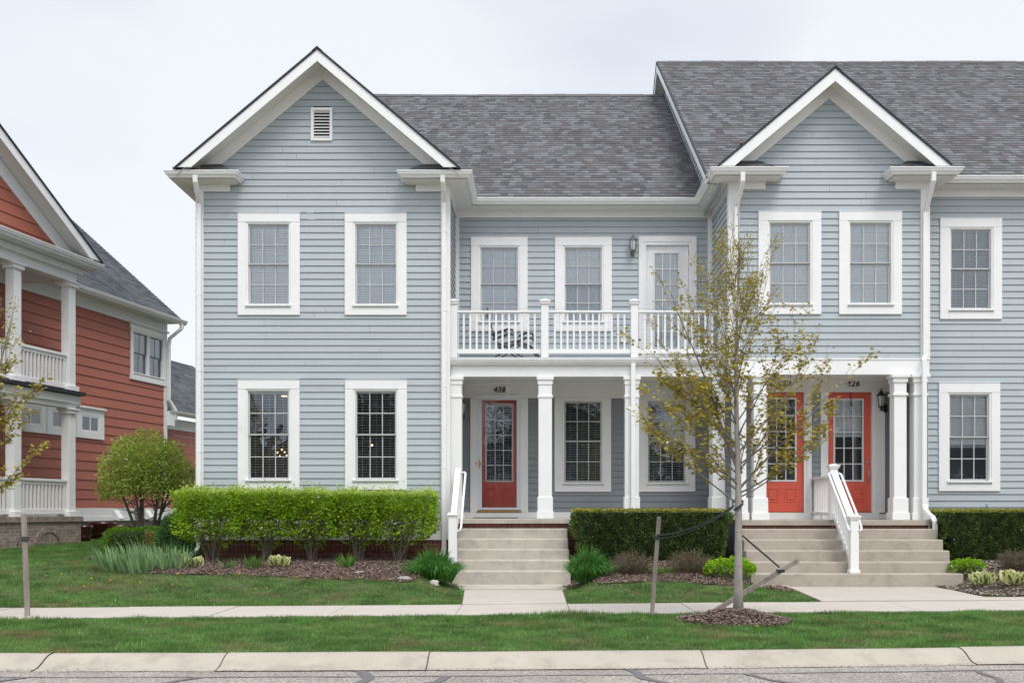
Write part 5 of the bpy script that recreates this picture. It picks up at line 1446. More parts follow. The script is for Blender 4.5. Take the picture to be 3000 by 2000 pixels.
# ------------------------------------------------------------------ mulch beds
def inpoly(P_, x, y):
    c = False; n = len(P_); j = n - 1
    for i in range(n):
        xi, yi_, xj, yj = P_[i][0], P_[i][1], P_[j][0], P_[j][1]
        if (yi_ > y) != (yj > y) and x < (xj - xi) * (y - yi_) / (yj - yi_) + xi: c = not c
        j = i
    return c
def inpoly_np(P_, x, y):
    c = np.zeros(len(x), bool); n = len(P_); j = n - 1
    for i in range(n):
        xi, yi_, xj, yj = P_[i][0], P_[i][1], P_[j][0], P_[j][1]
        if yi_ != yj:
            c ^= ((yi_ > y) != (yj > y)) & (x < (xj - xi) * (y - yi_) / (yj - yi_) + xi)
        j = i
    return c
def bedpoly(front, back):
    return [tuple(G(*p).xy) for p in front] + back
bedL = bedpoly([(316, 1664), (340, 1673), (400, 1680), (540, 1684), (700, 1687), (830, 1691), (950, 1696), (1100, 1702), (1200, 1706), (1330, 1706)], [(-1.50, 19.6), (-1.50, 21.0), (-6.4, 21.0), (-6.6, 21.6), (-8.2, 22.0), (-8.6, 21.0)])
bedM = bedpoly([(1652, 1722), (1700, 1716), (1760, 1713), (1830, 1708), (1900, 1704), (1960, 1705), (2040, 1711), (2100, 1714), (2180, 1716), (2230, 1722), (2290, 1732), (2340, 1737)], [(4.38, 19.08), (3.83, 19.3), (3.83, 21.05), (0.66, 21.05), (0.70, 19.6)])
bedR = [(7.0, 18.9), (7.06, 17.55), (7.45, 16.98), (8.6, 17.05), (14, 17.4), (14, 21.3), (7.4, 21.3), (7.5, 19.1), (7.07, 19.08)]
bedRing_c = (2.49, 13.5)
def mound(x, y):
    d = math.hypot((x - bedRing_c[0]) / .70, (y - bedRing_c[1]) / 0.66)
    return 0.12 * (1 - sst(0.15, 1.05, d)) if d < 1.05 else 0.0
def bed(name, poly, label, z_extra=0.014, mat=MULCH, chips=CHIP, dens=900, zf=None, seed=1, top=None):
    P_ = poly; x0, x1 = min(p[0] for p in P_), max(p[0] for p in P_); y0, y1 = min(p[1] for p in P_), max(p[1] for p in P_)
    h = 0.09; m = MB(); idx = {}
    zf = zf or (lambda x, y: gz(x, y))
    def vid(i, j):
        if (i, j) not in idx:
            x, y = x0 + i * h, y0 + j * h; idx[(i, j)] = len(m.v)
            m.v.append((x, y, zf(x, y) + z_extra + 0.007 * math.sin(x * 9 + y * 3) * math.sin(y * 8)))
        return idx[(i, j)]
    for i in range(int((x1 - x0) / h) + 1):
        for j in range(int((y1 - y0) / h) + 1):
            if inpoly(P_, x0 + (i + .5) * h, y0 + (j + .5) * h):
                m.f.append((vid(i, j), vid(i + 1, j), vid(i + 1, j + 1), vid(i, j + 1))); m.uv.append(None); m.mi.append(0); m.sm.append(True)
    o = tag(build(name, m, mat), kind="stuff", label=label)
    r = np.random.default_rng(seed); n = int((x1 - x0) * (y1 - y0) * dens)
    px, py = r.uniform(x0, x1, n), r.uniform(y0, y1, n); k = inpoly_np(P_, px, py); px, py = px[k], py[k]; n = len(px)
    pz = np.array([zf(a, b) for a, b in zip(px, py)]) + z_extra + r.uniform(0.002, 0.022, n)
    D = np.stack([r.normal(0, 1, n), r.normal(0, 1, n), r.normal(0, 0.28, n)], 1)
    R = frames(D, r.uniform(-0.7, 0.7, n))
    R = R[:, :, [1, 0, 2]] * np.array([1, -1, 1])
    inst_mesh("wood_chips", CHIP_V, CHIP_F, np.stack([px, py, pz], 1), R, r.uniform(0.014, 0.050, n), chips, parent=o, base=(0, 0, 0))
    return o
bed("mulch_bed", bedL, "brown wood-chip mulch bed under the bright green hedge", dens=2400, seed=2)
bed("mulch_bed", bedM, "brown mulch bed between the two flights of steps", dens=2400, seed=3)
bed("mulch_bed", bedR, "dark mulch bed right of the wide steps", dens=2200, chips=CHIP_DK, seed=4)
ring = [(bedRing_c[0] + (.70 + .04 * math.sin(3 * t)) * math.cos(t), bedRing_c[1] + (0.66 + .04 * math.cos(4 * t)) * math.sin(t)) for t in np.linspace(0, 2 * math.pi, 40)[:-1]]
bed("mulch_mound", ring, "low round mound of wood chips around the maple trunk in the verge", zf=lambda x, y: gz(x, y) + mound(x, y), dens=5200, seed=5)

# ------------------------------------------------------------------ grass
def vnoise(x, y, f, s):
    return (np.sin(x * f + s) * np.cos(y * f * 1.3 + s * 2) + np.sin(x * f * 2.1 + y * f * 1.7 + s * 3) * 0.6 + np.sin(y * f * 3.3 - x * f * 1.1 + s) * 0.4) / 2
gzv = np.vectorize(gz); cyv = np.vectorize(curbY); wn_v = np.vectorize(walkNear); wf_v = np.vectorize(walkFar)
def grass(name, label, x0, x1, y0, y1, dens, keep, h0, wid, seed):
    r = np.random.default_rng(seed); n = int((x1 - x0) * (y1 - y0) * dens)
    px, py = r.uniform(x0, x1, n), r.uniform(y0, y1, n)
    vis = np.abs(px) < py * 0.60 + 0.8
    px, py = px[vis], py[vis]
    k = keep(px, py)
    for P_ in (bedL, bedM, bedR, ring): k &= ~inpoly_np(P_, px, py)
    px, py = px[k], py[k]
    bare = vnoise(px, py, 2.3, 1.0) + 0.7 * vnoise(px, py, 6.1, 2.2)
    k = r.uniform(0, 1, len(px)) < np.clip(1.45 - 0.75 * bare, 0.30, 1); px, py = px[k], py[k]
    n = len(px); pz = gzv(px, py) - 0.004
    tuft = 0.75 + 0.45 * vnoise(px, py, 3.1, 4.0) + 0.25 * vnoise(px, py, 9.0, 1.5)
    for tx, ty in ((-6.55, 14.0), (0.55, 14.1)):
        tuft += 0.9 * np.exp(-(((px - tx) / 0.75) ** 2 + ((py - ty) / 0.5) ** 2))
    D = np.stack([r.normal(0, .42, n), r.normal(0, .42, n), np.ones(n)], 1)
    D[:, 0] += 0.35 * vnoise(px, py, 4.0, 7.0)
    S = h0 * np.clip(tuft, 0.30, 2.4) * r.uniform(0.55, 1.25, n)
    W = wid * r.uniform(0.7, 1.3, n) / S
    inst = inst_mesh(name, BLADE_V, BLADE_F, np.stack([px, py, pz], 1), frames(D), S, GRASS, base=(0, 0, 0), S3=np.stack([W, np.ones(n), np.ones(n)], 1))
    return tag(inst, label, kind="stuff")
grass("verge_grass", "mown grass strip between curb and sidewalk", -9, 9, 10.3, 15.0, 4600, lambda x, y: (y > cyv(x) + 0.05 + .02 * np.sin(x * 7) * np.sin(x * 2.3)) & (y < wn_v(x) + .02 + .03 * np.sin(x * 5) * np.sin(x * 1.7)), 0.058, 0.0085, 11)
def keep_lawn(x, y):
    k = (y > wf_v(x) + 0.01)
    k &= ~((x > -1.0 - .14 * (y - 15.6) / 2.8 - .02) & (x < 0.52) & (y < 19.6)); k &= ~((x > -1.5) & (x < .75) & (y > 19.4)); k &= ~((x > XL) & (y > 20.9)); k &= ~((x > 4.3) & (x < 7.2)) 
    k &= ~((x > 6.9) & (y < wf_v(x) + .62)); k &= ~((x > 3.8) & (y > 19.0)); k &= ~((x > 4.0) & (x < 4.42) & (y > 17.5) & False)
    # red house footprint: local y > -1.8 beside it
    ly = -(x + 12.78) * 0.9824 + (y - 28) * 0.1867
    ls = (x + 12.78) * 0.1867 + (y - 28) * 0.9824
    k &= ~((ly > -1.82) & (ls < -0.6)); k &= ~((ly > 0.0))
    return k
grass("lawn_grass", "mown front lawn grass", -17, 9, 15.2, 36, 2400, keep_lawn, 0.060, 0.011, 12)

# ================================================================== PLANTS
def gp(x, y): return gz(x, y)
def blades(parent_or_tag, name, centre, n, spread, h, w, mat, lean=0.35, seed=1, curve=0.25, elong=(1, 1), droop=0.0, base_r=0.6, parent=None, base=None, dirbias=(0, 0), dome=0.0, arc=0.0):
    """a clump of curved strap leaves growing from one crown"""
    r = np.random.default_rng(seed); cx, cy, cz = centre
    m = MB()
    for i in range(n):
        a = r.uniform(0, 2 * math.pi); rr = math.sqrt(r.uniform(0, 1)) * spread * base_r
        bx, by = cx + rr * math.cos(a) * elong[0], cy + rr * math.sin(a) * elong[1]
        out = lean * (0.25 + rr / (spread * base_r + 1e-6)) * r.uniform(0.5, 1.3)
        dx, dy = math.cos(a) * out + dirbias[0] + r.normal(0, .08), math.sin(a) * out + dirbias[1] + r.normal(0, .08)
        hh = h * r.uniform(0.65, 1.12) * (1 - dome * (rr / (spread * base_r + 1e-6)) ** 2); th = r.uniform(0, 2 * math.pi); sx, sy = math.cos(th) * w / 2, math.sin(th) * w / 2
        gz_l = cz if elong == (1, 1) else gz(bx, by)
        pts = []
        for k in range(5):
            t = k / 4
            q = t + curve * t * t
            zz = hh * (t - droop * t * t * out * 1.6) if not arc else hh * (1.35 * t - arc * t * t * (.4 + rr / (spread * base_r + 1e-6)))
            pts.append((bx + dx * hh * q, by + dy * hh * q, gz_l + zz - 0.01, (1 - t ** 2.2) * (0.75 + 0.5 * math.sin(math.pi * min(1, t + .15)))))
        for (x0, y0, z0, w0), (x1, y1, z1, w1) in zip(pts[:-1], pts[1:]):
            pass
        b = len(m.v)
        for k, (x0, y0, z0, w0) in enumerate(pts):
            if k == 4: m.v.append((x0, y0, z0))
            else: m.v += [(x0 - sx * w0, y0 - sy * w0, z0), (x0 + sx * w0, y0 + sy * w0, z0)]
        for k in range(3):
            m.f.append((b + 2 * k, b + 2 * k + 1, b + 2 * k + 3, b + 2 * k + 2)); m.uv.append(None); m.mi.append(0); m.sm.append(True)
        m.f.append((b + 6, b + 7, b + 8)); m.uv.append(None); m.mi.append(0); m.sm.append(True)
    return build(name, m, mat, parent, base=base if base is not None else (None if parent is not None else (cx, cy, cz)))

# --- burning-bush hedge: five plants grown together
hb = [(626, 650), (783, 650), (912, 645), (1050, 650), (1168, 660)]
centres = []
for k, (px, _) in enumerate(hb):
    y = 20.15; centres.append((X(px, y), y))
edges = [X(512, 19.9)] + [(centres[i][0] + centres[i + 1][0]) / 2 for i in range(4)] + [X(1277, 19.9)]
hedge_labels = ["leftmost bright green shrub of the clipped hedge, wrapping the white corner downspout",
                "second shrub of the bright green hedge, above the tall grassy bulb tuft",
                "middle shrub of the bright green hedge below the gap between the two front windows",
                "fourth shrub of the bright green hedge, just right of the red-tipped bulb tuft",
                "rightmost bright green hedge shrub, thin and yellowish at its top corner"]
for k in range(5):
    cx, cy = centres[k]; zb = gz(cx, cy); x0, x1 = edges[k], edges[k + 1]
    t = thing("hedge_shrub", hedge_labels[k], "hedge shrub", (cx, cy, zb), group="bright green hedge along the front wing")
    r = np.random.default_rng(40 + k); m = MB(); tips = []
    ntop = 1.83 - 0.012 * k
    for j in range(26):
        a = r.uniform(0, 2 * math.pi); rr = r.uniform(0.02, 0.10)
        ex = r.uniform(x0 + .05, x1 - .05); ey = cy + r.uniform(-0.42, 0.42); ez = r.uniform(1.35, 1.75)
        p0 = Vector((cx + rr * math.cos(a), cy + rr * math.sin(a) * .7, zb - .03)); p3 = Vector((ex, ey, ez))
        p1 = p0.lerp(p3, .3) + Vector((r.normal(0, .03), r.normal(0, .03), .12)); p2 = p0.lerp(p3, .65) + Vector((r.normal(0, .05), r.normal(0, .05), .06))
        R0 = r.uniform(0.007, 0.016)
        m.tube([p0, p1, p2, p3], [R0, R0 * .8, R0 * .55, R0 * .3], 5, cap=False); tips += [p1, p2, p3]
        for q in range(4):
            s = p1.lerp(p3, r.uniform(.1, .9)); e = s + Vector((r.normal(0, .16), r.normal(0, .12), r.uniform(.05, .25)))
            m.tube([s, s.lerp(e, .5) + Vector((0, 0, .02)), e], [R0 * .4, R0 * .3, R0 * .2], 4, cap=False)
    build("stems", m, STEMS, t)
    def leafcloud(n, fz, rr_):
        out = []
        while len(out) < n:
            x = rr_.uniform(x0 - .05 if k else x0, x1 + .05 if k < 4 else x1); y = cy + rr_.uniform(-.56, .50); z = zb + 0.12 + rr_.uniform(0, 1) * (ntop - zb - 0.12)
            h = (z - zb) / (ntop - zb)
            mid = 0.5 * (x1 - x0); dx = abs(x - cx) / mid; dy = abs(y - cy) / 0.52
            spread = 0.24 + 1.0 * sst(0.08, 0.56, h)
            if dx > spread * 1.15 or dy > spread: continue
            n3 = math.sin(x * 11 + k) * math.sin(z * 13 + 2 * k) * math.sin(y * 9)
            dens = fz(h) * (1.0 + 0.8 * n3)
            if h > 0.62: shell = 1.0
            else: shell = 0.35 + 0.65 * max(dx / spread, dy / spread) ** 2
            edge = (k == 0 and x < x0 + .35) or (k == 4 and x > x1 - .3)
            if edge and h > .25: dens = max(dens, 0.75)
            if rr_.uniform() < dens * shell: out.append((x, y, z))
        return np.array(out)
    P_ = leafcloud(8200 if k else 9800, lambda h: 0.05 if h < .16 else (0.24 if h < .36 else (0.56 if h < .62 else (0.78 if h < .72 else 1.0))), r)
    # hangs and spreads sideways
    D = rand_dirs(len(P_), -.35, .75)
    inst_mesh("foliage", OVAL_V, OVAL_F, P_, frames(D), r.uniform(.035, .060, len(P_)), EUON, parent=t)
    n = 1500
    x = r.uniform(x0 - (.03 if k else 0), x1 + (.03 if k < 4 else 0), n); y = cy + r.uniform(-.56, .48, n)
    z = ntop + 0.015 + 0.024 * np.sin(x * 9) + 0.018 * np.sin(x * 23 + 1) + r.exponential(0.032, n) * (r.uniform(0, 1, n) > .35) - r.uniform(0, .06, n)
    D = rand_dirs(n, .2, 1)
    inst_mesh("top_growth", OVAL_V, OVAL_F, np.stack([x, y, z], 1), frames(D), r.uniform(.030, .055, n), EUON_TOP, parent=t)

# --- clipped yew hedges
def yew(label, x0, x1, y0, y1, z0, z1, seed, taper=0.10, dens=5200, group=None):
    cx, cy = (x0 + x1) / 2, (y0 + y1) / 2
    t = thing("yew_hedge", label, "hedge", (cx, cy, z0), group=group)
    r = np.random.default_rng(seed)
    def surf(u, v, face):
        # u,v in 0..1; face 0 front,1 right,2 back,3 left,4 top
        h = v
        ins = lambda h: taper * (1 - h) ** 1.3 * (x1 - x0 if False else 1.0)
        tz = z0 + h * (z1 - z0)
        rr = 0.05
        a = ins(h) + .07 * np.clip((h - .90) / .10, 0, 1) ** 2
        ce = .07 * np.clip((np.abs(u - .5) * 2 - .93) / .07, 0, 1) ** 2 if face == 0 else 0
        X0, X1, Y0, Y1 = x0 + a * 1.5, x1 - a * 1.5, y0 + a * .5, y1 - a * .5
        if face == 0: return np.stack([X0 + u * (X1 - X0), Y0 + 0 * u + ce, tz], 1), np.array([0, -1, .1])
        if face == 1: return np.stack([X1 + 0 * u, Y0 + u * (Y1 - Y0), tz], 1), np.array([1, 0, .1])
        if face == 2: return np.stack([X0 + u * (X1 - X0), Y1 + 0 * u, tz], 1), np.array([0, 1, .1])
        if face == 3: return np.stack([X0 + 0 * u, Y0 + u * (Y1 - Y0), tz], 1), np.array([-1, 0, .1])
    allP, allD = [], []
    for f_, w_ in ((0, x1 - x0), (1, y1 - y0), (3, y1 - y0), (2, (x1 - x0) * .25)):
        n = int(dens * w_ * (z1 - z0)); u, v = r.uniform(0, 1, n), r.uniform(0, 1, n)
        P_, N_ = surf(u, v, f_)
        bmp = 0.035 * np.sin(P_[:, 0] * 5.3 + seed) * np.cos(P_[:, 2] * 6.1) + 0.042 * np.sin(P_[:, 0] * 17 + seed) * np.sin(P_[:, 2] * 15) + 0.02 * np.sin(P_[:, 0] * 31) * np.cos(P_[:, 2] * 27 + P_[:, 1] * 20)
        hole_ = (np.sin(P_[:, 0] * 23 + 2) * np.sin(P_[:, 2] * 21 + 1) > .62) & (r.uniform(0, 1, n) < .75)
        P_ = P_ + N_[None] * (bmp + r.uniform(-.05, .02, n))[:, None]
        P_, n = P_[~hole_], int((~hole_).sum())
        D = N_[None] * .9 + r.normal(0, .55, (n, 3)) + np.array([0, 0, .35])
        allP.append(P_); allD.append(D)
    P_, D = np.concatenate(allP), np.concatenate(allD)
    inst_mesh("foliage", DIA_V, DIA_F, P_, frames(D), r.uniform(.018, .042, len(P_)), YEW, parent=t)
    n = int(dens * 1.1 * (x1 - x0) * (y1 - y0)); x, y = r.uniform(x0 + .02, x1 - .02, n), r.uniform(y0, y1, n)
    z = z1 + .018 * np.sin(x * 9 + seed) * np.sin(y * 12) + r.uniform(-.025, .015, n)
    inst_mesh("top_growth", DIA_V, DIA_F, np.stack([x, y, z], 1), frames(rand_dirs(n, .1, 1)), r.uniform(.018, .038, n), YEW_TOP, parent=t)
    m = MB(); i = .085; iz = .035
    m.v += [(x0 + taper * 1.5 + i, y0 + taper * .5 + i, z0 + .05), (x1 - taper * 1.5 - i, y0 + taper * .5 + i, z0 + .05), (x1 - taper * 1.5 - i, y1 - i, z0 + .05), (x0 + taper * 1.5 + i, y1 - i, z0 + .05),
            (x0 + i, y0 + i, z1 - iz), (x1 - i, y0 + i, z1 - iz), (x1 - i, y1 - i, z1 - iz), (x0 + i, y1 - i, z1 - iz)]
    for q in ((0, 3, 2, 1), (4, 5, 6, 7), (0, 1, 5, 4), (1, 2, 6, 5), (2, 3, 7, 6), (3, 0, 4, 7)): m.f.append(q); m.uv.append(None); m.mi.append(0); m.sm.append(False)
    build("shade_core", m, YEWCORE, t)  # near-black filler, its colour stands in for the shade inside the hedge
    m = MB()
    for j in range(max(2, int((x1 - x0) / .9))):
        xx = x0 + (j + .5) * (x1 - x0) / max(2, int((x1 - x0) / .9))
        for q in range(4): m.tube([(xx + r.normal(0, .03), cy - .1, z0 - .25), (xx + r.normal(0, .15), cy - .1, z0 + .12)], [.02, .012], 5, cap=False)
    build("stems", m, BARK_D, t)
    return t
yew("long clipped dark green yew hedge under the porch of 438, left of the maple trunk", 0.72, 3.60, 19.80, 20.85, 0.60, 1.49, 60, taper=.12)
yew("clipped dark yew hedge right of the wide steps, under the blue-grey wall", 7.52, 9.42, 19.95, 21.0, 0.60, 1.485, 61, taper=.10, group="clipped yews right of the steps")
yew("clipped dark yew at the far right edge, beyond a dark gap from its neighbour", 9.50, 11.6, 19.95, 21.0, 0.60, 1.475, 62, taper=.10, group="clipped yews right of the steps")
# stray green shoot standing out of the right yew
m = MB(); xs_, ys_ = X(2891, 20.4), 20.4; m.tube([(xs_, ys_, 1.46), (xs_ + .005, ys_, 1.60)], .006, 5)
o = tag(build("yew_shoot", m, STEMS, None, base=(xs_, ys_, 1.46)), "single upright shoot sticking out of the right yew hedge top", "shoot")
inst_mesh("leaves", DIA_V, DIA_F, np.array([(xs_, ys_, 1.50 + .012 * q) for q in range(9)]), frames(rand_dirs(9, 0, .9)), np.full(9, .035), CEDAR, parent=o, base=(xs_, ys_, 1.46))

# --- iris bed, boxwood, cedar, small round tree at the left corner
irs = [(345, 1668, 150, 0), (400, 1674, 190, 0), (455, 1664, 170, 0), (505, 1664, 130, 0), (470, 1640, 120, 0), (395, 1652, 120, 0), (545, 1640, 70, 1), (430, 1628, 90, 0)]
iris_root = None
bx_, by_ = 0, 0
c0 = G(430, 1660)
t = thing("iris_patch", "wide patch of blue-green iris leaves at the left end of the mulch bed", "iris plants", tuple(c0))
for i, (px, py, n, d) in enumerate(irs):
    g_ = G(px, py)
    blades(None, "iris_fan", (g_.x, g_.y, g_.z), int(n * .40), .34, .40, .050, DAYLILY if d else IRIS, lean=.28, seed=70 + i, curve=.15, base_r=.9, parent=t, dirbias=(-.16 if px < 480 else -.03, -.05))
def cloudshrub(name, label, cat, c, size, n, leaf, mat, seed, core=None, top=None, tv=OVAL_V, tf=OVAL_F, boxy=4.0, group=None, lumps=.08, corescale=.82):
    cx, cy, cz = c; sx, sy, sz = size
    t = thing(name, label, cat, (cx, cy, cz), group=group); r = np.random.default_rng(seed)
    d = rand_dirs(n, -.25, 1.0)
    k = (np.abs(d[:, 0]) ** boxy + np.abs(d[:, 1]) ** boxy + np.abs(d[:, 2]) ** boxy) ** (-1 / boxy)
    rad = k * (1 + lumps * np.sin(d[:, 0] * 7 + seed) * np.sin(d[:, 2] * 8) + lumps * .6 * np.sin(d[:, 1] * 13 + d[:, 0] * 11)) * (1 - np.abs(r.normal(0, .10, n)))
    P_ = np.stack([cx + d[:, 0] * rad * sx, cy + d[:, 1] * rad * sy, cz + np.maximum(.02, .25 * sz + d[:, 2] * rad * sz * .75)], 1)
    D = d + r.normal(0, .5, (n, 3)) + np.array([0, 0, .2])
    inst_mesh("foliage", tv, tf, P_, frames(D), r.uniform(leaf * .7, leaf * 1.3, n), mat, parent=t)
    if core:
        m = MB(); N1, N2 = 14, 9
        for i in range(N2 + 1):
            ph = -0.25 + (math.pi / 2 + .25) * i / N2
            for j in range(N1):
                th = 2 * math.pi * j / N1; dd = np.array([math.cos(ph) * math.cos(th), math.cos(ph) * math.sin(th), math.sin(ph)])
                kk = (np.abs(dd) ** boxy).sum() ** (-1 / boxy) * corescale
                m.v.append((cx + dd[0] * kk * sx, cy + dd[1] * kk * sy, cz + max(0, .25 * sz + dd[2] * kk * sz * .75)))
        for i in range(N2):
            for j in range(N1):
                m.f.append((i * N1 + j, i * N1 + (j + 1) % N1, (i + 1) * N1 + (j + 1) % N1, (i + 1) * N1 + j)); m.uv.append(None); m.mi.append(0); m.sm.append(True)
        build("shade_core", m, core, t)  # dark inner hull: shade between the leaves put into its colour
    return t
g1 = (X(405, 22.6), 22.6); zb = gz(*g1)
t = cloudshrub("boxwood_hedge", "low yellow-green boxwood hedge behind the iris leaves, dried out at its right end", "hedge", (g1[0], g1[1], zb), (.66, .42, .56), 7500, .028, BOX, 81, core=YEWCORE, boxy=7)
r = np.random.default_rng(5); n = 900
inst_mesh("dry_foliage", OVAL_V, OVAL_F, np.stack([g1[0] + r.uniform(.28, .62, n), g1[1] - .41 + r.uniform(-.03, .04, n), zb + r.uniform(.16, .50, n)], 1), frames(rand_dirs(n)), r.uniform(.02, .035, n), BOXDRY, parent=t)
g1 = (X(520, 21.9), 21.9)
t = cloudshrub("cedar_shrub", "soft green conical evergreen tucked behind the leftmost hedge shrub", "shrub", (g1[0], g1[1], gz(*g1)), (.42, .40, .92), 7500, .035, CEDAR, 82, core=YEWCORE, boxy=2.0, tv=DIA_V, tf=DIA_F)

def small_tree():
    y = 24.6; cx = X(430, y); zb = gz(cx, y)
    t = thing("round_tree", "small multi-stemmed tree with a clipped dome crown before the red house", "tree", (cx, y, zb))
    r = np.random.default_rng(90); m = MB(); tips = []
    zc = 2.10; R_ = 1.06; Hh = 1.12
    for i in range(8):
        a = 2 * math.pi * i / 8 + r.normal(0, .2); rr = r.uniform(.35, .85)
        p0 = Vector((cx + .13 * math.cos(a) + .06 * (i % 3 - 1), y + .10 * math.sin(a), zb - .05)); p3 = Vector((cx + R_ * rr * math.cos(a), y + R_ * rr * math.sin(a), zc + .35))
        p1 = p0 + Vector((math.cos(a) * .14, math.sin(a) * .14, .55)); p2 = p1.lerp(p3, .5) + Vector((r.normal(0, .07), r.normal(0, .05), .10))
        m.tube([p0, p1, p2, p3], [.042, .034, .022, .010], 7, cap=False); 
        for q in range(9):
            s = p1.lerp(p3, r.uniform(.2, 1)); e = s + Vector((r.normal(0, .38), r.normal(0, .3), r.uniform(.1, .55)))
            m.tube([s, s.lerp(e, .5) + Vector((r.normal(0, .04), 0, .05)), e], [.012, .009, .004], 5, cap=False)
    for i, a in enumerate((2.7, 3.3, .3)):
        s = Vector((cx, y, zb + .62)); e = s + Vector((math.cos(a) * .75, math.sin(a) * .3, .30)); m.tube([s, s.lerp(e, .5) + Vector((0, 0, .05)), e], [.012, .008, .004], 5, cap=False)
    build("trunk", m, BARK_D, t)
    n = 15000; d = rand_dirs(n, -.42, 1.0); fr = r.uniform(0, 1, n) ** .42
    lump = 1 + .07 * np.sin(d[:, 0] * 9 + 1) * np.sin(d[:, 2] * 9) + .05 * np.sin(d[:, 1] * 14)
    P_ = np.stack([cx + d[:, 0] * fr * R_ * lump, y + d[:, 1] * fr * R_ * lump, zc + .05 + d[:, 2] * fr * Hh * lump], 1)
    n3 = np.sin(P_[:, 0] * 7.3 + 1) * np.sin(P_[:, 2] * 8.1 + 2) * np.sin(P_[:, 1] * 6.7) 
    keep = (r.uniform(0, 1, n) < .85 + .9 * n3) & ~((P_[:, 2] < zc - .30) & (r.uniform(0, 1, n) < .45))
    P_ = P_[keep]; d = d[keep]
    D = d * .6 + r.normal(0, .6, (len(P_), 3)) + np.array([0, 0, -.1])
    S3 = np.stack([np.full(len(P_), .75), np.ones(len(P_)), np.ones(len(P_))], 1)
    inst_mesh("crown", OVAL_V, OVAL_F, P_, frames(D), r.uniform(.05, .088, len(P_)), DOMELEAF, parent=t, S3=S3)
small_tree()

# --- small plants of the beds
def hosta(label, px, py, s, seed, group, white=True):
    g_ = G(px, py); t = thing("hosta", label, "hosta", tuple(g_), group=group); r = np.random.default_rng(seed)
    for nm, mat, n, k in (("cream_leaves", HOSTA_W, 44, 1.0), ("green_centres", HOSTA_G, 44, .60)):
        r = np.random.default_rng(seed); a = r.uniform(0, 2 * math.pi, n); q = np.sqrt(r.uniform(0.02, 1, n))
        P_ = np.stack([g_.x + q * .13 * s * np.cos(a), g_.y + q * .10 * s * np.sin(a) , g_.z + r.uniform(.0, .06, n) * s], 1)
        D = np.stack([np.cos(a) * q * .75 + r.normal(0, .12, n), np.sin(a) * q * .75 + r.normal(0, .12, n), np.full(n, 1.0)], 1)
        Rm = frames(D, np.random.default_rng(seed + 1).uniform(-math.pi, math.pi, n)); off = Rm[:, :, 2] * (.004 if k < 1 else 0) + Rm[:, :, 1] * (.012 * s if k < 1 else 0)
        L_ = np.random.default_rng(seed + 2).uniform(.13, .20, n) * s * (1 if k == 1 else .80)
        if k < 1:
            for sg in (-1, 1):
                inst_mesh(nm, OVAL_V, OVAL_F, P_ + Rm[:, :, 1] * .012 + Rm[:, :, 2] * .005 * sg, Rm, L_, mat, parent=t, S3=np.stack([np.full(n, k * 1.05), np.ones(n), np.ones(n)], 1))
        else: inst_mesh(nm, OVAL_V, OVAL_F, P_, Rm, L_, mat, parent=t, S3=np.stack([np.full(n, 1.35), np.ones(n), np.ones(n)], 1))
hg = "variegated hostas in the mulch"
hosta("cream-edged hosta against the iris leaves, left of the white drain outlet", 517, 1652, 1.05, 101, hg)
hosta("low cream-edged hosta just right of the white drain outlet", 565, 1660, .92, 102, hg)
hosta("upright cream hosta between the bulb tufts, under the second hedge shrub", 815, 1662, 1.05, 103, hg)
hosta("small green-and-white hosta right of the wide steps", 2882, 1715, 1.15, 104, hg)
hosta("larger green-and-white hosta at the right edge of the picture", 2976, 1714, 1.15, 105, hg)
def tuft(name, label, cat, px, py, n, spread, h, w, mat, seed, lean=.25, droop=0, group=None, curve=.25, base_r=.6):
    g_ = G(px, py); o = blades(None, name, tuple(g_), n, spread, h, w, mat, lean=lean, seed=seed, curve=curve, droop=droop, base_r=base_r)
    return tag(o, label, cat, group)
bg = "spring bulb tufts in the left bed"
tuft("bulb_tuft", "small leaning bulb tuft nearest the hostas, fewest leaves", "bulb plant", 674, 1664, 26, .16, .22, .020, DAFF, 111, group=bg, lean=.45)
tuft("bulb_tuft", "tall upright bright bulb tuft left of the cream hosta", "bulb plant", 741, 1664, 60, .20, .27, .018, DAFF, 112, group=bg, lean=.25)
tuft("bulb_tuft", "fan-shaped bulb tuft under the fourth hedge shrub", "bulb plant", 1017, 1662, 55, .14, .27, .022, DAFF, 113, group=bg, lean=.45)
def daylily(label, px, py, rx, h, n, seed):
    g_ = G(px, py); o = blades(None, "daylily_clump", (g_.x, g_.y + .12, g_.z), int(n * 1.4), rx, h, .018, DAYLILY, lean=.36, seed=seed, curve=.05, droop=.3, base_r=.60, dome=.05, arc=.80)
    tag(o, label, "daylily", "grassy daylily mounds beside the steps")
daylily("wide grassy daylily mound left of the narrow steps, spilling over the lawn", 1272, 1700, .52, .66, 1100, 121)
daylily("rounded grassy daylily mound right of the narrow steps, before the yew", 1727, 1702, .42, .68, 950, 122)
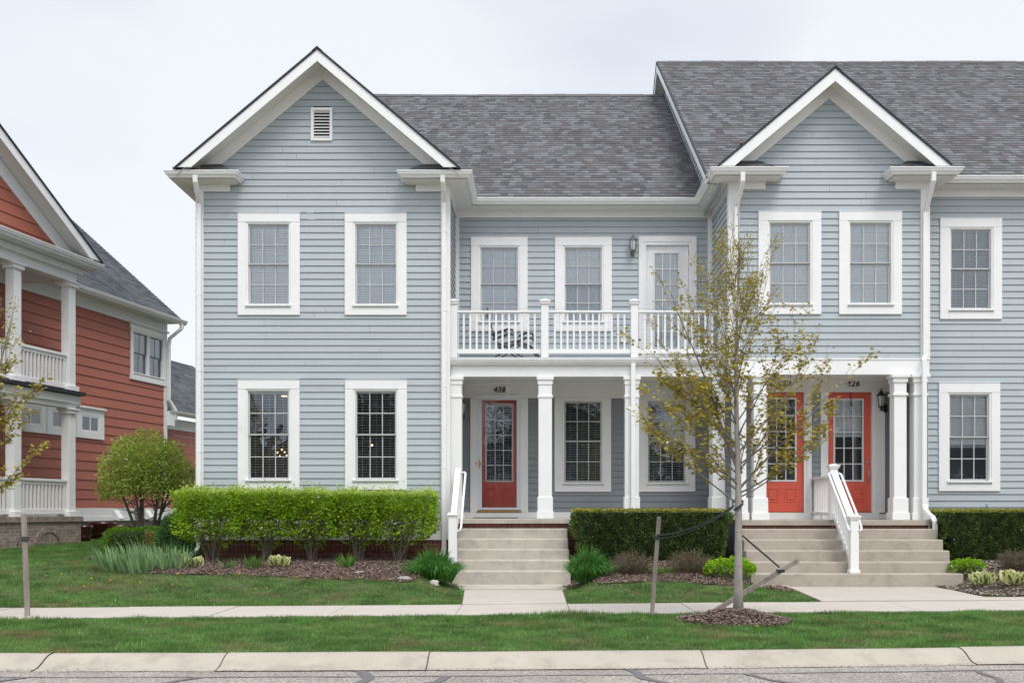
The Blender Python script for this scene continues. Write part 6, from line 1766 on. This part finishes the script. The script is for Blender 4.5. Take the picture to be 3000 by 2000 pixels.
def spirea(label, px, py, rx, h, seed):
    g_ = G(px, py); c = (g_.x, g_.y + .25, g_.z); t = thing("spirea_shrub", label, "shrub", c, group="twiggy spirea shrubs"); r = np.random.default_rng(seed); m = MB(); pts = []
    for i in range(190):
        a = r.uniform(0, 2 * math.pi); q = math.sqrt(r.uniform(0, 1)); s = Vector((c[0] + .12 * math.cos(a) * q, c[1] + .12 * math.sin(a) * q, c[2] - .01))
        e = Vector((c[0] + rx * q * math.cos(a), c[1] + rx * .8 * q * math.sin(a), c[2] + h * (1 - .45 * q * q) * r.uniform(.7, 1.05)))
        mid = s.lerp(e, .5) + Vector((0, 0, .03)); m.tube([s, mid, e], [.004, .003, .0018], 4, cap=False)
        for k in range(9): pts.append(s.lerp(e, r.uniform(.3, 1)) + Vector(r.normal(0, .018, 3)))
        for k in range(2):
            s2 = mid.lerp(e, r.uniform(0, .8)); e2 = s2 + Vector((r.normal(0, .05), r.normal(0, .05), r.uniform(.02, .09))); m.tube([s2, e2], [.0025, .0015], 4, cap=False)
    build("twigs", m, TWIG, t); P_ = np.array([tuple(p) for p in pts])
    inst_mesh("foliage", OVAL_V, OVAL_F, P_, frames(rand_dirs(len(P_), -.2, 1)), r.uniform(.016, .030, len(P_)), SPIREA, parent=t)
spirea("twiggy reddish spirea between the daylily mound and the upright stake", 1858, 1688, .46, .46, 131)
spirea("twiggy reddish spirea between the upright stake and the lime plant", 2030, 1686, .46, .46, 132)
spirea("twiggy spirea cut off by the right edge of the picture", 3000, 1680, .42, .45, 133)
tuft("weed_tuft", "small green sprout between the two twiggy spireas", "plant", 1945, 1680, 70, .2, .14, .02, DAFF, 134, lean=.8)
def lime(label, px, py, rx, h, n, seed):
    g_ = G(px, py); c = (g_.x, g_.y + .2, g_.z)
    t = thing("lime_plant", label, "ground plant", c, group="lime green plants beside the wide steps"); r = np.random.default_rng(seed)
    d = rand_dirs(n, 0.0, 1); rad = 1 - np.abs(r.normal(0, .10, n)); P_ = np.stack([c[0] + d[:, 0] * rx * rad, c[1] + d[:, 1] * rx * .75 * rad, c[2] + .05 + np.sqrt(np.abs(d[:, 2])) * h * rad * (1 + .1 * np.sin(d[:, 0] * 14))], 1)
    D = d * np.array([1, 1, .5]) + r.normal(0, .35, (n, 3)); inst_mesh("foliage", OVAL_V, OVAL_F, P_, frames(D), r.uniform(.035, .062, n), LIME, parent=t)
    m = MB()
    for i in range(60):
        a = r.uniform(0, 6.28); q = r.uniform(.5, 1); m.tube([(c[0] + rx * .8 * q * math.cos(a), c[1] + rx * .6 * q * math.sin(a), c[2] - .01), (c[0] + rx * q * math.cos(a), c[1] + rx * .7 * q * math.sin(a), c[2] + h * .7)], .003, 4, cap=False)
    build("stems", m, DAFF, t)
lime("lime green leafy mound behind the maple trunk, left of the wide steps", 2145, 1696, .42, .28, 1700, 141)
lime("low lime green leafy plant tucked against the right side of the wide steps", 2846, 1684, .33, .20, 1100, 142)

# rocks, pebbles, lid, dead leaves, dandelions
def rock(label, px, py, s, mat, seed, flat=.6):
    g_ = G(px, py); r = np.random.default_rng(seed); m = MB(); N1, N2 = 10, 6
    for i in range(N2 + 1):
        ph = math.pi * i / N2
        for j in range(N1):
            th = 2 * math.pi * j / N1; q = s * (1 + r.uniform(-.18, .18))
            m.v.append((g_.x + q * math.sin(ph) * math.cos(th), g_.y + .05 + q * .8 * math.sin(ph) * math.sin(th), g_.z + s * .25 + q * flat * math.cos(ph)))
    for i in range(N2):
        for j in range(N1): m.f.append((i * N1 + j, (i + 1) * N1 + j, (i + 1) * N1 + (j + 1) % N1, i * N1 + (j + 1) % N1)); m.uv.append(None); m.mi.append(0); m.sm.append(False)
    return tag(build("rock", m, mat, None, base=tuple(g_)), label, "rock")
PALE = mat_plain("pale_stone", (0.50, 0.47, 0.43), 0.85, 0.12, 9, bump=.4)
rock("flat grey rock at the mulch edge left of the daylily mound", 1184, 1700, .12, ROCK, 151, .35)
rock("pale rounded stone at the foot of the left daylily mound", 1271, 1713, .085, PALE, 152, .7)
rock("pale flat stone lying in the mulch below the cream hosta pair", 505, 1671, .07, PALE, 153, .25)
rock("greenish flat stone in the mulch between hedge stems", 972, 1656, .07, METERG, 154, .25)
rock("flat pale stone in the mulch right of the bulb tuft", 1055, 1680, .09, PALE, 155, .2)
r = np.random.default_rng(160); n = 90
pc = [G(px, py) for px, py in zip(r.uniform(2215, 2325, n), 1700 + r.uniform(-6, 22, n))]
PP = []
for g_ in pc:
    PP.append((g_.x, g_.y, g_.z + .02))
sph = []; sf = []
for i in range(5):
    for j in range(7): sph.append((math.sin(math.pi * i / 4) * math.cos(2 * math.pi * j / 7), math.sin(math.pi * i / 4) * math.sin(2 * math.pi * j / 7) * .8, math.cos(math.pi * i / 4) * .55))
for i in range(4):
    for j in range(7): sf.append((i * 7 + j, (i + 1) * 7 + j, (i + 1) * 7 + (j + 1) % 7, i * 7 + (j + 1) % 7))
o = inst_mesh("pebbles", sph, sf, np.array(PP), frames(np.stack([r.normal(0, 1, n), r.normal(0, 1, n), np.zeros(n)], 1), r.uniform(-.3, .3, n)), r.uniform(.025, .050, n), PEBBLE, base=(0, 0, 0), smooth=True)
tag(o, "rounded river pebbles beside the wide steps", kind="stuff")
g_ = G(2213, 1703); m = MB(); m.lathe([(0.085, g_.z - .02), (.085, g_.z + .05), (.075, g_.z + .065), (.03, g_.z + .072), (0, g_.z + .072)], g_.x, g_.y + .05, 18)
tag(build("valve_lid", m, GREENPL, None, base=tuple(g_)), "round green plastic lid in the bed by the wide steps", "lid")
r = np.random.default_rng(170)
pts = [G(a, b) for a, b in [(1965, 1655), (1955, 1690), (1990, 1680), (1935, 1692), (1870, 1692), (1840, 1695), (2930, 1690), (2950, 1700), (2480, 1716), (2560, 1717), (2650, 1719), (2740, 1717), (2380, 1717), (2400, 1835), (1880, 1820), (2610, 1720), (2283, 1712), (1864, 1741), (830, 1768), (560, 1740), (60, 1660), (2920, 1680), (2570, 1827), (2630, 1830)]]
pts = [p + Vector((r.normal(0, .05), r.normal(0, .04), .03)) for p in pts for _ in range(3)]
P_ = np.array([tuple(p) for p in pts]); n = len(P_)
o = inst_mesh("dead_leaves", MAP_V, MAP_F, P_, frames(rand_dirs(n, -.3, .3), r.uniform(-.8, .8, n)), r.uniform(.03, .06, n), DEAD, base=(0, 0, 0)); tag(o, "scattered brown dead leaves", kind="stuff")
dl = [(301, 1672), (345, 1678), (392, 1678), (323, 1708), (504, 1722), (870, 1700), (925, 1703), (1000, 1702), (748, 1735), (781, 1733), (2113, 1712), (2220, 1848), (268, 1704), (134, 1695), (1018, 1690), (635, 1682), (1055, 1702), (410, 1715), (245, 1727), (180, 1690), (955, 1702), (700, 1690), (520, 1690)]
P_ = np.array([tuple(G(a, b) + Vector((0, 0, .055))) for a, b in dl for _ in range(14)]); n = len(P_)
o = inst_mesh("dandelions", DIA_V, DIA_F, P_, frames(rand_dirs(n, .1, 1)), np.full(n, .021), YELLOW, base=(0, 0, 0)); tag(o, "small yellow dandelions in the front lawn", kind="stuff")

# flower pots by the red house
for lab, px, py, rr, hh in (("dark maroon pot standing foremost beside the tan brick base", 247, 1582, .20, .42), ("small maroon pot with dry stems leaning over its rim", 272, 1566, .24, .40), ("tall maroon pot between the small pot and the wide pot", 301, 1566, .34, .48), ("widest maroon pot, right-hand one in front of the brick foundation", 352, 1560, .36, .40)):
    Y = 27.2 if px < 260 else 29.3; zb = Z(py, Y); x = X(px, Y); zb = gz(x, Y)
    m = MB(); m.lathe([(0, zb), (rr * .66, zb), (rr * .86, zb + hh * .78), (rr * .88, zb + hh * .80), (rr, zb + hh * .82), (rr, zb + hh), (rr * .90, zb + hh), (rr * .86, zb + hh * .86)], x, Y, 20)
    for q in (.28, .36): m.lathe([(rr * (.66 + .26 * q), zb + hh * q), (rr * (.69 + .26 * q), zb + hh * (q + .02)), (rr * (.67 + .26 * q), zb + hh * (q + .04))], x, Y, 20)
    o = build("flower_pot", m, POT, None, base=(x, Y, zb), bevel=.0); tag(o, lab, "flower pot", "maroon flower pots by the red house")
    m = MB(); m.lathe([(0, zb + hh * .87), (rr * .86, zb + hh * .86)], x, Y, 16)
    if "dry stems" in lab:
        for q in range(14): a = random.uniform(0, 6.28); m.tube([(x, Y, zb + hh * .86), (x + .3 * math.cos(a), Y + .2 * math.sin(a), zb + hh + .03 + random.uniform(0, .08))], .008, 4)
    build("soil", m, POT_IN, o, base=(x, Y, zb))

# ================================================================== YOUNG MAPLES, STAKES, STRAPS
def maple(label, base, H_, leaders, nlimb, seed, nleaf_scale=1.0, rmax=1.5, first=1.72, r0=.058, lean=(0, 0), mound_h=.1):
    bx, by, bz = base
    t = thing("young_maple", label, "tree", base, group="young street maples"); r = np.random.default_rng(seed)
    trunk = MB(); tw = MB(); br_ = MB(); LP, LD = [], []
    ax = []
    N = 16
    for i in range(N + 1):
        q = i / N; z = bz - .05 + q * H_
        ax.append(Vector((bx + lean[0] * q + .035 * math.sin(q * 9 + seed) * q, by + lean[1] * q + .03 * math.cos(q * 7) * q, z)))
    rad = [max(.006, r0 * (1 - .93 * (i / N) ** .9)) for i in range(N + 1)]; rad[0] *= 1.25
    trunk.tube(ax, rad, 10)
    def at(q):
        f = q * N; i = min(N - 1, int(f)); return ax[i].lerp(ax[i + 1], f - i), rad[i] + (rad[i + 1] - rad[i]) * (f - i)
    def leaves_at(p, n, spread=.045):
        for _ in range(n):
            LP.append(p + Vector((r.normal(0, spread), r.normal(0, spread), r.normal(-.01, spread * .6)))); a = r.uniform(0, 6.28); LD.append((math.cos(a) * .8, math.sin(a) * .8, r.uniform(-.75, .15)))
    def grow(p0, d, L_, R_, depth):
        n = 7; pts = [p0]; p = p0; d = d.normalized()
        for i in range(n):
            d = (d + Vector((r.normal(0, .06), r.normal(0, .06), .055 + r.normal(0, .03)))).normalized(); p = p + d * (L_ / n); pts.append(p)
        rr = [max(.0020, R_ * (1 - .88 * (i / n) ** .7)) for i in range(n + 1)]
        (br_ if depth == 0 else tw).tube(pts, rr, 7 if depth == 0 else 4, cap=False)
        for i in range(1, n + 1):
            if depth >= 1 or i >= 2: 
                if depth >= 1 or r.uniform() < .8: leaves_at(pts[i], int(r.integers(1, 4) * nleaf_scale + .4), .035)
        if depth < 2:
            k = int((5 if depth == 0 else 2) * min(1.4, L_ + .35))
            for _ in range(k):
                i = int(r.integers(1, n)); a = r.uniform(0, 6.28)
                dd = (pts[i + 1] - pts[i]).normalized(); o_ = Vector((math.cos(a), math.sin(a), r.uniform(-.1, .3))); 
                grow(pts[i], dd * .95 + o_ * .55, min(.75, L_ * r.uniform(.22, .42)), rr[i] * .6, depth + 1)
    for j in range(nlimb):
        q = (j + r.uniform(-.3, .3)) / nlimb; q = min(1, max(0, q)); z = first + q ** 1.15 * (H_ - first - 0.95); a = j * 2.399 + r.normal(0, .3)
        p, rr = at(z / H_)
        env = rmax * (0.78 + .75 * q - 1.28 * q * q) * r.uniform(.85, 1.12)
        el = math.radians(29 + 43 * q ** .7 + r.normal(0, 5))
        grow(p, Vector((math.cos(a) * math.cos(el), math.sin(a) * math.cos(el) * .9, math.sin(el))), env, min(rr * .36, .0120) * (1.1 - .4 * q), 0)
    for (z0, dx, dy, L_, R_) in leaders:
        p, rr = at((z0 - bz) / H_); 
        grow(p, Vector((dx, dy, 1)), L_, R_, 0)
    # buds on the topmost leader
    for i in range(10): leaves_at(at(.86 + .014 * i)[0], 1, .02)
    build("trunk", trunk, BARK, t); build("branches", br_, LIMB, t); build("twigs", tw, LIMB, t)
    P_ = np.array([tuple(p) for p in LP]); n = len(P_)
    sc_ = r.uniform(.036, .066, n) * (1 - .55 * np.clip((P_[:, 2] - (bz + 2.6)) / 2.2, 0, 1))
    inst_mesh("crown", MAP_V, MAP_F, P_, frames(np.array(LD), r.uniform(-.7, .7, n)), sc_, MAPLE, parent=t)
    # bark scars
    m = MB()
    for q in (.12, .2, .26, .33): 
        p, rr = at(q); m.lathe([(rr * .98, p.z - .012), (rr * 1.10, p.z), (rr * .98, p.z + .014)], p.x, p.y, 10)
    build("bark_ridges", m, BARK, t)
    return t
TB = (X(2163, 13.6), 13.6)
maple("young staked maple with thin crown growing from the mulch mound in the verge", (TB[0], TB[1], .24), 5.22, [(2.05, -.34, .1, 2.4, .026), (1.80, .95, .1, 2.1, .018), (1.62, -1.9, -.2, 1.5, .013), (2.1, 1.7, .1, 1.8, .013), (2.35, -1.25, -.3, 1.7, .013), (1.7, 2.3, 0, 1.35, .011), (2.6, -1.0, .2, 1.5, .011), (1.9, -1.5, .3, 1.65, .012)], 34, 201, lean=(-.02, 0), rmax=1.8, nleaf_scale=.95, first=1.50)
maple("young maple at the left edge, only its branch tips reaching into the picture", (-7.15, 14.0, .14), 5.0, [(2.2, .3, .1, 2.0, .03)], 26, 202, rmax=1.38, first=1.45)

def stake(label, p0, p1, w=.055):
    m = MB(); m.bar(p0, p1, w, w * .9, roll_up=(0, 1, 0)); o = build("tree_stake", m, WOOD, None, base=tuple(p0), bevel=.004); return tag(o, label, "stake", "weathered wooden tree stakes")
yS = 14.15
s1 = stake("upright wooden stake at the left edge of the verge", (X(81, 14.0), 14.0, .08), (X(70, 14.0), 14.0, Z(1503, 14.0)), .055)
s2 = stake("upright slightly leaning stake in the verge before the yew hedge", (X(1909, yS), yS, .08), (X(1931, yS), yS, Z(1512, yS)), .050)
pA, pB = Vector((X(2075, 14.35), 14.35, .13)), Vector((X(2338, 14.6), 14.6, Z(1640, 14.6)))
s3 = stake("fallen stake leaning diagonally behind the maple trunk", tuple(pA), tuple(pB), .060)
def strap(label, pts, w=.022, knot=None, group="green tree straps"):
    m = MB(); P_ = [Vector(p) for p in pts]
    for a, b in zip(P_[:-1], P_[1:]): m.bar(a - (b - a).normalized() * .003, b, .007, w, roll_up=(0, 0, 1))
    if knot:
        (kx, ky, kz), e = knot; m.box(kx - e, kx + e, ky - e, ky + e, kz - .02, kz + .02)
    return tag(build("tree_strap", m, STRAP, None, base=tuple(P_[0])), label, "strap", group)
yT = 13.6; tx = TB[0]
def trunk_x(z): return tx - .02 * (z / 5.3)
st0 = (X(1924, yS) + .0, yS - .03, Z(1567, yS)); zt_ = Z(1483, yT - .06)
def sag(a, b, s, n=10):
    a, b = Vector(a), Vector(b); return [a.lerp(b, i / n) - Vector((0, 0, s * 4 * (i / n) * (1 - i / n))) for i in range(n + 1)]
endp = (X(2150, yT - .06), yT - .07, Z(1481, yT - .06))
strap("dark green strap sagging from the upright stake to the maple trunk", sag(st0, endp, .075) , knot=((X(1923, yS), yS, Z(1573, yS)), .038))
strap("second thinner strap hanging just below the first from the same stake", sag((st0[0], st0[1], st0[2] - .045), (endp[0] - .01, endp[1], endp[2] - .02), .080), w=.012)
loop = [(trunk_x(1.5) + .066 * math.cos(a), yT + .066 * math.sin(a), 1.53 + .12 * math.sin(a * .5 + .6) - .10 * (a / 6)) for a in np.linspace(-2.5, 3.4, 18)]
strap("dark strap looped round the maple trunk at stake height", loop, w=.03)
fp = pA.lerp(pB, .80)
strap("taut dark strap from the maple trunk down to the fallen stake", [(trunk_x(1.3) + .05, yT + .03, Z(1566, yT)), tuple(fp + Vector((-.02, -.03, .05)))], w=.024, knot=(tuple(fp), .048))
m = MB(); kx, kz = X(75, 14.0), Z(1577, 14.0); m.box(kx - .036, kx + .036, 13.962, 14.038, kz - .028, kz - .008); m.box(kx - .036, kx + .036, 13.962, 14.038, kz + .008, kz + .026); m.tube([(kx - .03, 13.97, kz), (kx - .08, 13.97, kz - .03), (kx - .09, 13.97, kz - .09)], .006, 5)
tag(build("tree_strap", m, STRAP, None, base=(kx, 14, kz)), "torn strap end knotted round the stake at the left edge", "strap", "green tree straps")

# ================================================================== BALCONY CHAIR, SPARROW
cx_, cy_ = X(1490, 22.0), 22.05; zb = 4.447
t = thing("lounge_chair", "folded-back black and pale lounge chair on the balcony behind the railing", "lounge chair", (cx_, cy_, zb))
def cp(u, z, dy=0): return (cx_ + u, cy_ + dy, zb + z)
m = MB()
for dy in (-.28, .28):
    m.tube([cp(-.42, 1.06, dy), cp(-.30, .55, dy), cp(-.20, .34, dy), cp(.18, .42, dy), cp(.46, .30, dy), cp(.62, .08, dy)], .013, 7)
    m.tube([cp(-.36, .02, dy), cp(.22, .40, dy), cp(.30, .52, dy)], .012, 7); m.tube([cp(.40, .02, dy), cp(-.22, .38, dy), cp(-.28, .55, dy)], .012, 7)
m.tube([cp(-.42, 1.06, -.28), cp(-.42, 1.06, .28)], .013, 7); m.tube([cp(.62, .08, -.28), cp(.62, .08, .28)], .013, 7); m.tube([cp(-.36, .02, -.28), cp(-.36, .02, .28)], .012, 7); m.tube([cp(.40, .02, -.28), cp(.40, .02, .28)], .012, 7)
build("frame", m, BLACK, t)
m = MB()
for dy in (-.31, .31): m.tube([cp(-.34, .52, dy), cp(-.18, .58, dy), cp(0.0, .64, dy), cp(.10, .62, dy)], [.018, .024, .026, .016], 8); m.tube([cp(.20, .50, dy), cp(.36, .56, dy), cp(.48, .55, dy), cp(.52, .42, dy)], [.016, .02, .02, .012], 8)
build("armrest", m, BLACK, t)
m = MB()
pr = [(-.41, 1.05), (-.37, .80), (-.29, .55), (-.19, .355), (0, .36), (.18, .42), (.34, .37), (.46, .30), (.60, .09)]
for (a, b), (c, d) in zip(pr[:-1], pr[1:]): m.face([cp(a, b, -.26), cp(c, d, -.26), cp(c, d, .26), cp(a, b, .26)])
build("sling_seat", m, FABRIC, t)
m = MB(); m.tube([cp(-.425, .98, -.24), cp(-.425, .98, .24)], [.05, .05], 10); build("head_pillow", m, FABRIC, t)

# sparrow on the roof beside the right gable
by0 = 20.50; bxx = X(2171, 20.55); 
zg = ZG - MG * (XG - bxx) + .02
m = MB()
C = Vector((bxx, 20.55, zg + .045))
m.tube([C + Vector((.0, .05, -.03)), C + Vector((0, .03, -.012)), C + Vector((0, .0, .006)), C + Vector((0, -.022, .030)), C + Vector((0, -.03, .052)), C + Vector((0, -.034, .07)), C + Vector((0, -.045, .072)), C + Vector((0, -.062, .068))], [.006, .022, .031, .027, .021, .020, .012, .002], 10)
m.tube([C + Vector((0, .045, -.02)), C + Vector((0, .10, -.045))], [.012, .006], 6, squash=.4)
b_ = tag(build("sparrow", m, BIRD, None, base=tuple(C)), "tiny brown sparrow perched on the roof beside the right gable", "bird")
m = MB()
for s in (-.012, .012): m.tube([C + Vector((s, .0, -.02)), C + Vector((s, -.003, -.05))], .002, 4)
build("legs", m, BIRD_W, b_, base=tuple(C))
m = MB(); m.tube([C + Vector((0, -.026, .012)), C + Vector((0, -.034, .034)), C + Vector((0, -.036, .05))], [.016, .018, .010], 8); build("breast", m, BIRD_W, b_, base=tuple(C))
# dead maple seeds caught on the left gutter corner
m = MB()
for px, py in ((513, 486), (578, 489)):
    x, y, z = X(px, 20.52), 20.52, 7.885
    for k in range(7): a = random.uniform(0, 6.28); m.tube([(x + random.uniform(-.05, .05), y, z - .02), (x + .05 * math.cos(a), y + .02 * math.sin(a), z + .03)], .008, 4)
tag(build("gutter_debris", m, DEAD, None, base=(X(513, 20.5), 20.52, 7.87)), "clumps of dry leaves caught on the left gutter corner", kind="stuff")

# ================================================================== THE OTHER SIDE OF THE STREET (seen in the window panes)
FAR_A = mat_plain("dark_brown_siding", (0.22, 0.17, 0.15), 0.8, 0.2, 2)
FAR_B = mat_plain("taupe_siding", (0.24, 0.24, 0.25), 0.8, 0.2, 2)
def far_house(label, x0, x1, y, mat, hh):
    t = thing("facing_house", label, "house", ((x0 + x1) / 2, y, 0), group="houses across the street"); m = MB()
    m.box(x0, x1, y - 9, y, 0, hh); xm = (x0 + x1) / 2; m.prism([(x0, hh), (x1, hh), (xm, hh + (x1 - x0) * .27)], y - 9, y); build("wall", m, mat, t)
    m = MB()
    for s in (-1, 1):
        e = xm + s * ((x1 - x0) / 2 + .4); m.face([(xm, y + .4, hh + (x1 - x0) * .27 + .1), (xm, y - 9.4, hh + (x1 - x0) * .27 + .1), (e, y - 9.4, hh - .2), (e, y + .4, hh - .2)])
    build("roof", m, SHINGLE_DK, t)
    for k in range(3):
        for z in (1.6,):
            xx = x0 + (x1 - x0) * (k + .5) / 3; m = MB(); m.box(xx - .65, xx + .65, y, y + .05, z, z + 1.7); w = build("window", m, WHITE, t); m = MB(); m.box(xx - .5, xx + .5, y + .051, y + .06, z + .12, z + 1.55); build("pane", m, ROOM, w)
far_house("dark brown house with one front gable across the street", -15, -5, -19, FAR_A, 5.2)
far_house("taupe clapboard house across the street", -3.5, 7.6, -20, FAR_B, 5.0)
far_house("grey house across the street", 8.6, 18, -19, FAR_A, 5.0)
far_house("wide house across the street past the grey one", 19, 31, -20, FAR_B, 5.4)
far_house("farthest house across the street toward the red house", -29, -16.5, -20, FAR_B, 5.2)
FARLEAF = mat_leaf('distant_leaves', [(0.09, 0.10, 0.05), (0.14, 0.14, 0.07), (0.07, 0.07, 0.045)], 0.2)
def far_tree(label, x, y, h, seed):
    t = thing("street_tree", label, "tree", (x, y, 0), group="trees across the street"); r = np.random.default_rng(seed); m = MB(); m.tube([(x, y, 0), (x, y, h * .5), (x + .2, y, h * .95)], [.22, .15, .03], 8)
    tips = []
    for i in range(60):
        z = h * r.uniform(.3, .9); a = r.uniform(0, 6.28); L_ = h * .30 * r.uniform(.5, 1.1); e = Vector((x + L_ * math.cos(a), y + L_ * math.sin(a), z + L_ * .8)); m.tube([(x, y, z), tuple(e)], [.05, .01], 4, cap=False); tips.append(e)
        for k in range(5): e2 = e + Vector(r.normal(0, .5, 3)); m.tube([tuple(Vector((x, y, z)).lerp(e, .6)), tuple(e2)], [.02, .006], 4, cap=False); tips.append(e2)
    build("trunk", m, BARK_D, t); P_ = np.array([tuple(q + Vector(r.normal(0, .35, 3))) for q in tips for _ in range(14)]); inst_mesh("crown", OVAL_V, OVAL_F, P_, frames(rand_dirs(len(P_))), r.uniform(.12, .22, len(P_)), FARLEAF, parent=t)
far_tree("rounded leafing tree across the street between two houses", .4, -12.5, 8.2, 304)
far_tree("leafing tree across the street beyond the right-hand houses", 15.5, -12.5, 8.6, 305)
far_tree("tall leafing tree across the street facing the maple", 4.2, -12, 9.0, 301)
far_tree("leafing tree across the street facing the front wing", -7.5, -11.5, 8.0, 302)
far_tree("leafing tree across the street facing the far right wall", 11.5, -12, 9.5, 303)

# grit and bits lying in the street gutter
r = np.random.default_rng(400); n = 2600
x = r.uniform(-8, 8, n); y = cyv(x) - .40 + r.normal(0, .05, n) * (1 + .6 * np.sin(x * 3)); 
D = np.stack([r.normal(0, 1, n), r.normal(0, 1, n), r.normal(0, .2, n)], 1)
o = inst_mesh("gutter_grit", CHIP_V, CHIP_F, np.stack([x, y, np.full(n, .012)], 1), frames(D, r.uniform(-.5, .5, n))[:, :, [1, 0, 2]] * np.array([1, -1, 1]), r.uniform(.005, .022, n) , CHIP_DK, base=(0, 0, 0))
tag(o, "dark grit and bits along the foot of the curb", kind="stuff")
